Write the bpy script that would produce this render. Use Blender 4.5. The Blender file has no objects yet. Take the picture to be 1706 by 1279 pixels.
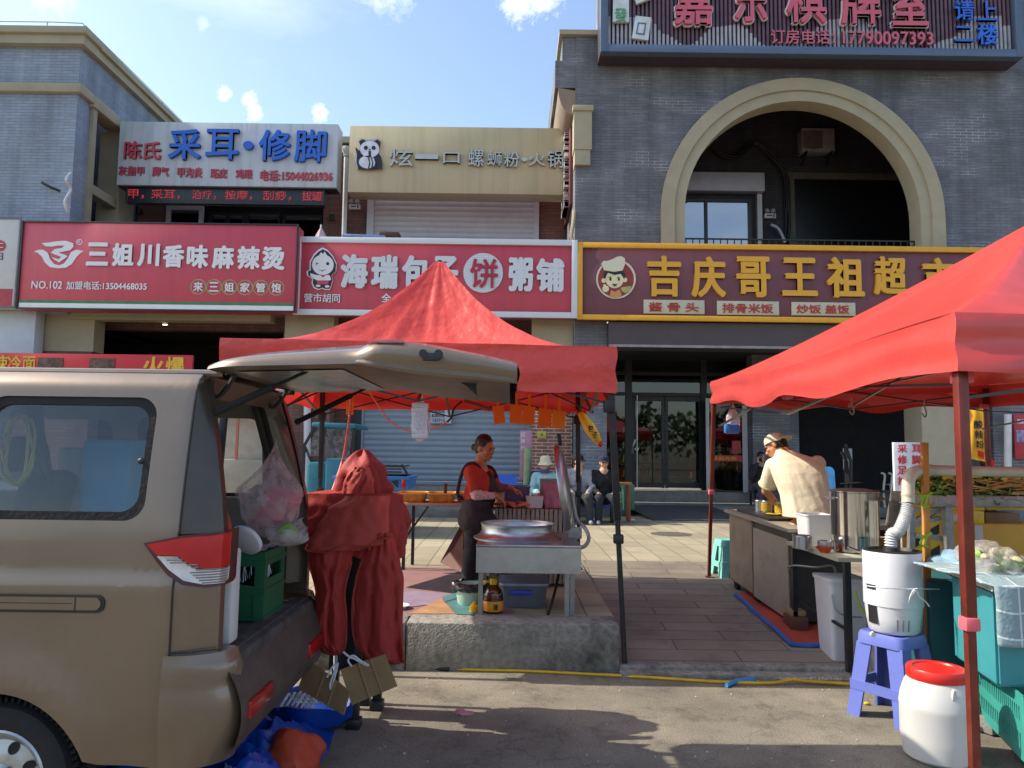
import bpy, bmesh, math, random
from mathutils import Vector, Matrix, Euler, noise
from mathutils.geometry import tessellate_polygon
random.seed(7)
V = Vector
R = math.radians
sc = bpy.context.scene
COL = sc.collection

# ---------------------------------------------------------------- camera
CAMZ, FPX, PITCH, ROLL = 1.65, 1250.0, 0.0884, 0.013
cp, sp = math.cos(PITCH), math.sin(PITCH)
fwd = V((0, cp, sp)); up0 = V((0, -sp, cp)); right0 = V((1, 0, 0))
cr, sr = math.cos(ROLL), math.sin(ROLL)
rgt = right0 * cr + up0 * sr
upv = up0 * cr - right0 * sr
cam_d = bpy.data.cameras.new('camera')
cam = bpy.data.objects.new('camera', cam_d); COL.objects.link(cam)
mw = Matrix((rgt, upv, -fwd)).transposed().to_4x4(); mw.translation = (0, 0, CAMZ)
cam.matrix_world = mw
cam_d.sensor_width = 36.0; cam_d.lens = 36.0 * FPX / 1706.0
cam_d.clip_start = 0.05; cam_d.clip_end = 2000
sc.camera = cam

# ---------------------------------------------------------------- sky, sun, exposure
SUN_TO = V((-1.07, 0.09, .95)).normalized()
w = bpy.data.worlds.new('World'); sc.world = w; w.use_nodes = True
nt = w.node_tree; nt.nodes.clear()
wo = nt.nodes.new('ShaderNodeOutputWorld'); bg = nt.nodes.new('ShaderNodeBackground')
sky = nt.nodes.new('ShaderNodeTexSky'); sky.sky_type = 'NISHITA'; sky.sun_disc = False
sky.sun_elevation = math.asin(SUN_TO.z); sky.sun_rotation = math.atan2(SUN_TO.x, SUN_TO.y)
sky.air_density = 1.0; sky.dust_density = 1.6; sky.ozone_density = 1.0
bg.inputs[1].default_value = 0.15
# a few small fair-weather clouds, placed by direction
tc = nt.nodes.new('ShaderNodeTexCoord'); cur = sky.outputs[0]
nz = nt.nodes.new('ShaderNodeTexNoise'); nz.inputs['Scale'].default_value = 55; nz.inputs['Detail'].default_value = 8; nz.inputs['Roughness'].default_value = .7
nt.links.new(tc.outputs['Generated'], nz.inputs['Vector'])
def skydir(px, py):
    return (fwd * FPX + rgt * (px - 853) + upv * (639.5 - py)).normalized()
acc = None
for (px, py, rad, amt) in [(868, 4, .030, .9), (905, -10, .03, .9), (372, 153, .011, .75), (415, 165, .013, .9), (424, 186, .013, .9), (537, 190, .014, .9), (640, -40, .05, .5), (338, 40, .010, .25), (95, -6, .03, .3)]:
    d = skydir(px, py)
    vm = nt.nodes.new('ShaderNodeVectorMath'); vm.operation = 'DISTANCE'; vm.inputs[1].default_value = d
    nt.links.new(tc.outputs['Generated'], vm.inputs[0])
    ma = nt.nodes.new('ShaderNodeMath'); ma.operation = 'MULTIPLY_ADD'; ma.inputs[1].default_value = -.42 / rad; ma.inputs[2].default_value = 0.30
    nt.links.new(vm.outputs['Value'], ma.inputs[0])
    mb_ = nt.nodes.new('ShaderNodeMath'); mb_.operation = 'ADD'; nt.links.new(ma.outputs[0], mb_.inputs[0]); nt.links.new(nz.outputs[0], mb_.inputs[1])
    mr = nt.nodes.new('ShaderNodeMapRange'); mr.inputs[1].default_value = .42; mr.inputs[2].default_value = .95; mr.inputs[4].default_value = amt
    nt.links.new(mb_.outputs[0], mr.inputs[0])
    if acc is None: acc = mr.outputs[0]
    else:
        mx = nt.nodes.new('ShaderNodeMath'); mx.operation = 'MAXIMUM'; nt.links.new(acc, mx.inputs[0]); nt.links.new(mr.outputs[0], mx.inputs[1]); acc = mx.outputs[0]
vn = nt.nodes.new('ShaderNodeTexNoise'); vn.inputs['Scale'].default_value = 2.6; vn.inputs['Detail'].default_value = 9; vn.inputs['Roughness'].default_value = .6
vp = nt.nodes.new('ShaderNodeMapping'); vp.inputs['Scale'].default_value = (1, 1, 3.2); nt.links.new(tc.outputs['Generated'], vp.inputs[0]); nt.links.new(vp.outputs[0], vn.inputs['Vector'])
vr = nt.nodes.new('ShaderNodeMapRange'); vr.inputs[1].default_value = .48; vr.inputs[2].default_value = .8; vr.inputs[4].default_value = .22; nt.links.new(vn.outputs[0], vr.inputs[0])
va = nt.nodes.new('ShaderNodeMath'); va.operation = 'MAXIMUM'; nt.links.new(acc, va.inputs[0]); nt.links.new(vr.outputs[0], va.inputs[1]); acc = va.outputs[0]
mix = nt.nodes.new('ShaderNodeMixRGB'); mix.inputs[2].default_value = (7.5, 7.5, 7.4, 1)
nt.links.new(acc, mix.inputs[0]); nt.links.new(cur, mix.inputs[1]); nt.links.new(mix.outputs[0], bg.inputs[0]); nt.links.new(bg.outputs[0], wo.inputs[0])
sl = bpy.data.lights.new('sun', 'SUN'); sl.energy = 3.25; sl.angle = R(0.5); sl.color = (1.0, 0.92, 0.79)
so = bpy.data.objects.new('sun', sl); COL.objects.link(so)
so.rotation_euler = (-SUN_TO).to_track_quat('-Z', 'Y').to_euler(); so.location = (-20, 5, 30)
sc.view_settings.view_transform = 'Standard'; sc.view_settings.look = 'None'
sc.view_settings.gamma = 1; sc.view_settings.exposure = 1.0
sc.cycles.max_bounces = 8; sc.cycles.transparent_max_bounces = 16

# ---------------------------------------------------------------- pixel -> world
def ray(px, py): return fwd * FPX + rgt * (px - 853) + upv * (639.5 - py)
def P(px, py, Y):
    d = ray(px, py); return V((0, 0, CAMZ)) + d * (Y / d.y)
def GZ(px, py, z):
    d = ray(px, py); return V((0, 0, CAMZ)) + d * ((z - CAMZ) / d.z)
def PX(px, py, X):
    d = ray(px, py); return V((0, 0, CAMZ)) + d * (X / d.x)

# ---------------------------------------------------------------- materials
def lin(h):
    h = h.lstrip('#'); c = [int(h[i:i+2], 16) / 255 for i in (0, 2, 4)]
    return tuple((x / 12.92 if x <= .04045 else ((x + .055) / 1.055) ** 2.4) for x in c) + (1,)
MATS = {}
def newmat(name):
    m = bpy.data.materials.new(name); m.use_nodes = True
    n = m.node_tree; return m, n, n.nodes['Principled BSDF']
def N(n, t, **k):
    x = n.nodes.new(t)
    for a, b in k.items(): setattr(x, a, b)
    return x
def mat(name, hexc, rough=.6, metal=0, var=.18, scale=6, bump=0, bscale=40, coat=0, dirt=None, dscale=3, damt=.5, spec=.5, bd=.02, streak=False):
    """plain painted/plastic/metal surface: colour with gentle blotches, optional dirt colour and bump"""
    if name in MATS: return MATS[name]
    m, n, b = newmat(name); L = n.links
    tc = N(n, 'ShaderNodeTexCoord'); nz = N(n, 'ShaderNodeTexNoise'); nz.inputs['Scale'].default_value = scale; nz.inputs['Detail'].default_value = 5
    L.new(tc.outputs['Object'], nz.inputs['Vector'])
    c = lin(hexc)
    rp = N(n, 'ShaderNodeValToRGB')
    rp.color_ramp.elements[0].position = .3; rp.color_ramp.elements[1].position = .7
    rp.color_ramp.elements[0].color = tuple(x * (1 - var) for x in c[:3]) + (1,)
    rp.color_ramp.elements[1].color = tuple(min(1, x * (1 + var)) for x in c[:3]) + (1,)
    L.new(nz.outputs[0], rp.inputs[0]); out = rp.outputs[0]
    if dirt:
        n2 = N(n, 'ShaderNodeTexNoise'); n2.inputs['Scale'].default_value = dscale; n2.inputs['Detail'].default_value = 9; n2.inputs['Roughness'].default_value = .7
        if streak:
            mp = N(n, 'ShaderNodeMapping'); mp.inputs['Scale'].default_value = (2.5, 2.5, .18); L.new(tc.outputs['Object'], mp.inputs[0]); L.new(mp.outputs[0], n2.inputs['Vector'])
        else: L.new(tc.outputs['Object'], n2.inputs['Vector'])
        mr = N(n, 'ShaderNodeMapRange'); mr.inputs[1].default_value = .48; mr.inputs[2].default_value = .7; mr.inputs[4].default_value = damt
        L.new(n2.outputs[0], mr.inputs[0])
        mx = N(n, 'ShaderNodeMixRGB'); mx.inputs[2].default_value = lin(dirt); L.new(mr.outputs[0], mx.inputs[0]); L.new(out, mx.inputs[1]); out = mx.outputs[0]
    L.new(out, b.inputs['Base Color'])
    b.inputs['Roughness'].default_value = rough; b.inputs['Metallic'].default_value = metal
    b.inputs['Specular IOR Level'].default_value = spec
    if coat: b.inputs['Coat Weight'].default_value = coat; b.inputs['Coat Roughness'].default_value = .08
    if bump:
        n3 = N(n, 'ShaderNodeTexNoise'); n3.inputs['Scale'].default_value = bscale; n3.inputs['Detail'].default_value = 4
        L.new(tc.outputs['Object'], n3.inputs['Vector'])
        bp = N(n, 'ShaderNodeBump'); bp.inputs['Strength'].default_value = bump; bp.inputs['Distance'].default_value = bd
        L.new(n3.outputs[0], bp.inputs['Height']); L.new(bp.outputs[0], b.inputs['Normal'])
    MATS[name] = m; return m
def brickmat(name, c1, c2, mortar, bw=.24, bh=.07, ms=.008, rough=.8, floor=False, rot=0, dirt=None, patch=0, offset=.5, bump=.4):
    if name in MATS: return MATS[name]
    m, n, b = newmat(name); L = n.links
    ge = N(n, 'ShaderNodeNewGeometry'); sx = N(n, 'ShaderNodeSeparateXYZ'); L.new(ge.outputs['Position'], sx.inputs[0])
    cx = N(n, 'ShaderNodeCombineXYZ')
    if floor: L.new(sx.outputs[0], cx.inputs[0]); L.new(sx.outputs[1], cx.inputs[1])
    else:
        ad = N(n, 'ShaderNodeMath'); L.new(sx.outputs[0], ad.inputs[0]); L.new(sx.outputs[1], ad.inputs[1]); L.new(ad.outputs[0], cx.inputs[0]); L.new(sx.outputs[2], cx.inputs[1])
    mp = N(n, 'ShaderNodeMapping'); mp.inputs['Rotation'].default_value = (0, 0, rot); L.new(cx.outputs[0], mp.inputs[0])
    br = N(n, 'ShaderNodeTexBrick'); br.offset = offset
    br.inputs['Scale'].default_value = 1; br.inputs['Brick Width'].default_value = bw; br.inputs['Row Height'].default_value = bh; br.inputs['Mortar Size'].default_value = ms
    br.inputs['Mortar Smooth'].default_value = .1; br.inputs['Bias'].default_value = 0
    br.inputs[1].default_value = lin(c1); br.inputs[2].default_value = lin(c2); br.inputs[3].default_value = lin(mortar)
    L.new(mp.outputs[0], br.inputs[0]); out = br.outputs[0]
    nz = N(n, 'ShaderNodeTexNoise'); nz.inputs['Scale'].default_value = .9; nz.inputs['Detail'].default_value = 8; nz.inputs['Roughness'].default_value = .65; L.new(ge.outputs['Position'], nz.inputs['Vector'])
    mr = N(n, 'ShaderNodeMapRange'); mr.inputs[1].default_value = .35; mr.inputs[2].default_value = .7; mr.inputs[3].default_value = .82; mr.inputs[4].default_value = 1.15; L.new(nz.outputs[0], mr.inputs[0])
    mm = N(n, 'ShaderNodeVectorMath', operation='SCALE'); L.new(out, mm.inputs[0]); L.new(mr.outputs[0], mm.inputs['Scale']); out = mm.outputs[0]
    if patch:   # efflorescence: pale joints in some patches
        n2 = N(n, 'ShaderNodeTexNoise'); n2.inputs['Scale'].default_value = .8; n2.inputs['Detail'].default_value = 6
        mp2 = N(n, 'ShaderNodeMapping'); mp2.inputs['Scale'].default_value = (1, 1, 2.2); L.new(ge.outputs['Position'], mp2.inputs[0]); L.new(mp2.outputs[0], n2.inputs['Vector'])
        m2 = N(n, 'ShaderNodeMapRange'); m2.inputs[1].default_value = .52; m2.inputs[2].default_value = .66; L.new(n2.outputs[0], m2.inputs[0])
        m3 = N(n, 'ShaderNodeMath', operation='MULTIPLY'); L.new(br.outputs['Fac'], m3.inputs[0]); L.new(m2.outputs[0], m3.inputs[1])
        m4 = N(n, 'ShaderNodeMath', operation='MULTIPLY'); m4.inputs[1].default_value = patch; L.new(m3.outputs[0], m4.inputs[0])
        mx = N(n, 'ShaderNodeMixRGB'); mx.inputs[2].default_value = (.42, .44, .46, 1); L.new(m4.outputs[0], mx.inputs[0]); L.new(out, mx.inputs[1]); out = mx.outputs[0]
    if not floor:   # rain streaks down the wall
        n5 = N(n, 'ShaderNodeTexNoise'); n5.inputs['Scale'].default_value = 1.6; n5.inputs['Detail'].default_value = 7; mp5 = N(n, 'ShaderNodeMapping'); mp5.inputs['Scale'].default_value = (1.6, 1.6, .14); L.new(ge.outputs['Position'], mp5.inputs[0]); L.new(mp5.outputs[0], n5.inputs['Vector'])
        m6 = N(n, 'ShaderNodeMapRange'); m6.inputs[1].default_value = .4; m6.inputs[2].default_value = .68; m6.inputs[3].default_value = 1.08; m6.inputs[4].default_value = .72; L.new(n5.outputs[0], m6.inputs[0])
        mm2 = N(n, 'ShaderNodeVectorMath', operation='SCALE'); L.new(out, mm2.inputs[0]); L.new(m6.outputs[0], mm2.inputs['Scale']); out = mm2.outputs[0]
    if dirt:
        n4 = N(n, 'ShaderNodeTexNoise'); n4.inputs['Scale'].default_value = 2.2; n4.inputs['Detail'].default_value = 9; n4.inputs['Roughness'].default_value = .75; L.new(ge.outputs['Position'], n4.inputs['Vector'])
        m5 = N(n, 'ShaderNodeMapRange'); m5.inputs[1].default_value = .5; m5.inputs[2].default_value = .72; m5.inputs[4].default_value = .6; L.new(n4.outputs[0], m5.inputs[0])
        mx = N(n, 'ShaderNodeMixRGB'); mx.inputs[2].default_value = lin(dirt); L.new(m5.outputs[0], mx.inputs[0]); L.new(out, mx.inputs[1]); out = mx.outputs[0]
    L.new(out, b.inputs['Base Color']); b.inputs['Roughness'].default_value = rough
    bp = N(n, 'ShaderNodeBump'); bp.inputs['Strength'].default_value = bump; bp.inputs['Distance'].default_value = .006; bp.invert = True
    L.new(br.outputs['Fac'], bp.inputs['Height']); L.new(bp.outputs[0], b.inputs['Normal'])
    MATS[name] = m; return m
def glassmat(name, tint='#8fa6b4', amt=.55, rough=.02, gl=1.0, ior=1.5):
    """pane: partly clear, partly mirror-like"""
    if name in MATS: return MATS[name]
    m, n, b = newmat(name); n.nodes.remove(b); L = n.links; o = n.nodes['Material Output']
    tr = N(n, 'ShaderNodeBsdfTransparent'); tr.inputs[0].default_value = tuple(x * amt + (1 - amt) * 0 for x in lin(tint)[:3]) + (1,)
    g = N(n, 'ShaderNodeBsdfGlossy'); g.inputs['Roughness'].default_value = rough
    fr = N(n, 'ShaderNodeFresnel'); fr.inputs[0].default_value = ior
    mu = N(n, 'ShaderNodeMath', operation='MULTIPLY_ADD'); mu.inputs[1].default_value = gl; mu.inputs[2].default_value = .03 * gl; L.new(fr.outputs[0], mu.inputs[0])
    mx = N(n, 'ShaderNodeMixShader'); L.new(mu.outputs[0], mx.inputs[0]); L.new(tr.outputs[0], mx.inputs[1]); L.new(g.outputs[0], mx.inputs[2]); L.new(mx.outputs[0], o.inputs[0])
    MATS[name] = m; return m
def clothmat(name, hexc, trans=.35, rough=.5, bump=.25, bscale=9, spec=.4, var=.1, tcol=None):
    if name in MATS: return MATS[name]
    m = mat(name, hexc, rough=rough, var=var, scale=3, bump=bump, bscale=bscale, spec=spec); n = m.node_tree; L = n.links
    b = n.nodes['Principled BSDF']; o = n.nodes['Material Output']
    if trans:
        t = N(n, 'ShaderNodeBsdfTranslucent'); t.inputs[0].default_value = lin(tcol or hexc)
        mx = N(n, 'ShaderNodeMixShader'); mx.inputs[0].default_value = trans
        L.new(b.outputs[0], mx.inputs[1]); L.new(t.outputs[0], mx.inputs[2]); L.new(mx.outputs[0], o.inputs[0])
    return m
def filmmat(name, hexc, alpha=.45, rough=.25):
    """thin clear plastic film"""
    if name in MATS: return MATS[name]
    m = mat(name, hexc, rough=rough, var=.15, bump=.5, bscale=18); n = m.node_tree; L = n.links
    b = n.nodes['Principled BSDF']; o = n.nodes['Material Output']
    t = N(n, 'ShaderNodeBsdfTransparent')
    tl = N(n, 'ShaderNodeBsdfTranslucent'); tl.inputs[0].default_value = lin(hexc)
    m1 = N(n, 'ShaderNodeMixShader'); m1.inputs[0].default_value = .4; L.new(b.outputs[0], m1.inputs[1]); L.new(tl.outputs[0], m1.inputs[2])
    nz = N(n, 'ShaderNodeTexNoise'); nz.inputs['Scale'].default_value = 14; tcn = N(n, 'ShaderNodeTexCoord'); L.new(tcn.outputs['Object'], nz.inputs[0])
    mr = N(n, 'ShaderNodeMapRange'); mr.inputs[1].default_value = .35; mr.inputs[2].default_value = .65; mr.inputs[3].default_value = alpha - .2; mr.inputs[4].default_value = alpha + .2; L.new(nz.outputs[0], mr.inputs[0])
    mx = N(n, 'ShaderNodeMixShader'); L.new(mr.outputs[0], mx.inputs[0]); L.new(t.outputs[0], mx.inputs[1]); L.new(m1.outputs[0], mx.inputs[2]); L.new(mx.outputs[0], o.inputs[0])
    return m
def emit(name, hexc, s=1.0):
    if name in MATS: return MATS[name]
    m, n, b = newmat(name); b.inputs['Base Color'].default_value = lin(hexc); b.inputs['Emission Color'].default_value = lin(hexc); b.inputs['Emission Strength'].default_value = s
    MATS[name] = m; return m

# ---------------------------------------------------------------- mesh builder
TEXTS = {}
def text_mesh(body, bold=0.0, depth=.03):
    k = (body, round(bold, 4), round(depth, 4))
    if k not in TEXTS:
        cu = bpy.data.curves.new('t', 'FONT'); cu.body = body; cu.size = 1; cu.extrude = depth / 2; cu.resolution_u = 3
        ob = bpy.data.objects.new('t', cu); COL.objects.link(ob)
        dg = bpy.context.evaluated_depsgraph_get(); me = bpy.data.meshes.new_from_object(ob.evaluated_get(dg))
        bpy.data.objects.remove(ob); bpy.data.curves.remove(cu)
        TEXTS[k] = ([v.co.copy() for v in me.vertices], [tuple(p.vertices) for p in me.polygons]); bpy.data.meshes.remove(me)
    return TEXTS[k]
def origin_of(o):
    c = V((0, 0, 0))
    while o is not None: c += o.location; o = o.parent
    return c
class MB:
    def __init__(s): s.bm = bmesh.new(); s.mi = 0
    def _faces(s, vs, fs):
        bv = [s.bm.verts.new(v) for v in vs]
        for f in fs:
            try:
                q = s.bm.faces.new([bv[i] for i in f]); q.material_index = s.mi
            except ValueError: pass
        return bv
    def poly(s, pts): return s._faces(pts, [range(len(pts))])
    def box(s, x0, x1, y0, y1, z0, z1, bev=0, M=None, seg=2):
        vs = [V((x, y, z)) for x in (x0, x1) for y in (y0, y1) for z in (z0, z1)]
        if M is not None: vs = [M @ v for v in vs]
        bv = s._faces(vs, [(0, 1, 3, 2), (4, 6, 7, 5), (0, 4, 5, 1), (2, 3, 7, 6), (0, 2, 6, 4), (1, 5, 7, 3)])
        if bev > 0:
            es = list({e for v in bv for e in v.link_edges})
            r = bmesh.ops.bevel(s.bm, geom=es, offset=bev, segments=seg, affect='EDGES', profile=.5)
            for f in r['faces']: f.material_index = s.mi
        return s
    def rbox(s, c, size, rot=(0, 0, 0), bev=0):
        M = Matrix.Translation(c) @ Euler(rot).to_matrix().to_4x4(); a, b, d = size
        return s.box(-a/2, a/2, -b/2, b/2, -d/2, d/2, bev, M)
    def bar(s, p, q, w, h=None, bev=0, upd=(0, 0, 1)):
        p, q = V(p), V(q); d = q - p; L = d.length; z = d.normalized(); u = V(upd)
        if abs(z.dot(u)) > .97: u = V((0, 1, 0))
        x = z.cross(u).normalized(); y = x.cross(z)   # y roughly along u
        M = Matrix((x, y, z)).transposed().to_4x4(); M.translation = p
        h = h or w
        return s.box(-w/2, w/2, -h/2, h/2, 0, L, bev, M)
    def cyl(s, p, q, r, r2=None, n=14, caps=True):
        p, q = V(p), V(q); r2 = r if r2 is None else r2; z = (q - p).normalized(); u = V((0, 0, 1)) if abs(z.z) < .95 else V((1, 0, 0))
        x = z.cross(u).normalized(); y = z.cross(x); vs = []
        for c, rr in ((p, r), (q, r2)):
            for i in range(n):
                a = 2 * math.pi * i / n; vs.append(c + x * (rr * math.cos(a)) + y * (rr * math.sin(a)))
        fs = [(i, (i + 1) % n, n + (i + 1) % n, n + i) for i in range(n)]
        if caps: fs += [tuple(range(n - 1, -1, -1)), tuple(range(n, 2 * n))]
        s._faces(vs, fs); return s
    def tube(s, pts, r, n=8, sub=0, caps=True):
        pts = [V(p) for p in pts]
        if sub:
            o = []
            for i in range(len(pts) - 1):
                p0 = pts[max(i - 1, 0)]; p1 = pts[i]; p2 = pts[i + 1]; p3 = pts[min(i + 2, len(pts) - 1)]
                for k in range(sub):
                    t = k / sub; o.append(.5 * ((2 * p1) + (p2 - p0) * t + (2 * p0 - 5 * p1 + 4 * p2 - p3) * t * t + (3 * p1 - p0 - 3 * p2 + p3) * t ** 3))
            o.append(pts[-1]); pts = o
        rr = r if callable(r) else (lambda t: r)
        vs = []; fs = []; m = len(pts); px_ = None
        for i, p in enumerate(pts):
            t = (pts[min(i + 1, m - 1)] - pts[max(i - 1, 0)]).normalized()
            if px_ is None: u = V((0, 0, 1)) if abs(t.z) < .9 else V((1, 0, 0)); x = t.cross(u).normalized()
            else: x = (px_ - t * px_.dot(t)).normalized()
            px_ = x; y = t.cross(x); ra = rr(i / (m - 1))
            for k in range(n):
                a = 2 * math.pi * k / n; vs.append(p + x * (ra * math.cos(a)) + y * (ra * math.sin(a)))
        for i in range(m - 1):
            for k in range(n): fs.append((i*n + k, i*n + (k+1) % n, (i+1)*n + (k+1) % n, (i+1)*n + k))
        if caps: fs += [tuple(range(n - 1, -1, -1)), tuple(range((m-1)*n, m*n))]
        s._faces(vs, fs); return s
    def lathe(s, prof, c=(0, 0, 0), n=32, M=None, sx=1, sy=1, arc=1.0):
        vs = []; fs = []; m = len(prof); c = V(c)
        for (r, z) in prof:
            for k in range(n):
                a = 2 * math.pi * k / n * arc; v = V((r * math.cos(a) * sx, r * math.sin(a) * sy, z))
                vs.append((M @ v if M is not None else v) + c)
        for i in range(m - 1):
            for k in range(n if arc == 1 else n - 1): fs.append((i*n + k, i*n + (k+1) % n, (i+1)*n + (k+1) % n, (i+1)*n + k))
        s._faces(vs, fs); return s
    def ball(s, c, r, n=16, M=None):
        rx, ry, rz = (r, r, r) if isinstance(r, (int, float)) else r
        m = max(6, n * 2 // 3); vs = []; fs = []; c = V(c)
        for i in range(1, m):
            a = math.pi * i / m
            for k in range(n):
                b = 2 * math.pi * k / n; v = V((rx * math.sin(a) * math.cos(b), ry * math.sin(a) * math.sin(b), rz * math.cos(a))); vs.append((M @ v if M is not None else v) + c)
        top, bot = len(vs), len(vs) + 1
        for z in (rz, -rz): v = V((0, 0, z)); vs.append((M @ v if M is not None else v) + c)
        for i in range(m - 2):
            for k in range(n): fs.append((i*n + k, (i+1)*n + k, (i+1)*n + (k+1) % n, i*n + (k+1) % n))
        for k in range(n): fs.append((top, k, (k+1) % n)); fs.append((bot, (m-2)*n + (k+1) % n, (m-2)*n + k))
        s._faces(vs, fs); return s
    def caps(s, p, q, r1, r2=None, n=14):
        r2 = r1 if r2 is None else r2; s.cyl(p, q, r1, r2, n); s.ball(p, r1, n); s.ball(q, r2, n); return s
    def grid(s, fn, nu, nv, cu=False):
        vs = [V(fn(i / nu, j / nv)) for i in range(nu + (0 if cu else 1)) for j in range(nv + 1)]; fs = []; mu = nu + (0 if cu else 1)
        for i in range(nu):
            for j in range(nv):
                a = i; b = (i + 1) % mu; fs.append((a*(nv+1)+j, b*(nv+1)+j, b*(nv+1)+j+1, a*(nv+1)+j+1))
        return s._faces(vs, fs)
    def plate(s, outer, holes=(), fn=None, th=V((0, .05, 0)), cuts=(), cutsx=()):
        """flat (x,z) outline with holes, cut at heights, mapped by fn(x,z)->point and thickened along th"""
        b2 = bmesh.new(); loops = [[V((x, 0, z)) for (x, z) in o] for o in [outer] + list(holes)]
        fl = [p for l in loops for p in l]; bv = [b2.verts.new(p) for p in fl]
        for t in tessellate_polygon(loops):
            try: b2.faces.new([bv[i] for i in t])
            except ValueError: pass
        for z in cuts: bmesh.ops.bisect_plane(b2, geom=b2.verts[:] + b2.edges[:] + b2.faces[:], plane_co=(0, 0, z), plane_no=(0, 0, 1))
        for x in cutsx: bmesh.ops.bisect_plane(b2, geom=b2.verts[:] + b2.edges[:] + b2.faces[:], plane_co=(x, 0, 0), plane_no=(1, 0, 0))
        bmesh.ops.recalc_face_normals(b2, faces=b2.faces[:])
        if b2.faces and sum(f.normal.y for f in b2.faces) > 0: bmesh.ops.reverse_faces(b2, faces=b2.faces[:])
        b2.verts.ensure_lookup_table(); b2.verts.index_update()
        vs = [(V(fn(v.co.x, v.co.z)) if fn else v.co.copy()) for v in b2.verts]; n = len(vs)
        fs = [tuple(v.index for v in f.verts) for f in b2.faces]
        allf = list(fs)
        if th is not None:
            th = V(th); vs = vs + [v + th for v in vs]; allf += [tuple(n + i for i in reversed(f)) for f in fs]
            for e in b2.edges:
                if len(e.link_faces) == 1:
                    l = e.link_loops[0]; a, b = l.vert.index, l.link_loop_next.vert.index; allf.append((b, a, n + a, n + b))
        b2.free(); s._faces(vs, allf); return s
    def text(s, body, x0, x1, z0, z1, y, depth=.03, bold=.0, M=None):
        vs, fs = text_mesh(body, 0, 1.0)
        if not vs: return s
        ax, bx = min(v.x for v in vs), max(v.x for v in vs); ay, by = min(v.y for v in vs), max(v.y for v in vs)
        kx = (x1 - x0) / max(bx - ax, 1e-6); ky = (z1 - z0) / max(by - ay, 1e-6)
        bd = bold * (z1 - z0); n = 0 if bold <= 0 else (4 if bold < .03 else 8)
        sh = [(0, 0)] + [(bd * math.cos(2 * math.pi * (i + .5) / n), bd * math.sin(2 * math.pi * (i + .5) / n)) for i in range(n)]
        x0 += bd; z0 += bd; kx = max(1e-4, (x1 - bd - x0) / max(bx - ax, 1e-6)); ky = max(1e-4, (z1 - bd - z0) / max(by - ay, 1e-6))
        for q, (dx, dz) in enumerate(sh):
            dd = depth + q * .0012
            out = [V((x0 + dx + (v.x - ax) * kx, y - (v.z + .5) * dd, z0 + dz + (v.y - ay) * ky)) for v in vs]
            if M is not None: out = [M @ v for v in out]
            s._faces(out, fs)
        return s
    def ptext(s, body, xa, ya, xb, yb, Y, depth=.03, bold=.0):
        xm, ym = (xa + xb) / 2, (ya + yb) / 2
        return s.text(body, P(xa, ym, Y).x, P(xb, ym, Y).x, P(xm, yb, Y).z, P(xm, ya, Y).z, Y, depth, bold)
    def chars(s, spec, Y, depth=.03, bold=.0):
        for (c, xa, ya, xb, yb) in spec: s.ptext(c, xa, ya, xb, yb, Y, depth, bold)
        return s
    def outline(s, pts, Y, depth, zoff=0):
        """flat picture shape given in pixels, standing on the plane Y"""
        q = [P(a, b, Y) for a, b in pts]
        return s.plate([(v.x, v.z) for v in q], fn=lambda x, z: (x, Y - depth, z), th=V((0, depth, 0)))
    def disc(s, px, py, rpx, Y, depth, n=28, ry=None):
        ry = ry or rpx; return s.outline([(px + rpx * math.cos(2*math.pi*i/n), py + ry * math.sin(2*math.pi*i/n)) for i in range(n)], Y, depth)
    def jitter(s, amp, sc_=5, seed=0):
        for v in s.bm.verts:
            q = v.co * sc_ + V((seed, seed * 1.7, 0)); v.co += V((noise.noise(q), noise.noise(q + V((31, 0, 0))), noise.noise(q + V((0, 57, 0))))) * amp
        return s
    def build(s, name, mats, parent=None, ang=35, label=None, solid=0, sub=0, recalc=True):
        if recalc: bmesh.ops.recalc_face_normals(s.bm, faces=s.bm.faces[:])
        me = bpy.data.meshes.new(name); s.bm.to_mesh(me); s.bm.free()
        if not isinstance(mats, (list, tuple)): mats = [mats]
        for m in mats: me.materials.append(m)
        me.polygons.foreach_set('use_smooth', [True] * len(me.polygons))
        me.set_sharp_from_angle(angle=R(ang))
        o = bpy.data.objects.new(name, me); COL.objects.link(o)
        if parent is not None: o.parent = parent; c = origin_of(parent)
        else:
            xs = [v.co for v in me.vertices]; lo = V((min(v.x for v in xs), min(v.y for v in xs), min(v.z for v in xs))); hi = V((max(v.x for v in xs), max(v.y for v in xs), max(v.z for v in xs)))
            c = V(((lo.x + hi.x) / 2, (lo.y + hi.y) / 2, lo.z)); o.location = c
        me.transform(Matrix.Translation(-c))
        if solid: md = o.modifiers.new('s', 'SOLIDIFY'); md.thickness = solid
        if sub: md = o.modifiers.new('u', 'SUBSURF'); md.levels = sub; md.render_levels = sub
        if label: o['label'] = label
        return o
def tag(o, label, cat, group=None):
    o['label'] = label; o['category'] = cat
    if group: o['group'] = group
    return o
def thing(name, label, cat, loc, group=None):
    o = bpy.data.objects.new(name, None); COL.objects.link(o); o.location = loc; o.empty_display_size = .1
    return tag(o, label, cat, group)
def struct(o, kind='structure'): o['kind'] = kind; return o
def copy_tree(o, parent=None, label=None):
    c = o.copy(); COL.objects.link(c); c.parent = parent
    if label: c['label'] = label
    for ch in list(o.children): copy_tree(ch, c)
    return c
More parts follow.
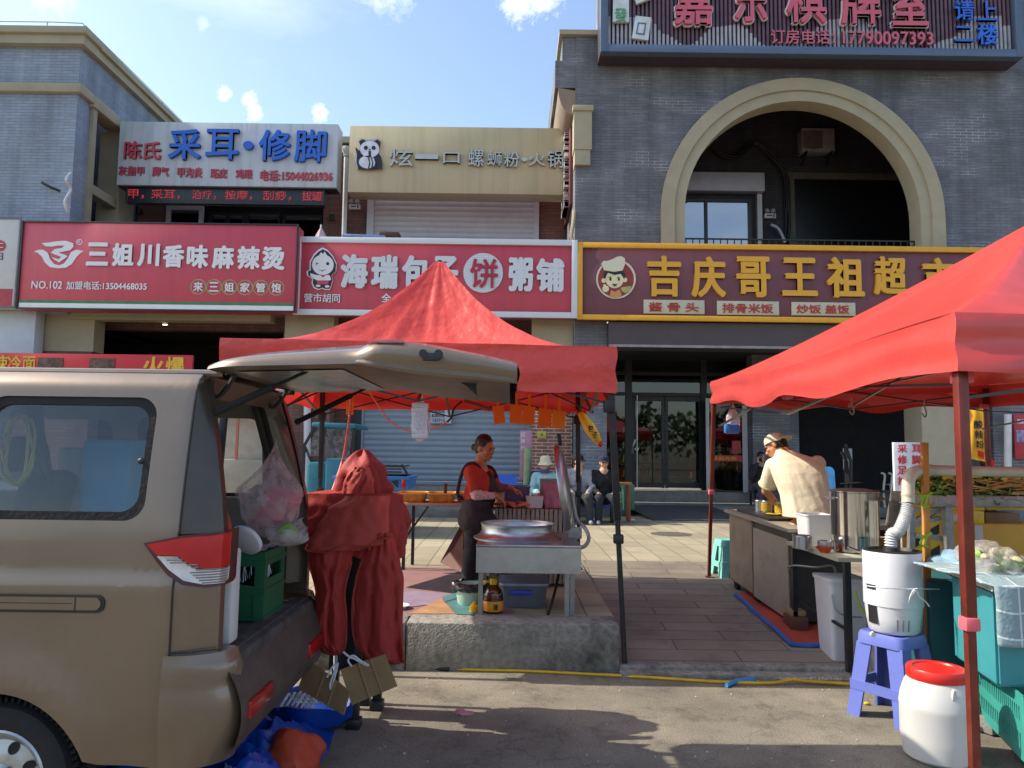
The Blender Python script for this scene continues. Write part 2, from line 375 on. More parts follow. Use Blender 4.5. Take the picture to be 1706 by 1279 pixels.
def rrect(x0, x1, z0, z1, r, n=6):
    o = []
    for (cx, cz, a0) in ((x1 - r, z1 - r, 0), (x0 + r, z1 - r, 90), (x0 + r, z0 + r, 180), (x1 - r, z0 + r, 270)):
        for i in range(n + 1): a = R(a0 + 90 * i / n); o.append((cx + r * math.cos(a), cz + r * math.sin(a)))
    return o
def blob(mb, voxel, name, mats, parent, amp=0, nsc=10, smooth=4, ang=180, seed=0, label=None, fold=None):
    """fuse overlapping volumes into one continuous skin"""
    bmesh.ops.recalc_face_normals(mb.bm, faces=mb.bm.faces[:])
    me = bpy.data.meshes.new('t'); mb.bm.to_mesh(me); mb.bm.free(); ob = bpy.data.objects.new('t', me); COL.objects.link(ob)
    md = ob.modifiers.new('r', 'REMESH'); md.mode = 'VOXEL'; md.voxel_size = voxel
    if smooth: m2 = ob.modifiers.new('s', 'SMOOTH'); m2.iterations = smooth; m2.factor = .5
    dg = bpy.context.evaluated_depsgraph_get(); m3 = bpy.data.meshes.new_from_object(ob.evaluated_get(dg))
    bpy.data.objects.remove(ob); bpy.data.meshes.remove(me)
    r = MB(); r.bm.from_mesh(m3); bpy.data.meshes.remove(m3); r.bm.normal_update()
    if amp:
        for v in r.bm.verts:
            q = v.co * nsc + V((seed, 0, seed)); f = noise.noise(q) + .5 * noise.noise(q * 2.1)
            if fold: f = f * .4 + math.sin(fold(v.co)) * .6
            v.co += v.normal * f * amp
    return r.build(name, mats, parent, ang=ang, label=label, recalc=False)
# ================================================================ SETTING
def groundmat(name, c1, c2, dark, rough=.9, sc1=1.2, speck=90):
    m, n, b = newmat(name); L = n.links
    ge = N(n, 'ShaderNodeNewGeometry')
    a = N(n, 'ShaderNodeTexNoise'); a.inputs['Scale'].default_value = sc1; a.inputs['Detail'].default_value = 9; a.inputs['Roughness'].default_value = .62; L.new(ge.outputs['Position'], a.inputs['Vector'])
    r = N(n, 'ShaderNodeValToRGB'); r.color_ramp.elements[0].position = .33; r.color_ramp.elements[1].position = .68
    r.color_ramp.elements[0].color = lin(c1); r.color_ramp.elements[1].color = lin(c2); L.new(a.outputs[0], r.inputs[0])
    s = N(n, 'ShaderNodeTexNoise'); s.inputs['Scale'].default_value = speck; s.inputs['Detail'].default_value = 3; L.new(ge.outputs['Position'], s.inputs['Vector'])
    sr_ = N(n, 'ShaderNodeMapRange'); sr_.inputs[1].default_value = .3; sr_.inputs[2].default_value = .7; sr_.inputs[3].default_value = .7; sr_.inputs[4].default_value = 1.3; L.new(s.outputs[0], sr_.inputs[0])
    mm = N(n, 'ShaderNodeVectorMath', operation='SCALE'); L.new(r.outputs[0], mm.inputs[0]); L.new(sr_.outputs[0], mm.inputs['Scale'])
    d = N(n, 'ShaderNodeTexNoise'); d.inputs['Scale'].default_value = 2.6; d.inputs['Detail'].default_value = 10; d.inputs['Roughness'].default_value = .75
    mp = N(n, 'ShaderNodeMapping'); mp.inputs['Location'].default_value = (7, 3, 0); L.new(ge.outputs['Position'], mp.inputs[0]); L.new(mp.outputs[0], d.inputs['Vector'])
    dr = N(n, 'ShaderNodeMapRange'); dr.inputs[1].default_value = .5; dr.inputs[2].default_value = .72; dr.inputs[4].default_value = .8; L.new(d.outputs[0], dr.inputs[0])
    mx = N(n, 'ShaderNodeMixRGB'); mx.inputs[2].default_value = lin(dark); L.new(dr.outputs[0], mx.inputs[0]); L.new(mm.outputs[0], mx.inputs[1])
    ck = N(n, 'ShaderNodeTexNoise'); ck.inputs['Scale'].default_value = .8; ck.inputs['Detail'].default_value = 6; L.new(ge.outputs['Position'], ck.inputs['Vector'])   # fine cracks
    c1_ = N(n, 'ShaderNodeMath', operation='SUBTRACT'); c1_.inputs[1].default_value = .5; L.new(ck.outputs[0], c1_.inputs[0]); c2_ = N(n, 'ShaderNodeMath', operation='ABSOLUTE'); L.new(c1_.outputs[0], c2_.inputs[0])
    c3_ = N(n, 'ShaderNodeMapRange'); c3_.inputs[1].default_value = .0012; c3_.inputs[2].default_value = .004; c3_.inputs[3].default_value = .28; c3_.inputs[4].default_value = 0; L.new(c2_.outputs[0], c3_.inputs[0])
    mk = N(n, 'ShaderNodeMixRGB'); mk.inputs[2].default_value = lin('#2b2823'); L.new(c3_.outputs[0], mk.inputs[0]); L.new(mx.outputs[0], mk.inputs[1]); mx = mk
    L.new(mx.outputs[0], b.inputs['Base Color']); b.inputs['Roughness'].default_value = rough; b.inputs['Specular IOR Level'].default_value = .3
    bp = N(n, 'ShaderNodeBump'); bp.inputs['Strength'].default_value = .5; bp.inputs['Distance'].default_value = .008; L.new(s.outputs[0], bp.inputs['Height']); L.new(bp.outputs[0], b.inputs['Normal'])
    MATS[name] = m; return m
M_road = groundmat('road_asphalt', '#6b665a', '#8a8373', '#45413a')
M_pave = brickmat('paving', '#a59b80', '#948a72', '#5f584a', bw=.62, bh=.31, ms=.006, floor=True, rot=R(90), rough=.85, dirt='#7d735f', bump=.3)
M_pave_shade = brickmat('paving_ramp_shade', '#8a8070', '#7b7264', '#544c42', bw=.9, bh=.22, ms=.006, floor=True, rough=.85, dirt='#4a433c', bump=.3)  # ramp slabs toned darker than the pavement to hold its shade; dirt besides
M_kerb = mat('kerb_concrete', '#86837a', rough=.95, var=.3, scale=22, bump=.6, bscale=60, dirt='#33322a', dscale=2.6, damt=.8)
M_step = mat('step_concrete', '#7d7c78', rough=.9, var=.15, scale=8, bump=.3, bscale=50, dirt='#55524c')
M_greyb = brickmat('grey_brick', '#73767b', '#676a70', '#5c5f64', bw=.25, bh=.065, ms=.006, patch=.95, bump=.6)
M_blueb = brickmat('pale_grey_brick', '#8f99a6', '#848f9d', '#758090', bw=.25, bh=.065, ms=.006, bump=.8)
M_brownb = brickmat('brown_brick', '#7f5a50', '#6e4c44', '#5c4943', bw=.24, bh=.07, ms=.008)
M_orangeb = brickmat('orange_brick', '#8d5d4a', '#7d4e3f', '#b3a798', bw=.24, bh=.07, ms=.008)
M_beige = mat('beige_render', '#a0987f', rough=.85, var=.06, scale=2, bump=.15, bscale=30, dirt='#83796a', dscale=1.4, damt=.35)
M_cream = mat('cream_panel', '#b5aa88', rough=.6, var=.05, scale=1.2, dirt='#958a70', dscale=2, damt=.5, streak=True)
M_soffit = mat('brown_soffit', '#857563', rough=.8, var=.08)
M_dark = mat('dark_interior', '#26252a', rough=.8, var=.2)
M_shadew = brickmat('recess_brick_shade', '#44444b', '#3a3a41', '#323237', bw=.25, bh=.07)  # brick colour darkened so the recess behind the arch reads as shaded
M_black = mat('black_paint', '#17181a', rough=.45, var=.15)
M_frame = mat('dark_frame', '#2d2e31', rough=.4, metal=.3, var=.1)
M_white = mat('white_paint', '#c9cacb', rough=.5, var=.04, dirt='#a5a5a2', dscale=4, damt=.3)
M_steel = mat('brushed_steel', '#adb2b6', rough=.34, metal=1, var=.08, scale=14, bump=.05, bscale=60, dirt='#8c8c8a', dscale=5, damt=.3)
M_galv = mat('galvanised', '#9a9b98', rough=.5, metal=.7, var=.15, scale=20, dirt='#77736a')
M_shut = mat('shutter_slats', '#8c99a3', rough=.5, metal=.2, var=.05, scale=2, dirt='#76828c', dscale=2)
M_shutw = mat('white_shutter_slats', '#bcbcc6', rough=.5, metal=.1, var=.04, scale=2, dirt='#a3a3ae')
G_win = glassmat('window_glass', '#33404a', .8, gl=6)
G_door = glassmat('shop_glass', '#a9b4b4', .9, gl=1.0)

# ground
m = MB(); m.poly([(-300, -300, 0), (300, -300, 0), (300, 300, 0), (-300, 300, 0)])
struct(m.build('road', M_road))
RX0, RX1 = .83, 2.62; YK = 5.78
m = MB(); m.box(-16, RX0, YK + .32, 15.5, -.05, .346)
m.box(RX0, 16, 9.2, 15.5, -.05, .344)
struct(m.build('pavement', M_pave))
m = MB()
m.grid(lambda u, v: (RX0 + (16 - RX0) * u, 5.9 + 3.3 * v, .05 + .294 * (v ** .85)), 4, 14)
struct(m.build('ramp', M_pave_shade))
m = MB(); m.box(RX0, 16, 5.66, 5.78, -.02, .032, .008); m.box(RX0, 16, 5.79, 5.895, -.02, .055, .01); m.jitter(.003, 5); struct(m.build('dropped_kerb', M_kerb))
k1 = thing('kerb_wall', 'mottled grey concrete kerb block under the steaming table', 'kerb', (0, YK, 0))
m = MB()
for (a, b) in ((-4.2, -1.72), (-1.712, -.78), (-.775, RX0)): m.box(a, b, YK, YK + .32, -.02, .352, .018)
m.jitter(.008, 6); m.build('kerb_stone', M_kerb, k1)
k2 = thing('kerb_wall', 'short dark kerb block behind the blue plastic stool', 'kerb', (RX1, YK, 0))
m = MB(); m.box(RX1, RX1 + 1.2, YK - .4, YK - .05, -.02, .33, .018); m.jitter(.008, 6, 4); m.build('kerb_stone', M_kerb, k2)
# podium steps in front of the shops
m = MB()
for i, (y, z) in enumerate(((14.62, .53), (14.95, .71), (15.28, .9))): m.box(-16, 1.24, y, 16.1, .3, z, .012)
m.box(1.24, 2.5, 16.05, 18.7, .3, .52, .015); m.box(2.5, 14, 16.5, 18.7, .3, .50, .015); m.box(1.3, 14, 17.7, 22, .3, .74, .015)
struct(m.build('shop_steps', M_step))
m = MB(); m.grid(lambda u, v: (2.75 + 1.9 * u - .3 * v, 14.6 + 1.9 * v, .352 + .158 * v), 3, 6); struct(m.build('entrance_ramp', mat('dark_mat', '#3c3b3c', rough=.95, var=.2)))

# ------------------------------------------------ left grey building
LB = thing('corner_building', 'pale grey brick building with beige cornices behind the white sign', 'building', (-9.03, 14.9, .35))
XL = -9.03
m = MB(); m.box(-18, XL, 14.9, 15.3, 4.3, 10.05); m.box(XL - .4, XL, 15.3, 26, 9.05, 10.05)
m.box(XL - .4, XL - .02, 15.3, 15.42, 4.3, 9.05); m.box(XL - .4, XL - .03, 17.3, 26, 4.3, 9.05); m.box(-18, XL - .9, 15.31, 26, 4.3, 10.04)
m.build('wall', M_blueb, LB)
m = MB()
m.box(-18, XL + .22, 14.66, 15.3, 10.05, 10.2, .02); m.box(-18, XL + .14, 14.74, 15.3, 9.86, 10.048); m.box(XL - .4, XL + .2, 15.3, 26, 10.05, 10.2); m.box(XL - .4, XL + .12, 15.3, 26, 9.88, 10.048)
m.build('cornice', M_beige, LB)
m = MB(); m.box(-18, XL + .1, 14.8, 15.32, 8.86, 9.05, .01); m.box(XL - .3, XL + .1, 15.33, 17.3, 8.8, 9.048, .01); m.build('string_course', M_beige, LB)
m = MB(); m.box(XL - .2, XL + .05, 15.42, 15.56, 4.4, 8.8); m.box(XL - .45, XL + .05, 16.6, 17.28, 4.4, 8.8); m.box(XL - .2, XL + .02, 15.57, 16.59, 7.0, 7.2); m.build('portal_frame', M_beige, LB)
m = MB(); m.tube([(-18, 14.8, 10.33), (-9.6, 14.8, 10.35), (-9.0, 14.85, 10.36), (-8.9, 14.95, 10.2)], .012, 5)
for x in (-13.2, -11.4, -9.7): m.cyl((x, 14.8, 10.18), (x, 14.8, 10.35), .01, n=5)
for y in (16.5, 18.5, 20.5): m.cyl((XL, y, 10.18), (XL, y, 10.42), .012, n=5)
m.tube([(XL, 15, 10.4), (XL, 18, 10.42), (XL, 25, 10.4)], .01, 5)
m.build('lightning_wire', M_galv, LB)
m = MB(); m.tube([PX(118, 288, XL + .1), PX(110, 300, XL + .1), PX(118, 315, XL + .1), PX(108, 335, XL + .1), PX(112, 352, XL + .1)], .03, 6, 4); m.build('cable', M_white, LB)
m = MB(); m.tube([P(70, 304, 14.8), P(85, 312, 14.75), P(100, 318, 14.8)], .03, 6); m.build('bracket', M_black, LB)

# ------------------------------------------------ middle terrace building
TB = thing('shop_building', 'brown brick two storey shop row set back behind the red signs', 'building', (-3, 16, .35))
Y2 = 17.5
sx0, sx1 = P(617, 360, Y2).x, P(897, 360, Y2).x; wz1 = P(430, 336, Y2).z
m = MB()
m.plate([(-9.0, 4.6), (1.24, 4.6), (1.24, 8.95), (-9.0, 8.95)], [[(sx0, 5.3), (sx1, 5.3), (sx1, 8.0), (sx0, 8.0)], [(P(280, 380, Y2).x, 5.3), (P(538, 380, Y2).x, 5.3), (P(538, 380, Y2).x, wz1), (P(280, 380, Y2).x, wz1)]], fn=lambda x, z: (x, Y2, z), th=(0, .3, 0))
m.build('upper_wall', M_brownb, TB)
m = MB(); m.box(-9.0, 1.24, Y2 - .1, Y2 + .5, 8.95, 9.1); m.build('roof_coping', M_beige, TB)
m = MB(); m.box(-9.0, 1.24, 15.2, 17.5, 4.45, 4.7); m.build('terrace', M_step, TB)
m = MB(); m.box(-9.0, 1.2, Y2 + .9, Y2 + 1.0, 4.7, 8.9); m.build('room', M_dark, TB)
# upstairs windows left
def window(x0, x1, z0, z1, Y, frame, glass, parent, nx=2, nz_=1, fw=.06, name='window', th=.08):
    m = MB(); m.box(x0, x0 + fw, Y - th/2, Y + th/2, z0, z1); m.box(x1 - fw, x1, Y - th/2, Y + th/2, z0, z1)
    m.box(x0 + fw, x1 - fw, Y - th/2, Y + th/2, z0, z0 + fw); m.box(x0 + fw, x1 - fw, Y - th/2, Y + th/2, z1 - fw, z1)
    for i in range(1, nx): xx = x0 + (x1 - x0) * i / nx; m.box(xx - fw/2, xx + fw/2, Y - th/2 + .004, Y + th/2 - .004, z0 + fw, z1 - fw)
    for i in range(1, nz_): zz = z0 + (z1 - z0) * i / nz_; m.box(x0 + fw, x1 - fw, Y - th/2 + .008, Y + th/2 - .008, zz - fw/2, zz + fw/2)
    f = m.build(name, frame, parent)
    m = MB(); m.box(x0 + fw * .6, x1 - fw * .6, Y + .01, Y + .018, z0 + fw * .6, z1 - fw * .6); m.build('pane', glass, f)
    return f
xw = [P(a, 365, Y2).x for a in (280, 342, 408, 462, 536)]
window(xw[0] + .02, xw[1], 5.4, P(310, 346, Y2).z, Y2 - .12, M_white, G_win, TB, 1, 1, .09)
window(xw[1] + .05, xw[2], 5.4, P(370, 352, Y2).z, Y2 + .1, M_frame, G_win, TB, 2, 1, .08)
window(xw[2], xw[3] + .05, 5.4, P(430, 352, Y2).z, Y2 + .1, M_frame, G_win, TB, 1, 1, .06)
window(xw[3] + .1, xw[4], 5.4, P(500, 356, Y2).z, Y2 + .1, M_frame, G_win, TB, 1, 1, .05)
def shutter(x0, x1, z0, z1, Y, mt, parent, pitch=.11, name='roller_shutter', rail=.16, label=None):
    m = MB(); n = max(2, int((z1 - z0) / pitch))
    pr = [(0.0, 0.0), (.18, .55), (.5, .9), (.82, .55), (.96, 0)]
    zs = []
    for i in range(n):
        for (t, d) in pr: zs.append((z0 + (z1 - z0) * (i + t) / n, d * pitch * .22))
    zs.append((z1, 0))
    vs = []; fs = []
    for (z, d) in zs: vs += [V((x0, Y - d, z)), V((x1, Y - d, z))]
    for i in range(len(zs) - 1): fs.append((2*i, 2*i+1, 2*i+3, 2*i+2))
    m._faces(vs, fs); o = m.build(name, mt, parent, recalc=False, label=label)
    m = MB(); m.box(x0 - rail, x0, Y - .09, Y + .05, z0 - .05, z1); m.box(x1, x1 + rail * .7, Y - .09, Y + .05, z0 - .05, z1); m.box(x0, x1, Y - .05, Y + .02, z0 - .09, z0 - .005); m.build('guide_rail', mt, o)
    return o
shutter(sx0 + .1, sx1 - .1, 5.25, 8.2, Y2 - .02, M_shutw, TB, .125, label='white roller shutter upstairs')
# ground floor front
YG = 16.0
gx = lambda px, Y=YG: P(px, 660, Y).x
m = MB()
m.plate([(-18, .9), (1.24, .9), (1.24, 4.5), (-18, 4.5)], [[(gx(596), .91), (gx(886), .91), (gx(886), 3.9), (gx(596), 3.9)], [(gx(150), .91), (gx(468), .91), (gx(468), 4.15), (gx(150), 4.15)]], fn=lambda x, z: (x, YG, z), th=(0, .3, 0))
m.build('shop_wall', M_brownb, TB)
shutter(gx(607), gx(880), .98, 3.9, YG + .06, M_shut, TB, .12, label='pale blue grey roller shutter at street level')
m = MB(); m.box(gx(589), gx(604), YG - .05, YG - .002, .9, 3.9); m.build('jamb', M_frame, TB)
m = MB(); m.box(gx(150), gx(468), 15.1, 15.4, 4.2, 4.46); m.build('shop_beam', M_beige, TB)
for a, b, z in ((gx(60, 15.2), gx(150, 15.2), 3.55), (gx(470, 15.2), gx(552, 15.2), 3.2), (gx(885, 15.2), 1.24, 3.7)): MB().box(a, b, 15.2, 15.6, z, 4.44).build('pier_head', M_beige, TB)
for a, b, z in ((gx(64, 15.2), gx(148, 15.2), 3.548), (gx(474, 15.2), gx(550, 15.2), 3.198)): MB().box(a, b, 15.22, 15.6, .9, z).build('pier', M_brownb, TB)
m = MB(); m.box(gx(886, 15.2), 1.235, 15.22, 16, .35, 3.698); m.build('pier', M_orangeb, TB, label='orange brown brick pier')
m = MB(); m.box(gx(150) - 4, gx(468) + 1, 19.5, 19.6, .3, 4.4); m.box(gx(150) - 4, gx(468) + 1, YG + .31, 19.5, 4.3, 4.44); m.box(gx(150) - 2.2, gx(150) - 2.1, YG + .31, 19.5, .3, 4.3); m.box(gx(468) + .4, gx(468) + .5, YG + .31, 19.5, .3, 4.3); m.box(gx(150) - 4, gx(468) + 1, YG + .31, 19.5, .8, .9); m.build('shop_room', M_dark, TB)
m = MB(); m.box(gx(150) + .3, gx(468) - .3, 16.8, 17.3, .9, 2.0, .02); m.build('counter', M_frame, TB)
# ceiling lamps inside the left shop
m = MB(); m.cyl(P(276, 534, 15.6), P(276, 528, 15.6), .07, .09); m.cyl(P(276, 534, 15.6), P(275, 541, 15.5), .05, .07); m.build('spot_lamp', M_black, TB)
m = MB(); m.cyl(P(357, 531, 16.6), P(357, 530, 16.6), .10); m.cyl(P(275, 541, 15.45), P(275, 540.4, 15.45), .05); m.build('lamp_lens', emit('lamp_lens', '#fff2dd', 2.0), TB)

# ------------------------------------------------ right arched building
YR = 15.1; XR = 1.25
RB = thing('arched_building', 'dark grey brick building with a big beige arch over the yellow sign', 'building', (XR, YR, .35))
acx, aro, ari, asp, abz = 5.92, 2.9, 2.42, 6.55, 5.25
def archpts(r, n=40, z0=abz): return [(acx - r, z0)] + [(acx - r * math.cos(math.pi * i / n), asp + r * math.sin(math.pi * i / n)) for i in range(n + 1)] + [(acx + r, z0)]
xt = P(996, 60, YR).x; zt = P(960, 60, YR).z
m = MB(); m.plate([(XR, 4.46), (15, 4.46), (15, 13.2), (xt, 13.2), (xt, zt), (XR, zt)], [archpts(ari + .2)], fn=lambda x, z: (x, YR, z), th=(0, .34, 0)); 
m.box(XR, XR + .3, YR + .342, 24, 4.46, zt)
m.box(XR, P(1011, 660, YR).x, YR, YR + .8, .35, 4.458); m.box(P(1250, 740, 17.6).x, P(1326, 740, 17.6).x, 17.4, 17.8, .5, 4.0)
m.box(P(925, 120, YR).x, XR, YR + .02, 19.3, P(930, 145, YR).z, P(930, 100, YR).z); m.box(P(937, 90, YR).x, XR + .0, YR + .03, 19.2, P(930, 100, YR).z + .002, zt)
m.build('wall', M_greyb, RB)
m = MB()
rp = archpts(aro); ip = archpts(aro - .26); ip2 = archpts(ari)
m.plate(rp + ip[::-1], fn=lambda x, z: (x, YR - .13, z), th=(0, .128, 0)); m.plate(archpts(aro - .262) + ip2[::-1], fn=lambda x, z: (x, YR - .08, z), th=(0, .44, 0)); m.build('arch_trim', M_beige, RB, ang=30)
m = MB(); m.box(P(934, 58, YR).x - .03, xt + .0, YR - .08, YR + .4, zt, zt + .1); m.box(P(934, 58, YR).x - .03, XR, YR + .401, 19.3, zt, zt + .1); m.build('roof_coping', M_beige, RB)
m = MB()   # coved eave along the side
pts = []
for i in range(9):
    a = i / 8 * math.pi / 2; pts.append((XR - .36 * math.sin(a) - .0, P(950, 192, YR).z + (P(930, 147, YR).z - P(950, 192, YR).z) * (1 - math.cos(a))))
cove = [(XR, P(950, 150, YR).z)] + pts + [(XR - .36, P(930, 145, YR).z - .002)]
m.plate(cove, fn=lambda x, z: (x, YR + .02, z), th=(0, 4.2, 0)); m.build('cove', M_soffit, RB)
m = MB(); x0, x1 = P(957, 240, YR).x, P(985, 240, YR).x
m.box(x0 - .02, x1, YR - .12, YR + .3, P(970, 252, YR).z, P(970, 189, YR).z); m.box(x0 - .05, x1 + .03, YR - .16, YR + .3, P(970, 189, YR).z, P(970, 180, YR).z, .01); m.box(x0, x1 - .03, YR - .1, YR + .3, P(970, 277, YR).z, P(970, 252, YR).z - .002); m.build('corbel', M_beige, RB)
m = MB(); m.tube([P(957, 350, YR - .05), P(955, 370, YR - .08), P(952, 392, YR - .06), P(955, 402, YR - .05)], .04, 7, 3); m.build('pipe_stub', M_beige, RB)
# balcony room behind the arch
YB = 18.0
m = MB(); m.box(1.6, 10.2, YB, YB + .2, 4.9, 10.5)
wx0, wx1, wz0_, wz1_ = P(1100, 370, YB).x, P(1262, 370, YB).x, 5.3, P(1200, 326, YB).z
m.box(1.6, 10.2, YR + .35, YB, 10.3, 10.5); m.box(1.6, 1.7, YR + .35, YB, 4.9, 10.3); m.box(10.1, 10.2, YR + .35, YB, 4.9, 10.3); m.build('balcony_wall', M_shadew, RB)
m = MB(); m.box(1.7, 10.1, YR + .35, YB, 4.9, 5.2); m.build('balcony_floor', M_step, RB)
window(wx0, P(1250, 370, YB).x, wz0_, P(1200, 333, YB).z, YB - .06, M_frame, G_win, RB, 2, 2, .07)
m = MB(); m.box(wx0 - .1, P(1268, 310, YB).x, YB - .28, YB - .002, P(1200, 324, YB).z, P(1200, 293, YB).z, .02); m.build('shutter_box', M_shutw, RB)
m = MB(); m.box(P(1259, 370, YB).x, P(1267, 370, YB).x, YB - .14, YB - .003, 5.2, P(1200, 325, YB).z); m.build('guide_post', M_white, RB)
dx0, dx1, dz = P(1322, 360, YB).x, P(1520, 360, YB).x, P(1420, 301, YB).z
m = MB(); m.box(dx0 - .16, dx0, YB - .1, YB - .004, 5.2, dz + .16); m.box(dx0 - .0, dx1 + .1, YB - .1, YB - .004, dz, dz + .16); m.build('door_surround', mat('grey_beige_trim', '#5d5850', rough=.8), RB)
m = MB(); m.box(dx0, dx1 + .1, YB - .03, YB - .006, 5.2, dz - .002); m.build('doorway', mat('doorway_shade', '#131416', rough=.35), RB)  # dark slab on the wall paints the unlit door opening
m = MB(); zr = P(1340, 399, YR + .2).z
m.box(acx - ari - .05, acx + ari + .05, YR + .17, YR + .2, zr - .03, zr)
for i in range(34): x = acx - ari + .07 + i * .144; m.box(x, x + .02, YR + .175, YR + .195, 5.3, zr - .031)
m.build('railing', M_black, RB)
# ground floor porch
xp0, xp1 = P(1011, 660, YR).x, P(1530, 740, 15.6).x
m = MB(); m.box(xp0, 9.4, YR - .25, YR + .5, P(1150, 580, YR).z, P(1150, 541, YR).z); m.build('awning_box', mat('awning_brown', '#4d4444', rough=.5, metal=.3, var=.06), RB)
m = MB(); m.box(xp0, 9.4, YR - .27, YR - .2, P(1150, 582, YR).z, P(1150, 578, YR).z); m.build('awning_rail', mat('awning_rail', '#8c8480', rough=.4, metal=.5), RB)
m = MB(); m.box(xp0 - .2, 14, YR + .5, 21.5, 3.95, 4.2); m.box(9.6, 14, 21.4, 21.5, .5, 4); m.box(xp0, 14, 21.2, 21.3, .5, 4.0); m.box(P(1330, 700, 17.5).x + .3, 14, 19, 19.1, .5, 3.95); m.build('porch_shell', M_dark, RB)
m = MB(); m.box(P(1532, 720, 15.6).x, P(1608, 720, 15.6).x, 15.5, 16.2, .35, 3.94); m.build('porch_column', mat('porch_column', '#a39a86', rough=.8, var=.05), RB)
m = MB(); m.box(P(1608, 720, 15.6).x + .02, P(1628, 720, 15.6).x, 15.55, 16.2, .35, 3.9); m.build('porch_jamb', M_frame, RB)
m = MB(); m.box(P(1655, 720, 15.7).x, 15, 15.7, 16.2, .35, 4.5); m.build('porch_wall', M_greyb, RB)
m = MB(); m.cyl(P(1679, 690, 15.5), P(1679, 820, 15.5), .07); m.build('downpipe', M_white, RB)
# glass shop front
YD = 18.6
dX = lambda px: P(px, 700, YD).x
dZ = lambda py: P(1110, py, YD).z
SF = []
m = MB()
for px, w_ in ((1006, .12), (1047, .16), (1172, .14), (1246, .10)): m.box(dX(px) - w_/2, dX(px) + w_/2, YD - .08, YD + .06, .74, 3.95)
for py in (582, 622.5, 657): m.box(dX(1000), dX(1250), YD - .06, YD + .04, dZ(py) - .04, dZ(py) + .04)
m.build('shopfront_frame', M_frame, RB)
m = MB(); m.box(dX(1000), dX(1250), YD - .004, YD + .004, dZ(657), 3.94); m.box(dX(1008), dX(1046), YD - .004, YD + .004, .76, dZ(657)); m.build('shopfront_glass', G_door, RB)
door = MB()
for a, b in ((1055, 1104), (1110, 1166)):
    for px in (a, b): door.box(dX(px) - .035, dX(px) + .035, YD - .05, YD + .0, .78, dZ(662))
    for z in (.85, dZ(662) - .04): door.box(dX(a), dX(b), YD - .046, YD - .004, z - .06, z + .06)
d = door.build('door', M_frame, RB)
m = MB(); m.box(dX(1055), dX(1104), YD - .03, YD - .022, .8, dZ(664)); m.box(dX(1110), dX(1166), YD - .03, YD - .022, .8, dZ(664)); m.build('pane', G_door, d)
m = MB(); m.cyl((dX(1059), YD - .2, .8), (dX(1059), YD - .2, dZ(660)), .018); m.box(dX(1056), dX(1062), YD - .16, YD - .05, 1.7, 1.75); m.tube([(dX(1052), YD - .2, 1.62), (dX(1052), YD - .28, 1.8), (dX(1056), YD - .2, 1.95)], .02, 6); m.build('handle', M_steel, d)
d2 = MB()
ax, bx, z0, z1, yd = P(1178, 740, 18).x, P(1240, 740, 17.4).x, .62, P(1210, 662, 17.8).z, 17.9
MD = Matrix.Translation((ax, 18.1, 0)) @ Euler((0, 0, -.25)).to_matrix().to_4x4(); wd = .98
d2.box(0, .08, -.03, .03, z0, z1, M=MD); d2.box(wd - .14, wd, -.03, .03, z0, z1, M=MD); d2.box(.08, wd - .14, -.03, .03, z0, z0 + .12, M=MD); d2.box(.08, wd - .14, -.03, .03, z1 - .1, z1, M=MD)
d = d2.build('door', M_white, RB, label='white framed glass door standing open')
m = MB(); m.box(.08, wd - .14, -.006, .006, z0 + .12, z1 - .1, M=MD); m.build('pane', glassmat('door_pane', '#6f837c', .8, gl=.8), d)
m = MB(); m.box(.06, wd - .16, -.02, -.008, 1.46, 1.6, M=MD); m.build('red_strip', mat('red_strip', '#c0281e', rough=.4), d)
m = MB(); m.text('欢迎光临', .14, .7, 1.485, 1.575, -.021, .004, .02, M=MD); m.build('lettering', mat('strip_gold', '#e0b64a'), d)
m = MB(); m.box(.6, .8, -.02, -.008, 1.65, 1.95, M=MD); m.build('red_notice', mat('red_notice', '#a82a33', rough=.4), d)
# goods on shelves seen through the glass
sh = MB(); goods = MB(); gm = [mat('goods_%s' % c, h) for c, h in (('red', '#b03a35'), ('green', '#4a8a5a'), ('yellow', '#c8a24a'), ('blue', '#4a78a0'), ('white', '#b8b8b0'))]
for y, xa, xb in ((20.9, dX(1062), dX(1160)), (20.4, dX(1180), dX(1240) + .3)):
    for z in (1.0, 1.4, 1.8, 2.2, 2.6):
        sh.box(xa, xb, y, y + .3, z - .03, z)
        x = xa + .02
        while x < xb - .16:
            w_ = random.uniform(.06, .15); h_ = random.uniform(.12, .3); goods.mi = random.randrange(5); goods.box(x, x + w_, y + .03, y + .2, z + .002, z + h_); x += w_ + random.uniform(.01, .06)
s_ = thing('goods_shelf', 'shelves of packed goods inside the shop behind its glass doors', 'shelf', (dX(1110), 20.9, .74))
sh.build('shelf', M_galv, s_); g_ = goods.build('goods', gm, s_); g_['kind'] = 'stuff'
m = MB()
for px, py in ((1123, 605), (1199, 606)): MB().cyl(P(px, py, 19.6), P(px, py - .8, 19.6), .09, n=12).build('ceiling_lamp', emit('shop_lamp', '#fff6e8', 3.0), RB)
m = MB(); m.box(P(1096, 680, 20.6).x, P(1135, 680, 20.6).x, 20.5, 20.54, 2.3, 2.9); m.build('poster', mat('teal_poster', '#3f8f8a', rough=.5, var=.4, scale=20), RB)
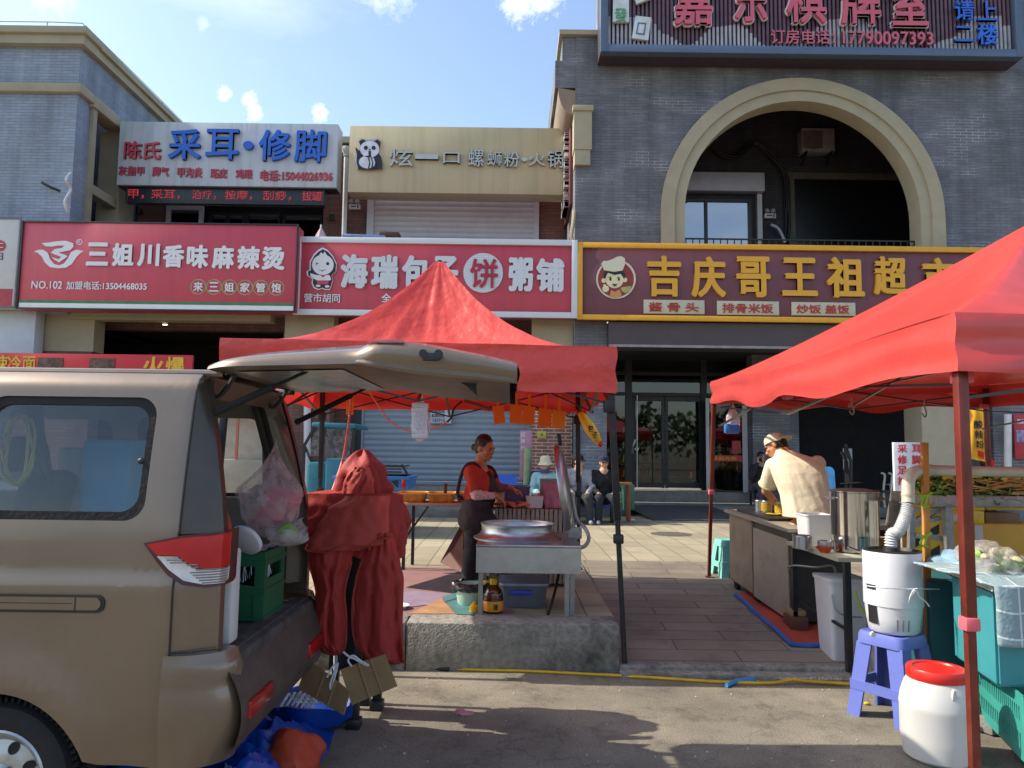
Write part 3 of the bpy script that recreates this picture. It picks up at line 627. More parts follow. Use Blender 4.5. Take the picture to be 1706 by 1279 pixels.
# ================================================================ SIGNS
M_wht = mat('letter_white', '#d8d8d8', rough=.4, var=.03)
M_red1 = mat('sign_red', '#bb4150', rough=.45, var=.03, scale=1.5, dirt='#a23c49', dscale=2, damt=.6, streak=True)
M_signside = mat('sign_side', '#6b6c6f', rough=.5, metal=.3)
def sgn(label, xa, ya, xb, yb, Y, depth, pm, name='shop_sign', cat='sign', bev=.01):
    """box sign from its picture rectangle (heights taken at its middle)"""
    xm, ym = (xa + xb) / 2, (ya + yb) / 2
    x0, x1, z0, z1 = P(xa, ym, Y).x, P(xb, ym, Y).x, P(xm, yb, Y).z, P(xm, ya, Y).z
    t = thing(name, label, cat, ((x0 + x1) / 2, Y + depth / 2, z0))
    m = MB(); m.box(x0, x1, Y, Y + depth, z0, z1, bev); m.build('panel', pm, t)
    return t, x0, x1, z0, z1
def frame(t, x0, x1, z0, z1, Y, fw, th, mt, name='frame', fx=None):
    fx = fx or fw; m = MB()
    m.box(x0, x0 + fx, Y - th, Y - .002, z0, z1, .006); m.box(x1 - fx, x1, Y - th, Y - .002, z0, z1, .006); m.box(x0 + fx, x1 - fx, Y - th + .003, Y - .002, z0, z0 + fw, .006); m.box(x0 + fx, x1 - fx, Y - th + .003, Y - .002, z1 - fw, z1, .006)
    return m.build(name, mt, t)
# --- left red sign
Y = 14.5
t, x0, x1, z0, z1 = sgn('wide red sign with white lettering and a bird emblem above the van roof', 34, 372, 494, 516, Y, .42, M_red1)
frame(t, x0 - .02, x1 + .02, z0 - .02, z1 + .02, Y + .003, .035, .03, M_frame)
zz = lambda py: P(264, py, Y).z
m = MB(); m.box(x0 + .03, x1 - .03, Y - .006, Y - .001, zz(506.5), zz(502)); m.build('green_stripe', mat('sign_green', '#2f7a4a'), t)
m = MB(); m.box(x0 + .03, x1 - .03, Y - .008, Y - .001, zz(516), zz(507)); m.build('white_stripe', M_wht, t)
m = MB(); m.chars([('三', 145, 404, 182, 443), ('姐', 188, 405, 224, 444), ('川', 230, 406, 267, 444), ('香', 272, 408, 308, 446), ('味', 312, 408, 348, 447), ('麻', 354, 409, 391, 448), ('辣', 396, 410, 434, 449), ('烫', 437, 411, 475, 450)], Y, .02, .045); m.build('lettering', M_wht, t)
MB().ptext('NO.102', 53, 468, 104, 481, Y, .008, .02).build('number', M_wht, t); MB().ptext('加盟电话:13504468035', 111, 469, 245, 483, Y, .008, .02).build('phone_line', M_wht, t)
m = MB(); rings = MB(); disc = MB()
for i, c in enumerate('来三姐家管饱'):
    px = 330.5 + i * 26; py = 477.5 + i * .42; m.ptext(c, px - 8, py - 8, px + 8, py + 8, Y, .008, .03)
    v = P(px, py, Y); rr = .155
    rings.plate([(v.x + rr*math.cos(a*math.pi/14), v.z + rr*math.sin(a*math.pi/14)) for a in range(28)], [[(v.x + .135*math.cos(a*math.pi/14), v.z + .135*math.sin(a*math.pi/14)) for a in range(28)]], fn=lambda x, z: (x, Y - .006, z), th=(0, .005, 0))
m.build('slogan', M_wht, t); rings.build('slogan_rings', mat('ring_green', '#8f9a62'), t)
m = MB()   # bird emblem: two wings, bowl, S shaped ribbon
bl = [(57, 419), (65, 416), (72, 416), (80, 421), (84, 432), (91, 440), (99, 442), (107, 439), (114, 430), (119, 420), (128, 416), (140, 418), (134, 422), (128, 428), (120, 440), (110, 446), (97, 447), (84, 445), (75, 437), (70, 427), (63, 421)]
m.outline(bl, Y, .012); m.outline([(70, 405), (82, 404), (96, 402), (110, 401), (122, 405), (123, 411), (117, 417), (106, 419), (98, 421), (108, 424), (113, 427), (106, 432), (99, 437), (92, 433), (86, 428), (98, 432), (103, 428), (92, 424), (85, 421), (92, 415), (104, 413), (108, 409), (98, 409), (86, 411), (76, 410)], Y, .012)
m.build('emblem', M_wht, t)
m = MB(); v = P(132.5, 403, Y); m.plate([(v.x + .06*math.cos(a*math.pi/10), v.z + .06*math.sin(a*math.pi/10)) for a in range(20)], [[(v.x + .045*math.cos(a*math.pi/10), v.z + .045*math.sin(a*math.pi/10)) for a in range(20)]], fn=lambda x, z: (x, Y - .006, z), th=(0, .005, 0)); m.ptext('R', 130, 400.5, 135, 405.5, Y, .006, .02); m.build('register_mark', M_wht, t)
# --- middle red sign
Y = 14.75
t, x0, x1, z0, z1 = sgn('wide red sign with a white dotted frame and a winking bun figure', 493, 399.5, 960, 526, Y, .3, M_red1)
def perfmat():
    m = mat('dotted_white', '#c4c9cc', rough=.5, var=.03); n = m.node_tree; b = n.nodes['Principled BSDF']
    tc = N(n, 'ShaderNodeTexCoord'); vo = N(n, 'ShaderNodeTexVoronoi'); vo.inputs['Scale'].default_value = 22; vo.inputs['Randomness'].default_value = 0; n.links.new(tc.outputs['Object'], vo.inputs[0])
    mr = N(n, 'ShaderNodeMapRange'); mr.inputs[1].default_value = .25; mr.inputs[2].default_value = .3; n.links.new(vo.outputs['Distance'], mr.inputs[0])
    mx = N(n, 'ShaderNodeMixRGB'); mx.inputs[2].default_value = lin('#c8cdd0'); mx.inputs[1].default_value = lin('#98a0a6'); n.links.new(mr.outputs[0], mx.inputs[0]); n.links.new(mx.outputs[0], b.inputs[0]); return m
M_dot = perfmat()
frame(t, x0 - .02, x1 + .02, z0 - .02, z1 + .02, Y + .004, .115, .07, M_dot)
m = MB(); m.chars([('海', 568, 424, 614, 481), ('瑞', 619, 425, 664, 482), ('包', 670, 426, 716, 483), ('子', 720, 427, 764, 484), ('粥', 847, 429, 888, 486), ('铺', 893, 431, 940, 487)], Y, .05, .045); m.build('lettering', M_dot, t)
m = MB(); m.disc(805, 455, 33, Y, .04); d = m.build('white_disc', M_dot, t)
m = MB(); m.ptext('饼', 783, 431, 830, 480, Y - .04, .02, .022); m.build('lettering', mat('disc_red', '#a8243a'), t)
MB().ptext('营市胡同', 507, 489, 567, 504, Y, .02, .02).build('small_lettering', M_wht, t); MB().ptext('全', 636, 489, 652, 504, Y, .02, .03).build('small_lettering', M_wht, t)
E = thing('bun_figure_emblem', 'cut out white bun headed figure at the left end of the middle red sign', 'emblem', P(538, 480, Y - .02)); E.parent = None
bl = [(518, 437), (524, 426), (531, 419), (538, 415), (546, 419), (554, 428), (560, 440), (559, 452), (552, 459), (554, 466), (551, 476), (549, 481), (542, 481), (537, 479), (531, 481), (524, 478), (521, 471), (522, 464), (514, 459), (513, 452), (518, 450)]
gb = lambda k, cx=537, cy=448: [((x - cx) * k + cx, (y - cy) * k + cy) for x, y in bl]
m = MB(); m.outline(gb(1.07), Y, .035); m.build('backing', M_wht, E)
m = MB(); m.outline(gb(1.0), Y - .035, .006); m.build('outline', M_black, E)
m = MB(); m.disc(538, 441, 18, Y - .041, .006, ry=17); m.outline([(531, 426), (535, 420), (538, 423), (541, 419), (546, 427)], Y - .042, .006); m.outline([(527, 458), (549, 458), (552, 466), (545, 468), (528, 467), (518, 461), (517, 455)], Y - .041, .005); m.disc(530, 476, 4, Y - .041, .005, ry=2); m.disc(545, 477, 4, Y - .041, .005, ry=2); m.build('face', M_wht, E)
m = MB(); m.outline([(528, 467), (548, 467), (547, 474), (529, 473)], Y - .042, .008); m.outline([(533, 458), (543, 458), (538, 462)], Y - .047, .004); m.build('apron', M_red1, E)
m = MB(); m.disc(546, 439, 2.6, Y - .048, .004); m.outline([(526, 437), (531, 439), (526, 441), (527, 439)], Y - .048, .004); m.outline([(530, 448), (537, 450.5), (544, 448), (537, 452)], Y - .048, .003); m.build('eyes', M_black, E)
# --- yellow framed sign
Y = 14.78
M_mar = mat('sign_maroon', '#6b3a42', rough=.5, var=.05, scale=1.2, dirt='#5a3038', dscale=2, damt=.6, streak=True)
M_yel = mat('sign_yellow', '#d39a1c', rough=.45, var=.05)
t, x0, x1, z0, z1 = sgn('long maroon sign in a yellow frame with yellow lettering and a chef emblem', 963, 411, 1700, 536, Y, .3, M_mar)
frame(t, x0 - .02, x1 + .02, z0 - .02, z1 + .02, Y + .004, .105, .08, M_yel)
m = MB(); m.chars([('吉', 1077, 427, 1134, 495), ('庆', 1151, 428, 1208, 496), ('哥', 1225, 428, 1282, 496), ('王', 1301, 430, 1360, 494), ('祖', 1376, 429, 1438, 497), ('超', 1454, 428, 1508, 492), ('市', 1535, 430, 1590, 497)], Y, .06, .032); m.build('lettering', mat('letter_yellow', '#d79f22', rough=.4, var=.12, scale=60, bump=.3, bscale=120), t)
M_ivory = mat('ivory_plaque', '#b9b69a', rough=.5, var=.04)
for s, a, b, c, d_ in (('酱 骨 头', 1072, 1173, 500, 523), ('排骨米饭', 1194, 1297, 502, 525), ('炒饭 盖饭', 1318, 1424, 504, 526)):
    xm = (a + b) / 2; ym = (c + d_) / 2
    p_ = MB().box(P(a, ym, Y).x, P(b, ym, Y).x, Y - .035, Y - .001, P(xm, d_, Y).z, P(xm, c, Y).z, .004).build('plaque', M_ivory, t); MB().ptext(s, a + 9, c + 3.5, b - 9, d_ - 3.5, Y - .035, .012, .02).build('small_lettering', mat('plaque_red', '#b2332c'), p_)
E = thing('chef_emblem', 'round emblem of a white hatted chef on the maroon sign', 'emblem', P(1026, 495, Y - .02))
M_iv2 = mat('emblem_ivory', '#cfcbb0', rough=.5, var=.03)
m = MB(); m.disc(1026, 465, 33, Y, .03); m.build('ring', M_iv2, E)
m = MB(); m.disc(1026, 465, 30, Y - .03, .004); m.build('disc', mat('emblem_red', '#8a2f33'), E)
m = MB(); m.outline([(1006, 450), (1004, 443), (1001, 440), (1005, 435), (1012, 435), (1020, 432), (1028, 428), (1035, 427), (1041, 431), (1041, 440), (1037, 451), (1022, 453), (1010, 451)], Y - .034, .03); m.build('hat', M_iv2, E)
m = MB(); m.outline([(1006, 464), (1006, 455), (1011, 450), (1024, 453), (1038, 451), (1042, 457), (1040, 465), (1034, 456), (1024, 458), (1012, 454), (1009, 462)], Y - .040, .006); m.outline([(1012, 461), (1019, 463), (1018, 461)], Y - .047, .003); m.outline([(1027, 463), (1034, 461), (1029, 461)], Y - .047, .003); m.disc(1017, 465, 1.8, Y - .047, .003, ry=2.6); m.disc(1031, 465, 1.8, Y - .047, .003, ry=2.6); m.outline([(1019, 473), (1029, 473), (1024, 477)], Y - .047, .003); m.build('hair', M_black, E)
m = MB(); m.disc(1024, 465, 15, Y - .036, .007, ry=15); m.disc(1006, 467, 4, Y - .035, .004); m.disc(1041, 466, 4, Y - .035, .004); m.disc(1009, 481, 5.5, Y - .036, .006); m.outline([(1006, 480), (1005, 474), (1009, 473), (1011, 480)], Y - .037, .006); m.build('face', mat('emblem_skin', '#d9cda4'), E)
m = MB(); m.outline([(1015, 494), (1018, 483), (1024, 486), (1032, 482), (1036, 492), (1026, 496)], Y - .037, .006); m.build('apron', mat('emblem_apron', '#c98a52'), E)
m = MB(); m.outline([(1034, 479), (1052, 476), (1050, 483), (1043, 488), (1036, 485)], Y - .038, .006); m.build('bowl', mat('emblem_bowl', '#a9a55e'), E)
# --- upstairs white sign
Y = 16.2
M_w2 = mat('sign_pale', '#bcc3c6', rough=.5, var=.04, scale=2, dirt='#90959a', dscale=2, damt=.6, streak=True)
t, x0, x1, z0, z1 = sgn('pale grey sign with big blue lettering on the upper floor', 197, 204, 562, 310, Y, .45, M_w2)
m = MB(); m.chars([('采', 283, 217, 337, 268), ('耳', 345, 217, 400, 268), ('·', 407, 237, 424, 251), ('修', 433, 218, 486, 270), ('脚', 492, 218, 546, 272)], Y, .09, .022); m.build('blue_lettering', mat('letter_blue', '#1f5fc0', rough=.4, var=.04), t)
M_lr = mat('letter_red', '#b23a4c', rough=.45)
m = MB(); m.chars([('陈', 208, 236, 238, 266), ('氏', 241, 237, 270, 267)], Y, .05, .02); m.build('red_lettering', M_lr, t)
for q in [('灰指甲', 198, 277, 241, 293), ('脚气', 254, 278, 282, 294), ('甲沟炎', 296, 279, 338, 296), ('跖疣', 351, 281, 379, 297), ('鸡眼', 393, 282, 421, 298), ('电话:15044026936', 434, 284, 555, 302)]: MB().chars([q], Y, .02, .03).build('small_lettering', M_lr, t)
m = MB(); m.box(x0, x1, Y + .06, Y + .4, z0 - .02, z0 - .004); m.build('base_rail', M_frame, t)
t, x0, x1, z0, z1 = sgn('dark dot matrix board with dim red characters under the blue lettered sign', 210, 310, 541, 340, 16.3, .15, mat('led_board', '#222329', rough=.4, var=.1), name='dot_matrix_board')
frame(t, x0, x1, z0, z1, 16.302, .05, .02, M_frame)
def ledmat():
    m = emit('led_red', '#c8323a', .75); n = m.node_tree; b = n.nodes['Principled BSDF']
    tc = N(n, 'ShaderNodeTexCoord'); vo = N(n, 'ShaderNodeTexVoronoi'); vo.inputs['Scale'].default_value = 24; vo.inputs['Randomness'].default_value = 0.15; n.links.new(tc.outputs['Object'], vo.inputs[0])
    mr = N(n, 'ShaderNodeMapRange'); mr.inputs[1].default_value = .45; mr.inputs[2].default_value = .5; mr.inputs[3].default_value = .4; mr.inputs[4].default_value = .02; n.links.new(vo.outputs['Distance'], mr.inputs[0]); n.links.new(mr.outputs[0], b.inputs['Emission Strength']); b.inputs['Base Color'].default_value = (.06, .01, .012, 1); return m
m = MB()
for s, a, b in (('甲，', 214, 240), ('采耳，', 252, 300), ('治疗，', 320, 360), ('按摩，', 375, 420), ('刮痧，', 438, 485), ('拔罐', 503, 537)): m.ptext(s, a, 317 + (a - 375) * .012, b, 333 + (a - 375) * .012, 16.298, .004, .01)
m.build('lettering', ledmat(), t)
# --- beige panda sign
t, x0, x1, z0, z1 = sgn('beige sign board with silver lettering and a panda emblem beside the grey brick corner', 581, 211, 945, 322, Y, .5, M_cream)
M_silver = mat('letter_silver', '#b3b3a8', rough=.35, metal=.5, var=.06)
m = MB(); m.chars([('炫', 650, 249, 688, 279), ('一', 692, 259, 731, 267), ('口', 739, 256, 766, 274), ('螺', 781, 251, 806, 279), ('蛳', 812, 254, 836, 278), ('粉', 840, 254, 865, 280), ('·', 869, 264, 878, 271), ('火', 881, 257, 908, 278), ('锅', 912, 252, 938, 281)], Y, .08, .006); m.build('lettering', M_silver, t)
E = thing('panda_emblem', 'cut out panda eating noodles mounted on the beige board', 'emblem', P(615, 283, Y - .02))
pb = [(594, 270), (595, 252), (600, 250), (601, 243), (598, 236), (603, 232), (608, 235), (616, 234), (624, 235), (629, 232), (634, 236), (633, 245), (631, 255), (635, 261), (637, 270), (637, 281), (616, 283), (597, 282)]
m = MB(); m.outline([((x - 616) * 1.05 + 616, (y - 258) * 1.05 + 258) for x, y in pb], Y, .06); m.build('backing', M_silver, E)
m = MB(); m.outline(pb, Y - .06, .008); m.disc(604.5, 237, 5, Y - .07, .006); m.disc(628.5, 238, 5, Y - .07, .006); m.outline([(592, 246), (594, 246), (602, 256), (600, 264), (595, 258)], Y - .066, .008); m.build('fur_black', mat('panda_black', '#22222c'), E)
m = MB(); m.disc(616, 248.5, 16, Y - .066, .012, ry=14); m.disc(612, 270, 14, Y - .068, .01, ry=10.5); m.build('fur_white', mat('panda_white', '#cfd0dc'), E)
m = MB(); m.disc(609.5, 246, 3.4, Y - .083, .004); m.disc(622.5, 246, 3.4, Y - .083, .004); m.disc(616, 249, 1.6, Y - .083, .003, ry=1.1); m.outline([(614, 251), (618, 251), (618, 262), (614, 262)], Y - .083, .003)
for x in (614, 619, 624): m.outline([(x - 1, 263), (x + 1, 262), (x + 3, 272), (x + 1.5, 280), (x - 1, 280), (x + 1, 271)], Y - .079, .004)
m.build('marks', M_black, E)
# --- vertical sign on the corner side wall
t = thing('blade_sign', 'narrow maroon vertical sign with white characters on the grey building side', 'sign', P(948, 345, 15.6))
YV = 15.9; v0 = P(949, 345, YV); v1 = P(949, 215, YV)
m = MB(); m.box(v0.x - .02, v0.x + .04, YV - .25, YV + 1.6, v0.z, v1.z, .01); m.build('panel', mat('blade_maroon', '#6d3438', rough=.5), t)
m = MB(); n_ = 8; h_ = (v1.z - v0.z) / n_
MV = Matrix.Translation((v0.x - .022, 0, 0)) @ Matrix.Rotation(-math.pi / 2, 4, 'Z')
for i, c in enumerate('麻辣火锅螺蛳粉面'):
    m.text(c, -(YV + .5) - .5, -(YV + .5) + .5, v1.z - (i + .9) * h_, v1.z - (i + .12) * h_, 0, .09, .03, M=MV)
m.build('lettering', M_wht, t)
# --- big top sign
Y = 14.55
M_navy = mat('sign_navy', '#55657a', rough=.45, metal=.3, var=.05)
xm = 1350; z0, z1 = P(xm, 93, Y).z, P(xm, -75, Y).z; x0, x1 = P(1000, 40, Y).x, P(1700, 40, Y).x
t = thing('roof_sign', 'large slatted sign with mahjong tiles and pink lettering high on the grey building', 'sign', ((x0 + x1) / 2, Y, z0))
m = MB(); m.box(x0, x1, Y + .12, Y + .5, z0, z1); m.build('panel', mat('slat_back', '#3d3039', rough=.6), t)
frame(t, x0, x1, z0, z1, Y + .12, .16, .2, M_navy, fx=.15)
sl_ = MB(); pitch = .085; n_ = int((x1 - x0 - .3) / pitch)
def wav(px):   # picture height where the pale lower part of the slats begins
    kx = [1000, 1048, 1083, 1110, 1150, 1200, 1240, 1290, 1350, 1400, 1450, 1500, 1560, 1610, 1660, 1700]; ky = [24, 26, 28, 54, 74, 42, 38, 74, 62, 30, 26, 56, 78, 62, 24, 24]
    for i in range(len(kx) - 1):
        if kx[i] <= px <= kx[i+1]:
            u = (px - kx[i]) / (kx[i+1] - kx[i]); u = u * u * (3 - 2 * u); return ky[i] * (1 - u) + ky[i+1] * u
    return 40
for i in range(n_):
    x = x0 + .17 + i * pitch; px = 853 + (x) * 1250 / Y; zw = P(px, wav(px), Y).z
    sl_.mi = 0; sl_.box(x, x + .045, Y + .05, Y + .115, zw, z1 - .16); sl_.mi = 1; sl_.box(x, x + .045, Y + .05, Y + .115, z0 + .16, zw - .001)
sl_.build('slats', [mat('slat_plum', '#624a55', rough=.5), mat('slat_pale', '#a5a5aa', rough=.5)], t)
M_pk = mat('letter_pink', '#c55a6c', rough=.45, var=.05)
m = MB(); m.chars([('嘉', 1122, -32, 1186, 45), ('乐', 1222, -32, 1276, 40), ('棋', 1308, -30, 1374, 42), ('牌', 1398, -28, 1464, 44), ('室', 1482, -26, 1542, 47)], Y, .1, .02); m.build('lettering', M_pk, t)
m = MB(); m.chars([('嘉', 1120, -34, 1188, 47), ('乐', 1220, -34, 1278, 42), ('棋', 1306, -32, 1376, 44), ('牌', 1396, -30, 1466, 46), ('室', 1480, -28, 1544, 49)], Y + .02, .04, .04); m.build('letter_edge', M_wht, t)
for q in (('订房电话：', 1283, 51, 1390, 75), ('17790097393', 1402, 54, 1553, 76)): MB().chars([q], Y, .05, .02).build('phone_line', mat('letter_rose', '#b8606f', rough=.45), t)
m = MB(); m.chars([('请', 1587, 3, 1620, 36), ('上', 1625, 4, 1658, 37), ('二', 1588, 46, 1618, 72), ('楼', 1625, 42, 1659, 77)], Y, .07, .02); m.build('blue_lettering', mat('letter_blue2', '#2a62c4', rough=.4), t)
tl = MB(); tl.outline([(1021, -4), (1047, -4), (1047, 39), (1020, 39)], Y + .03, .07); tl.outline([(1058, 29), (1084, 32), (1079, 70), (1052, 66)], Y + .03, .07); tl.outline([(1052, -14), (1060, 9), (1084, 0), (1078, -20)], Y + .03, .07); k_ = tl.build('mahjong_tile', mat('tile_ivory', '#c3ccc8', rough=.35), t)
m = MB(); m.ptext('發', 1024, 13, 1044, 36, Y - .04, .01, .02); m.build('tile_character', mat('tile_green', '#5a9a72'), k_)
m = MB(); q = [P(a, b, Y) for a, b in [(1062, 39), (1076, 40), (1073, 60), (1059, 58)]]; q2 = [P(a, b, Y) for a, b in [(1064, 41), (1074, 42), (1071, 58), (1061, 56.5)]]
m.plate([(v.x, v.z) for v in q], [[(v.x, v.z) for v in q2]], fn=lambda x, z: (x, Y - .05, z), th=(0, .008, 0)); m.build('tile_mark', mat('tile_blue', '#55608f'), k_)
# --- partial white sign at far left
Y = 14.5
t, x0, x1, z0, z1 = sgn('white and red sign cut by the left picture edge', -90, 363, 29, 511, Y, .5, mat('sign_offwhite', '#c0bfba', rough=.5, var=.04))
m = MB(); m.box(x0, x1 - .05, Y - .006, Y - .001, P(0, 511, Y).z + .02, P(0, 481, Y).z); m.build('red_band', mat('sign_red_dim', '#a33b44'), t)
frame(t, x0, x1 + .03, z0 - .02, z1 + .02, Y + .003, .04, .02, M_signside)
m = MB(); m.disc(1, 409, 9, Y, .012); m.build('red_seal', mat('seal_red', '#b2404a'), t)
m = MB(); m.ptext('二', -4, 405, 6, 413, Y - .012, .006, .04); m.build('seal_character', M_wht, t)
m = MB(); m.ptext('日', -6, 421, 5, 433, Y, .008, .01); m.build('lettering', M_signside, t)
# white panel under it
t, x0, x1, z0, z1 = sgn('blank pale panel under the white sign at the left edge', -90, 517, 56, 640, 14.85, .3, mat('panel_pale', '#b9c0c6', rough=.5, var=.04), name='wall_panel', cat='panel')
# red banner behind van
Y = 14.2
t, x0, x1, z0, z1 = sgn('red banner with yellow characters showing over the van roof', -60, 589, 320, 650, Y, .05, mat('banner_red', '#bb2429', rough=.5, var=.05), name='banner', cat='banner')
M_by = mat('banner_yellow', '#d0a52c', rough=.5)
m = MB(); m.chars([('辣', -14, 591, 14, 618), ('冷', 12, 592, 36, 618), ('面', 38, 593, 60, 619)], Y, .008, .02); m.chars([('火', 238, 594, 274, 628), ('爆', 276, 594, 308, 628)], Y, .008, .03); m.build('lettering', M_by, t)
for a, b in ((64, 106), (150, 192)): MB().box(P(a, 600, Y).x, P(b, 600, Y).x, Y - .012, Y - .002, P(90, 640, Y).z, P(90, 596, Y).z, .01).build('food_picture', mat('food_picture', '#5a3b2c', var=.7, scale=18), t)
MB().box(x1 - .08, x1 - .02, Y + .051, Y + .11, .35, z1).box(x0 + .3, x0 + .36, Y + .051, Y + .11, .35, z1).build('support_post', M_signside, t)
# poster board beside the stove
Y = 13.2
t, x0, x1, z0, z1 = sgn('white standing board with red characters behind the pipe', 1490, 737, 1538, 838, Y, .06, mat('board_white', '#c3c7cc', rough=.5), name='notice_board')
m = MB(); m.chars([('采', 1495, 740, 1511, 754), ('耳', 1519, 740, 1535, 754), ('修', 1495, 758, 1511, 773), ('脚', 1519, 758, 1535, 773), ('足', 1495, 776, 1511, 791), ('疗', 1519, 776, 1535, 791), ('按', 1495, 794, 1511, 808), ('摩', 1519, 794, 1535, 808)], Y, .01, .02); m.build('lettering', mat('board_red', '#c8293a'), t)
m = MB(); m.box(x0 + .02, x1 - .02, Y - .006, Y - .001, z0 + .03, z0 + .13); m.build('phone_band', mat('board_red', '#c8293a'), t)
m = MB(); m.box(x0 + .05, x0 + .09, Y + .06, Y + .1, .35, z0); m.box(x1 - .09, x1 - .05, Y + .06, Y + .1, .35, z0); m.bar((x0 + .07, Y + .08, z0 + .6), (x0 + .07, Y + .5, .35), .03); m.build('stand', M_galv, t)
# yellow flag and red poster at right
Y = 12.5
t = thing('hanging_flag', 'yellow flag with black brush characters and red edge behind the far tent pole', 'flag', P(1626, 762, Y))
m = MB(); m.grid(lambda u, v: P(1608 + 30 * u + v * 3, 681 + 82 * v + 6 * u * v, Y + .03 * math.sin(u * 7 + v * 3)), 10, 14); m.build('cloth', clothmat('flag_yellow', '#e0a51c', trans=.3), t, recalc=False)
m = MB(); m.chars([('酸', 1622, 700, 1637, 714), ('辣', 1624, 717, 1638, 731), ('粉', 1626, 734, 1639, 747)], Y - .04, .006, .02); m.build('lettering', M_black, t)
m = MB(); m.grid(lambda u, v: P(1612 + 45 * u, 738 + 22 * u * u + (6 + 8 * u) * v + 8, Y + .02 + .03 * math.sin(u * 9)), 10, 4); m.build('red_fringe', clothmat('flag_red', '#c8201c', trans=.3), t, recalc=False)
t, x0, x1, z0, z1 = sgn('red menu poster on the grey wall at the right picture edge', 1690, 690, 1760, 765, 15.6, .04, mat('menu_red', '#b03240', rough=.4), name='menu_poster', cat='poster')
m = MB()
m.ptext('酸辣粉', 1694, 698, 1740, 706, 15.6, .006, .02); m.build('lettering', M_wht, t)
m = MB(); m.box(x0 + .04, x1 - .1, 15.588, 15.598, z0 + .35, z0 + .6); m.build('food_picture', mat('menu_picture', '#8e86a8', var=.5, scale=15), t)
# notices by the shutter
Y = 15.15
t, x0, x1, z0, z1 = sgn('small yellow notice on the orange brick pier', 895, 718, 910, 730, Y, .02, mat('notice_yellow', '#b3a54a', rough=.5), name='notice', cat='notice')
m = MB(); m.disc(902.5, 724, 2.6, Y, .004); m.build('mark', mat('notice_mark', '#7d7a2c'), t)
Y = 15.9
t, x0, x1, z0, z1 = sgn('white paper notice with dark characters stuck on the blue grey shutter', 717, 678, 752, 705, Y, .01, mat('paper', '#b9bfc6', rough=.7), name='notice', cat='notice')
m = MB(); m.ptext('出租出兑', 719, 681, 741, 688, Y, .004, .02); m.ptext('此房出租', 719, 689, 741, 695, Y, .004, .02); m.ptext('137715', 721, 697, 741, 703, Y, .004, .02); m.build('lettering', mat('ink', '#2f3550'), t)
Y = 14.3
t, x0, x1, z0, z1 = sgn('pink vertical banner standing by the brick pier', 866, 717, 886, 800, Y, .03, mat('pink_panel', '#a8788c', rough=.6), name='banner', cat='banner')
m = MB(); m.chars([('招', 868, 720, 875, 728), ('牌', 868, 731, 875, 739), ('出', 868, 742, 875, 750)], Y, .004, .01); m.build('lettering', M_wht, t)
# ================================================================ TENTS
M_tent = clothmat('tent_red', '#d04b40', trans=.22, rough=.38, bump=.9, bscale=8, spec=.6, tcol='#e0403a')
M_tent2 = clothmat('tent_red_smooth', '#c6453e', trans=.07, rough=.3, bump=.5, bscale=4, spec=.7, tcol='#e0403a')
M_pole = mat('pole_black', '#23242a', rough=.4, metal=.2, var=.15, dirt='#4a4844', dscale=9)
M_polem = mat('pole_maroon', '#6a2a20', rough=.35, metal=.2, var=.2, scale=9, dirt='#8a4a30', dscale=7)
M_clip = mat('clip_black', '#1b1b1e', rough=.5)
M_pink = mat('clamp_pink', '#d8616a', rough=.5)
def fbm(p): return noise.noise(p) + .5 * noise.noise(p * 2.1) + .25 * noise.noise(p * 4.3)
def canopy(corner, peak, powr, vh, name, mt, parent, crease, nseg=64, sag=.0, wav=0, n2=26, topcap=.03, rip=1.0, wavside=None):
    """pop-up tent roof: four sagging faces up to a cap, and a hanging valance; corner(u,v) gives the eave rectangle"""
    m = MB()
    def pt(s, t):   # s around 0..4, t 0 eave .. 1 peak
        k = int(s) % 4; f = s - int(s)
        C = [corner(0, 0), corner(1, 0), corner(1, 1), corner(0, 1)]
        e = C[k].lerp(C[(k + 1) % 4], f)
        e = e + V((0, 0, -sag * math.sin(math.pi * f) ** 2))
        tt = t * (1 - topcap)
        p = e.lerp(peak, tt); hp = tt ** powr
        p.z = e.z + (peak.z - e.z) * hp
        mid = math.sin(math.pi * f)
        p.z -= .10 * mid * math.sin(math.pi * t) * crease * .8
        q = V((s * 2.3, t * 1.3, 1.7))
        rad = noise.noise(V((s * 9, t * 1.2, 4))) * .5 + noise.noise(V((s * 17 + t * 2, t * 2.5, 9))) * .35 + noise.noise(V((s * 5, t * 7, 2))) * .4
        d = rad * .028 * crease * math.sin(math.pi * min(1, max(0, t * .9 + .06))) * (.35 + .65 * mid)
        n_ = (p - V((peak.x, peak.y, p.z - 1.2))).normalized(); p += n_ * d
        return p
    m.grid(lambda u, v: pt(4 * u, v), nseg * 2, n2, cu=True)
    def val(s, t):
        p = pt(s, 0); k = int(s) % 4; f = s - int(s)
        C = [corner(0, 0), corner(1, 0), corner(1, 1), corner(0, 1)]
        d = (C[(k + 1) % 4] - C[k]).normalized(); nrm = V((d.y, -d.x, 0))
        e = math.sin(math.pi * f)
        w_ = (math.sin(f * 31 + k) * .5 + math.sin(f * 13 + k * 2) * .8) * wav + fbm(V((s * 6, t * 1.5, 3))) * .012 * rip
        w2 = math.sin(t * 9 + f * 4) * .006 * rip
        return p + V((0, 0, -vh * t * (1 + (.16 * math.sin(f * 18 + 1) * e if wav else .02 * math.sin(f * 25))))) + nrm * ((w_ * t + w2 + .035 * t * e) )
    m.grid(lambda u, v: val(4 * u, v), nseg * 2, 8, cu=True)
    bmesh.ops.remove_doubles(m.bm, verts=m.bm.verts[:], dist=.0005)
    o = m.build(name, mt, parent, ang=60, recalc=False)
    return pt
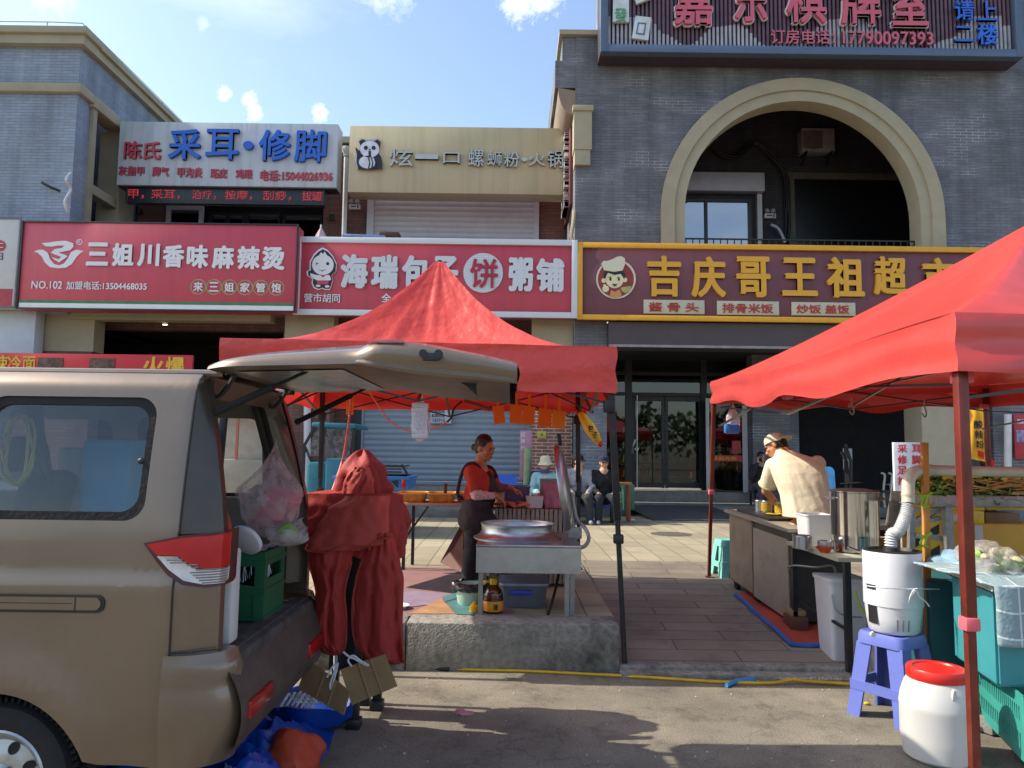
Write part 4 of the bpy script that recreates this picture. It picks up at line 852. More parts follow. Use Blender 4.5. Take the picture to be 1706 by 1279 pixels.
def truss(m, a, b, zt, drop, n=2, w_=.024):
    """scissor bars between two legs"""
    a, b = V(a), V(b)
    for i in range(n):
        p = a.lerp(b, i / n); q = a.lerp(b, (i + 1) / n); hi = V((0, 0, zt)); lo = V((0, 0, zt - drop)); pv = lambda c, z: V((c.x, c.y, z))
        m.bar(pv(p, zt + 0), pv(q, zt - drop), w_, .014); off = (b - a).normalized().cross(V((0, 0, 1))) * .018
        m.bar(pv(p, zt - drop) + off, pv(q, zt) + off, w_, .014)
# ---- centre tent
T1 = thing('canopy_tent', 'red pop up canopy tent on black legs over the steaming stall', 'canopy tent', (-.73, 7.2, .35))
xa, xb, ya, yb = -2.25, .80, 5.72, 8.5
ze = 2.455
c1 = lambda u, v: V((xa + (xb - xa) * u, ya + (yb - ya) * v, ze + (.03 if v == 0 and u == 0 else 0)))
pk = P(733, 430, 7.1); pk.z += .02
canopy(c1, pk, 2.15, .36, 'canopy', M_tent, T1, 2.2, rip=1.8)
legs = [((xa + .06, ya + .06), (xa - .02, ya - .02, .05)), ((xb - .05, ya + .06), (P(1041, 1096, 5.86).x, 5.86, .03)), ((xb - .06, yb - .08), (P(964, 930, yb - .05).x, yb - .05, .35)), ((xa + .12, yb - .08), (P(532, 900, yb - .05).x, yb - .05, .35))]
for (tx, ty), f in legs:
    m = MB(); f = V(f); t_ = V((tx, ty, 2.42)); mid = f.lerp(t_, .52)
    m.bar(f, mid, .036); m.bar(f.lerp(t_, .46), t_, .05, bev=.004); m.rbox(f + V((0, 0, .012)), (.08, .08, .024)); m.rbox(f.lerp(t_, .40), (.075, .07, .07), bev=.01)
    o = m.build('leg', M_pole, T1)
    m = MB(); m.rbox(V((tx, ty, 2.0)), (.085, .085, .1), bev=.012); m.rbox(V((tx, ty, 2.38)), (.085, .085, .09), bev=.01); m.build('slider', M_clip, o)
m = MB()
C = [V((l[0][0], l[0][1], 0)) for l in legs]
for i in range(4): truss(m, C[i], C[(i + 1) % 4], 2.38, .36, 2)
ctr = V((-.73, 7.2, 0)); mids = [(C[i] + C[(i + 1) % 4]) / 2 for i in range(4)]
for p in mids: m.bar(V((p.x, p.y, 2.38)), V((ctr.x, ctr.y, 2.5)), .024, .014); m.bar(V((p.x, p.y, 2.03)), V((ctr.x, ctr.y, 2.7)), .024, .014)
for p in C: m.bar(V((p.x, p.y, 2.36)), V((ctr.x, ctr.y, 2.42)), .026, .016)
m.bar((ctr.x, ctr.y, 2.45), (pk.x, pk.y, pk.z - .04), .035)
m.build('frame', M_pole, T1)
m = MB(); a = P(775, 668, yb - .3); b = P(818, 682, yb - .5); m.bar(a, b, .05, .04, .005); m.build('stay', M_polem, T1)
# ---- right tent
T2 = thing('canopy_tent', 'red pop up canopy tent on maroon legs at the right over the frying stall', 'canopy tent', (3.5, 5.5, .2))
A = V((1.86, 3.12)); B = V((2.26, 8.5)); D = V((5.4, 8.5)); E2 = V((4.9, 3.12))
zn, zf = 2.255, 2.46
def c2(u, v):
    p = A.lerp(E2, u).lerp(B.lerp(D, u), v); return V((p.x, p.y, zn + (zf - zn) * v))
pk2 = V((3.72, 5.2, 3.34))
canopy(c2, pk2, 1.22, .25, 'canopy', M_tent2, T2, .75, sag=.055, wav=.022, rip=1.6)
for (tp, ft) in (((A.x + .05, A.y + .06, 2.2), (P(1629, 1285, 3.1).x, 3.12, .0)), ((B.x + .03, B.y - .04, 2.42), (P(1181, 954, 8.45).x, 8.45, .27)), ((D.x - .04, D.y - .04, 2.42), (D.x - .02, D.y, .35)), ((E2.x - .04, E2.y + .04, 2.2), (E2.x, E2.y, 0))):
    m = MB(); f = V(ft); t_ = V(tp); m.bar(f, f.lerp(t_, .52), .034); m.bar(f.lerp(t_, .44), t_, .045, bev=.004); m.rbox(f + V((0, 0, .012)), (.08, .08, .024))
    o = m.build('leg', M_polem, T2)
    m = MB(); m.rbox(f.lerp(t_, .44), (.062, .06, .055), bev=.008); m.build('clamp', M_pink, o)
m = MB(); CC = [V((A.x + .08, A.y + .1, 0)), V((B.x + .08, B.y - .1, 0)), V((D.x - .1, D.y - .1, 0)), V((E2.x - .1, E2.y + .1, 0))]
for i in range(4):
    truss(m, CC[i], CC[(i + 1) % 4], (2.16, 2.36, 2.16, 2.1)[i], .2, 2)
ctr = V((3.5, 5.5, 0)); mids = [(CC[i] + CC[(i + 1) % 4]) / 2 for i in range(4)]
for p in mids: m.bar(V((p.x, p.y, 2.0 + .043 * p.y)), V((ctr.x, ctr.y, 2.35)), .024, .014); m.bar(V((p.x, p.y, 1.83 + .043 * p.y)), V((ctr.x, ctr.y, 2.6)), .024, .014)
m.bar((ctr.x, ctr.y, 2.35), (pk2.x, pk2.y, pk2.z - .05), .035)
m.build('frame', mat('frame_steel', '#4d4a4a', rough=.35, metal=.6), T2)
for p in mids + CC: MB().rbox(V((p.x, p.y, 1.85 + .043 * p.y)), (.07, .07, .05), bev=.006).build('joint', M_pink, T2)
# ================================================================ VAN
def carpaint():
    m, n, b = newmat('van_paint'); L = n.links
    tc = N(n, 'ShaderNodeTexCoord'); nz = N(n, 'ShaderNodeTexNoise'); nz.inputs['Scale'].default_value = 1.6; nz.inputs['Detail'].default_value = 7; L.new(tc.outputs['Object'], nz.inputs[0])
    r = N(n, 'ShaderNodeValToRGB'); r.color_ramp.elements[0].position = .3; r.color_ramp.elements[1].position = .75; r.color_ramp.elements[0].color = lin('#705f4e'); r.color_ramp.elements[1].color = lin('#7a6856'); L.new(nz.outputs[0], r.inputs[0])
    # road dust, thicker low down on the panels, with a few scuffs
    n2 = N(n, 'ShaderNodeTexNoise'); n2.inputs['Scale'].default_value = 5; n2.inputs['Detail'].default_value = 10; n2.inputs['Roughness'].default_value = .72; L.new(tc.outputs['Object'], n2.inputs[0])
    mr = N(n, 'ShaderNodeMapRange'); mr.inputs[1].default_value = .52; mr.inputs[2].default_value = .8; mr.inputs[4].default_value = .28; L.new(n2.outputs[0], mr.inputs[0])
    mx = N(n, 'ShaderNodeMixRGB'); mx.inputs[2].default_value = lin('#84776a'); L.new(mr.outputs[0], mx.inputs[0]); L.new(r.outputs[0], mx.inputs[1]); L.new(mx.outputs[0], b.inputs[0])
    b.inputs['Metallic'].default_value = .45; b.inputs['Roughness'].default_value = .42; b.inputs['Coat Weight'].default_value = .85; b.inputs['Coat Roughness'].default_value = .12
    rr = N(n, 'ShaderNodeMapRange'); rr.inputs[3].default_value = .28; rr.inputs[4].default_value = .5; L.new(n2.outputs[0], rr.inputs[0]); L.new(rr.outputs[0], b.inputs['Roughness'])
    MATS['van_paint'] = m; return m
M_van = carpaint()
M_vanin = mat('van_inner_metal', '#6c6155', rough=.5, metal=.3, var=.1, dirt='#4a443d', dscale=5)
M_trim = mat('van_dark_trim', '#2b2826', rough=.7, var=.2)
M_rub = mat('rubber', '#1a1a1b', rough=.85, var=.25, bump=.2, bscale=50)
M_plas = mat('van_black_plastic', '#26262a', rough=.5, var=.15)
G_van = glassmat('van_glass', '#e6eff4', 1, gl=.55)
G_vanf = glassmat('van_far_glass', '#f2f5f5', 1, gl=.3); M_jam = mat('van_jamb', '#453d35', rough=.4, metal=.3, var=.15, coat=.3)
VAN = thing('delivery_van', 'dusty gold brown minivan with its tailgate raised over an open boot', 'van', (-2.7, 3.9, 0))
YN, YFAR = 3.15, 4.68; XR_ = -1.215; XF = -5.0; YC = (YN + YFAR) / 2
def side_y(x, z):
    """near side profile: distance in from the widest plane"""
    t = 0
    if z > 1.13: t += .13 * ((z - 1.13) / .85) ** 1.35
    if z > 1.90: t += .10 * ((z - 1.90) / .10) ** 2
    if z < .62: t += .05 * ((.62 - z) / .3) ** 2
    if 1.13 < z: t += .016
    elif z > 1.07: t += .016 * (z - 1.07) / .06
    d = math.hypot(x + 2.08, z - .275)       # flared rear arch
    if d < .56: t -= .03 * max(0, 1 - abs(d - .42) / .13)
    if x > XR_ - .22: t += .06 * ((x - (XR_ - .22)) / .22) ** 2.2   # rounds toward the rear
    return t
def rearx(z):  # raked rear edge of the panels
    return XR_ - (.0 if z < 1.25 else .16 * ((z - 1.25) / .75) ** 1.3)
seamx = lambda z: -1.372 - .0 * z
cuts = [.36, .42, .5, .58, .66, .74, .82, .9, .98, 1.04, 1.07, 1.10, 1.13, 1.17, 1.25, 1.35, 1.45, 1.55, 1.65, 1.72, 1.78, 1.84, 1.88, 1.90, 1.92, 1.94, 1.96, 1.98]
cutx = [-4.6 + .2 * i for i in range(14)] + [-1.94, -1.9, -1.84, -1.78, -1.72, -1.66, -1.6, -1.55, -1.5, -1.46, -1.42, -1.39]
arch = [(-2.08 + .37 * math.cos(a), .275 + .37 * math.sin(a)) for a in [math.pi * i / 24 for i in range(25)]]
arch = [p for p in arch if p[1] >= .325]
farch = [(-4.35 + .36 * math.cos(a), .29 + .36 * math.sin(a)) for a in [math.pi * i / 18 for i in range(19)] if .29 + .36 * math.sin(a) >= .33]
win_near = rrect(P(-60, 750, YN).x, P(238, 750, YN).x, 1.335, 1.86, .085, 7)
outer = [(-1.384, .33), (-1.384, 1.29), (-1.384, 1.985), (XF + .95, 1.99), (XF + .7, 1.9), (XF + .25, 1.28), (XF + .02, 1.05), (XF, .40), (XF + .1, .33)] + farch[::-1] + arch[::-1]
win_mid = rrect(-3.55, -2.33, 1.335, 1.86, .085, 7)
win_fr = [(-4.40, 1.34), (-3.66, 1.34), (-3.66, 1.84), (-4.02, 1.84)]
win_far = rrect(-2.2, -1.46, 1.335, 1.86, .085, 7)
for nm, sg in (('side_panel', 1), ('side_panel', -1)):
    base = YN if sg > 0 else YFAR
    m = MB(); m.plate(outer, [win_near if sg > 0 else win_far, win_mid, win_fr], fn=lambda x, z: (x, base + sg * side_y(x, z), z), th=(0, sg * .03, 0), cuts=cuts, cutsx=cutx)
    o = m.build(nm, M_van, VAN, ang=28)
    if sg > 0: SIDE = o
# tail corner below the roof: pillar skin, lamp, bumper corner
def corner_fn(base, sg):
    return lambda x, z: (rearx(z) - (XR_ - x) * ((rearx(z) + 1.384) / (XR_ + 1.384)), base + sg * (side_y(x, z)), z)
pil_out = [(-1.381, .93), (-1.381, 1.985), (XR_ - .02, 1.965), (XR_, 1.9), (XR_, .93)]
for base, sg in ((YN, 1), (YFAR, -1)):
    m = MB(); m.plate([(-1.381, 1.285), (-1.381, 1.985), (XR_, 1.96), (XR_, 1.285)], fn=corner_fn(base, sg), th=(0, sg * .05, 0), cuts=cuts, cutsx=[-1.35, -1.32, -1.29, -1.26, -1.23, -1.21])
    m.plate([(-1.381, .86), (-1.381, 1.1), (XR_, 1.1), (XR_, .86)], fn=corner_fn(base, sg), th=(0, sg * .05, 0), cuts=cuts, cutsx=[-1.35, -1.32, -1.29, -1.26, -1.23, -1.21])
    m.build('rear_pillar', M_jam, VAN, ang=30)
    m = MB()   # inner jamb face turning into the opening
    def jamb(u, v, base=base, sg=sg):
        z = .86 + 1.1 * v; x = rearx(z); y0 = base + sg * (side_y(XR_, z)); return V((x - .10 * u * u - .005, y0 + sg * (.02 + .13 * u), z))
    m.grid(jamb, 6, 16); m.grid(lambda u, v, base=base, sg=sg: jamb(1, v) + V((-.06 * u, sg * .015 * math.sin(u * 3), 0)), 3, 16)
    m.build('door_jamb', M_jam, VAN, recalc=False, ang=60)
    m = MB(); m.tube([jamb(1, .0 + .98 * i / 14) + V((.0, sg * .012, 0)) for i in range(15)] + [jamb(1, .98) + V((-.02, sg * (.1 + .2 * i), .02)) for i in range(3)], .018, 7); m.build('door_seal', M_rub, VAN)
# roof
m = MB()
def roof(u, v):
    x = XF + .7 + (rearx(1.98) - .0 - XF - .7) * u; y = YN + .2 + (YFAR - YN - .4) * v; e = abs(2 * v - 1)
    return V((x, y, 1.975 + .055 * (1 - e ** 2.4) - .02 * max(0, (u - .9) * 10) ** 2 - .05 * max(0, (.12 - u) * 8) ** 2))
m.grid(roof, 30, 16); m.build('roof', M_van, VAN, ang=60, recalc=False)
m = MB()
for y, sg in ((YN, 1), (YFAR, -1)): m.tube([(XF + .9 + i * .2, y + sg * .218, 1.977) for i in range(15)] + [(-1.35, y + sg * .222, 1.972)], .018, 8)
m.build('roof_gutter', M_van, VAN)
m = MB(); m.tube([(-1.39, YN + .165, 1.888), (-3.6, YN + .165, 1.892)], .006, 5); m.build('gutter_seam', M_trim, VAN)
# side window glass with black border, and the two others
for base, sg, lb in ((YN, 1, None), (YFAR, -1, None)):
    for wn in (win_near if sg > 0 else win_far, win_mid, win_fr):
        cx_ = sum(p[0] for p in wn) / len(wn); cz_ = sum(p[1] for p in wn) / len(wn)
        off = .004
        m = MB(); m.plate(wn, fn=lambda x, z: (x, base + sg * (side_y(x, z) + off + .010), z), th=(0, sg * .004, 0), cuts=cuts, cutsx=[-2.3, -2.0, -1.8, -1.6])
        g = m.build('side_window', G_van if sg > 0 else G_vanf, VAN)
        inner = [(cx_ + (x - cx_) * (1 - .034 / max(.1, abs(max(p[0] for p in wn) - cx_))), cz_ + (z - cz_) * (1 - .036 / max(.1, abs(max(p[1] for p in wn) - cz_)))) for x, z in wn]
        m = MB(); m.plate(wn, [inner], fn=lambda x, z: (x, base + sg * (side_y(x, z) + off + .004), z), th=(0, sg * .004, 0), cuts=cuts); m.build('window_border', M_rub, g)
m = MB(); m.ball((-1.585, YN + .085, 1.585), (.016, .012, .014), 10); m.box(-1.585, -1.53, YN + .09, YN + .1, 1.575, 1.595); m.build('window_catch', M_plas, VAN)
# floor, inner lining, seats
m = MB(); m.box(XF + .8, XR_ - .02, YN + .12, YFAR - .12, .60, .66); m.build('floor', mat('van_floor', '#4b4540', rough=.9, var=.3, scale=9, bump=.3, dirt='#6e665a', dscale=6), VAN)
def lining(x0, x1, z0, z1): return rrect(x0, x1, z0, z1, .06, 4)
for base, sg in ((YN, 1), (YFAR, -1)):
    iw = rrect(P(-60, 750, YN).x + .04, -1.58 if sg > 0 else -1.49, 1.35, 1.82, .08, 5); iw2 = rrect(-3.5, -2.38, 1.37, 1.8, .08, 5)
    m = MB(); m.plate([(-1.40, .66), (-1.44, 1.93), (-4.2, 1.93), (-4.2, .66)], [iw, iw2], fn=lambda x, z: (x, base + sg * (side_y(min(x, -1.5), max(z, .7)) + .07), z), th=(0, sg * .02, 0), cuts=cuts); m.build('inner_lining', mat('van_lining', '#8d857a', rough=.8, var=.1), VAN)
m = MB(); m.grid(lambda u, v: roof(u, v) + V((0, 0, -.035)), 10, 8); m.build('headliner', mat('van_headliner', '#a39c94', rough=.9), VAN, recalc=False)
seat_p = None
for y in (YN + .3, YFAR - .68):
    m = MB(); m.rbox((-3.75, y + .2, 1.0), (.14, .42, .75), (0, .18, 0), .05); m.rbox((-3.55, y + .2, .75), (.45, .42, .16), (0, 0, 0), .05); m.rbox((-3.84, y + .2, 1.5), (.1, .24, .2), (0, .18, 0), .04); m.build('seat', mat('seat_fabric', '#3d3b3c', rough=.9), VAN)
m = MB(); m.rbox((-2.42, YN + .72, 1.15), (.12, .36, .75), (0, .2, 0), .05); m.rbox((-2.5, YN + .72, 1.6), (.1, .22, .18), (0, .2, 0), .04); m.build('seat', mat('seat_fabric', '#3d3b3c', rough=.9), VAN)
# front end
m = MB(); m.plate([(YN + .12, 1.3), (YFAR - .12, 1.3), (YFAR - .24, 1.9), (YN + .24, 1.9)], fn=lambda x, z: (XF + .25 + (z - 1.3) * .72, x, z), th=(.006, 0, 0)); m.build('windscreen', G_vanf, VAN)
m = MB(); m.box(XF - .02, XF + .3, YN + .04, YFAR - .04, .36, 1.1, .08); m.rbox((XF + .2, YC, 1.18), (.5, YFAR - YN - .12, .22), (0, -.5, 0), .05); m.build('nose', M_van, VAN)
m = MB(); m.box(XF - .06, XF + .2, YN, YFAR, .32, .6, .06); m.build('front_bumper', M_plas, VAN)
for y in (YN + .2, YFAR - .2): m = MB(); m.ball((XF + .02, y, .92), (.08, .16, .12), 14); m.build('headlight', mat('lamp_clear', '#c9cdd0', rough=.1), VAN)
m = MB(); m.box(XF + .3, XR_ - .25, YN + .2, YFAR - .2, .3, .598); m.build('underbody', M_trim, VAN)
# wheels
def wheel(x, y, sg):
    MW = Matrix.Translation((x, y, .285)) @ Matrix.Rotation(math.pi / 2 * sg, 4, 'X')
    m = MB(); m.lathe([(.185, -.08), (.215, -.093), (.26, -.096), (.288, -.085), (.3, -.06), (.303, 0), (.3, .06), (.288, .085), (.26, .096), (.215, .093), (.185, .08)], n=56, M=MW)
    for i in range(72):
        a = 2 * math.pi * i / 72
        for o_ in (-.05, .0, .05): m.box(-.01, .01, -.004, .006, -.02, .02, M=MW @ Matrix.Rotation(a, 4, 'Z') @ Matrix.Translation((.301, 0, o_)) @ Matrix.Rotation(math.pi / 2, 4, 'Y') @ Matrix.Rotation(.5 * (1 if o_ else -1), 4, 'Z'))
    t = m.build('wheel', M_rub, VAN)
    m = MB(); m.lathe([(.19, .075), (.2, .088), (.192, .094), (.178, .086), (.17, .06), (.15, .05), (.105, .062), (.075, .07), (.06, .068), (.05, .08), (.035, .088), (0, .088)], n=48, M=MW); m.lathe([(.19, -.07), (.19, .075)], n=48, M=MW)
    r = m.build('rim', mat('rim_silver', '#b3b5b6', rough=.35, metal=.8, var=.12, dirt='#6a645a', dscale=9), t)
    m = MB()
    for i in range(8):
        a = 2 * math.pi * (i + .5) / 8; m.lathe([(.0, 0), (.024, 0), (.026, .001)], n=14, M=MW @ Matrix.Rotation(a, 4, 'Z') @ Matrix.Translation((.128, 0, .0605)) @ Matrix.Rotation(.16, 4, 'Y'), sy=.8)
    for i in range(4):
        a = 2 * math.pi * (i + .5) / 4; m.cyl(MW @ V((.055 * math.cos(a), .055 * math.sin(a), .072)), MW @ V((.055 * math.cos(a), .055 * math.sin(a), .088)), .009, n=6)
    m.build('rim_hole', M_rub, t)
for x in (-2.08, -4.35):
    for y, sg in ((YN + .12, 1), (YFAR - .12, -1)): wheel(x, y, sg)
for base, sg in ((YN, 1), (YFAR, -1)):
    m = MB()
    for cx_ in (-2.08, -4.35): m.lathe([(.385, 0), (.385, .34)], c=(cx_, base + sg * .02, .29), n=28, M=Matrix.Rotation(-math.pi / 2 * sg, 4, 'X') @ Matrix.Rotation(0 if sg < 0 else math.pi, 4, 'Z'), arc=.5 if sg > 0 else -.5)
    m.build('wheel_arch', M_trim, VAN, recalc=False)
# tail lamp (wraps the corner)
def lamp_pts(pxs): return [((P(a, b, YN).x), P(a, b, YN).z) for a, b in pxs]
lf = lambda off: (lambda x, z: (min(x, XR_ + .02), YN + side_y(min(x, XR_), z) - off + max(0, x - XR_) * 1.0, z))
full = [(238, 905), (300, 893), (345, 890), (383, 886), (384, 974), (372, 979), (340, 980), (305, 974), (280, 958), (262, 937)]
redp = [(247, 907), (300, 897), (345, 894), (381, 890), (381, 947), (350, 950), (326, 946), (310, 936), (297, 925), (264, 924)]
clrp = [(264, 926), (296, 927), (309, 938), (325, 948), (350, 952), (381, 949), (381, 970), (365, 974), (338, 974), (308, 966), (284, 948)]
lx = [-1.5, -1.45, -1.4, -1.36, -1.32, -1.29, -1.26, -1.23, -1.21]
m = MB(); m.plate(lamp_pts(full), fn=lf(.02), th=(0, .08, 0), cutsx=lx); TL = m.build('tail_lamp', mat('lamp_base', '#4a1216', rough=.3), VAN)
m = MB(); m.plate(lamp_pts(redp), fn=lf(.034), th=(0, .012, 0), cutsx=lx); m.build('red_lens', mat('lens_red', '#b80d12', rough=.22, var=.2, scale=9, coat=.12), TL)
m = MB(); m.plate(lamp_pts(clrp), fn=lf(.034), th=(0, .012, 0), cutsx=lx); m.build('clear_lens', mat('lens_clear', '#cfcac4', rough=.2, var=.2, scale=20, coat=.2), TL)
m = MB()
for i in range(11):
    z = P(320, 928 + i * 4.3, YN).z; xa_ = P((276 + i * 5 if i < 3 else 292 + i * 7) if i < 6 else 318 + (i - 6) * 5, 930, YN).x; xb_ = P(min(381, 298 + i * 7 if i < 3 else (322 + i * 2 if i < 5 else 381)), 940, YN).x
    m.tube([lf(.036)(xa_ + (xb_ - xa_) * k / 6, z) for k in range(7)], .003, 4)
m.build('lens_ribs', mat('lens_ribs', '#8d7f78', rough=.2), TL)
# bumper: corner piece and step
b1 = [(-1.381, .34), (-1.381, .862), (XR_, .862), (XR_, .36)]
for base, sg in ((YN, 1), (YFAR, -1)):
    m = MB(); m.plate([(-1.385, .80), (-1.385, 1.13), (XR_ + .005, 1.13), (XR_ + .005, .80)], fn=lambda x, z: (x, base + sg * (side_y(x, z) - .003), z), th=(0, sg * .05, 0), cuts=cuts, cutsx=lx); m.build('corner_panel', M_van, VAN, ang=30)
    m = MB()
    def bump(u, v, base=base, sg=sg):
        z = .35 + .45 * v; bul = .045 * math.sin(math.pi * min(1, v * 1.15)) + .03 * (v > .8) * (1 - v) * 5
        a = u * math.pi / 2; x = -1.40 + (.24 + bul) * (math.sin(a) if u < 1 else 1); yy = base + sg * (-.02 - bul * .5 + (.18) * (1 - math.cos(a)) + side_y(-1.6, max(z, .45))); return V((x, yy, z))
    m.grid(lambda u, v: bump(u, v), 14, 12); m.grid(lambda u, v: bump(u, 1).lerp(V((-1.40, base + sg * .22, .806)), v), 14, 3); m.build('bumper_corner', M_van, VAN, ang=50, recalc=False)
m = MB()
m.grid(lambda u, v: V((-1.20 + .10 * math.sin(v * 2.6) ** .8, YN + .06 + (YFAR - YN - .12) * u, .765 - .38 * v)), 10, 10); m.build('bumper', mat('bumper_worn', '#4f443d', rough=.6, var=.25, scale=8, dirt='#3d3634', dscale=5), VAN, recalc=False)
m = MB(); m.box(XR_ - .22, XR_ + .06, YN + .16, YFAR - .16, .70, .765, .015)
m.box(XR_ - .06, XR_ + .02, YN + .16, YFAR - .16, .766, .775); m.box(XR_ - .2, XR_ - .16, YN + .16, YFAR - .16, .766, .782)
m.build('sill', mat('sill_worn', '#4c4643', rough=.8, var=.35, scale=12, bump=.3, dirt='#2b2827', dscale=7), VAN)
m = MB(); m.box(XR_ - 1.9, XR_ - .2, YN + .2, YFAR - .2, .70, .757); m.build('load_floor', mat('van_floor', '#4b4540', rough=.9), VAN)
for y in (YN + .14, YFAR - .45): m = MB(); m.box(XR_ + .085, XR_ + .13, y, y + .3, .50, .575, .008); m.build('reflector', mat('reflector_red', '#a0181c', rough=.2), VAN)
m = MB()
for z in (.86,): m.tube([(-1.384, YN - .004, .808), (-1.3, YN + .0, .812), (-1.2, YN + .04, .816)], .004, 5)
m.tube([(-1.383, YN - .01 + side_y(-1.383, .34 + i * .0528), .34 + i * .0528) for i in range(19)], .004, 5)
m.tube([(-1.383, YN - .002 + side_y(-1.383, 1.29 + i * .06), 1.29 + i * .06) for i in range(12)], .005, 5)
m.build('panel_gap', M_trim, VAN)
# sliding door rail; dark rim and strip paint the shade of a recessed track
zt, zb, xr = P(100, 990, YN).z, P(100, 1020, YN).z, P(175, 1000, YN).x
m = MB(); m.plate(rrect(-3.6, xr, zb, zt, .03, 5), fn=lambda x, z: (x, YN - .006, z), th=(0, .02, 0)); RL = m.build('door_rail', M_trim, VAN)
m = MB(); m.plate(rrect(-3.6, xr - .012, zb + .012, zt - .01, .025, 5), fn=lambda x, z: (x, YN - .012, z), th=(0, .02, 0)); m.build('rail_cover', M_van, RL)
m = MB(); m.box(-3.6, xr - .13, YN - .0135, YN - .008, zb + .04, zt - .035); m.box(xr - .118, xr - .113, YN - .0135, YN - .009, zb + .012, zt - .01); m.build('rail_slot_shade', M_trim, RL)
# tailgate
TG = MB()
kx = [330, 360, 400, 450, 500, 590, 640, 690, 740, 800, 862]; kt = [594, 584, 577, 572, 568, 562, 561, 563, 572, 584, 598]; kb = [611, 609, 608, 607, 606, 604, 613, 621, 626, 631, 638]
n_ = len(kx); gx_ = [P(a, 600, YN).x for a in kx]; gt = [P(a, b, YN).z for a, b in zip(kx, kt)]; gb_ = [P(a, b, YN).z for a, b in zip(kx, kb)]
def gate_top(u, v, raw=False):
    i = min(int(u * (n_ - 1)), n_ - 2); f = u * (n_ - 1) - i; x = gx_[i] * (1 - f) + gx_[i+1] * f; z = gt[i] * (1 - f) + gt[i+1] * f; e = abs(2 * v - 1)
    k = min(1, max(0, (.56 - u) / .07)); k = k * k * (3 - 2 * k); wrap = 0 if raw else .12 * k; ins = .07 * (1 - min(1, u * 5)) ** 2 + wrap
    return V((x, YN + .03 + ins + (YFAR - YN - .06 - 2 * ins) * v, z + .022 * (1 - e ** 2.5) - .02 * e ** 8))
def gate_bot(u, v):
    p = gate_top(u, v, True); i = min(int(u * (n_ - 1)), n_ - 2); f = u * (n_ - 1) - i; zb_ = gb_[i] * (1 - f) + gb_[i+1] * f; return V((p.x, YN + .05 + (p.y - YN - .05) * .985, zb_))
TG.grid(gate_top, 30, 14)
TG.grid(lambda u, v: gate_top(u, 0).lerp(gate_bot(u, 0), v) + V((0, -.03 * math.sin(math.pi * v), .012 * math.sin(math.pi * v))), 30, 6); TG.grid(lambda u, v: gate_top(u, 1).lerp(gate_bot(u, 1), v), 30, 3)
TG.grid(lambda u, v: gate_top(0, u).lerp(gate_bot(0, u), v), 14, 3); TG.grid(lambda u, v: gate_top(1, u).lerp(gate_bot(1, u), v) + V((.012 * math.sin(math.pi * v), 0, 0)), 14, 4)
tg = TG.build('tailgate', M_van, VAN, ang=40, recalc=False)
m = MB(); m.grid(lambda u, v: gate_bot(.02 + .96 * u, v), 30, 10); m.build('inner_panel', M_vanin, tg, recalc=False)
m = MB(); m.grid(lambda u, v: gate_bot(.5 + .495 * u, 0).lerp(gate_top(.5 + .495 * u, 0), .08 + .78 * v) + V((0, -.016, 0)), 14, 4); m.build('lower_edge_shade', M_vanin, tg, recalc=False)  # brown overlay carries the shadow tone of the gate's near side
m = MB(); m.grid(lambda u, v: gate_bot(.12 + .34 * u, .12 + .76 * v) + V((0, 0, -.006)), 10, 8); m.build('rear_window', mat('gate_glass', '#8d9290', rough=.25), tg, recalc=False)
m = MB()
a = P(718, 594, YN - .03); m.rbox(a, (.07, .02, .035), bev=.006); m.cyl(a + V((-.032, -.012, .012)), a + V((-.032, .01, .012)), .018); m.cyl(a + V((.032, -.012, .012)), a + V((.032, .01, .012)), .018); m.build('latch', M_plas, tg)
m = MB(); m.grid(lambda u, v: gate_top(.53 + .13 * u, .0 + .08 * v) + V((0, -.012, .006)), 4, 3); m.build('lamp_strip', M_plas, tg, recalc=False)
m = MB(); a = P(770, 628, YN + .25); m.plate([(a.x - .05, a.z), (a.x + .06, a.z + .005), (a.x + .07, a.z - .085), (a.x + .02, a.z - .04)], fn=lambda x, z: (x, YN + .25, z), th=(0, .02, 0)); m.build('wiper_fin', M_plas, tg)
# gas struts
for (p, q) in ((P(337, 697, YN + .18), P(537, 607, YN + .28)), (P(496, 702, YFAR - .2), P(652, 626, YFAR - .3))):
    m = MB(); d = q - p; m.cyl(p, p + d * .58, .016, n=10); m.cyl(p + d * .56, q, .008, n=8); m.ball(p, .02, 8); m.ball(q, .016, 8); m.build('gas_strut', M_rub, VAN)
m = MB()
for y in (YN + .3, YFAR - .4): m.bar((-1.42, y, 1.97), (-1.30, y, 2.02), .05, .015); m.tube([(-1.42, y + .03, 1.93), (-1.38, y + .05, 1.88), (-1.33, y + .05, 1.93), (-1.29, y + .04, 2.0)], .012, 6, 4)
m.build('hinge', M_plas, VAN)
m = MB(); m.grid(lambda u, v: V((-1.36 - .05 * v, YN + .18 + (YFAR - YN - .36) * u, 1.965 - .09 * v)), 6, 3); m.build('header', M_vanin, VAN, recalc=False)
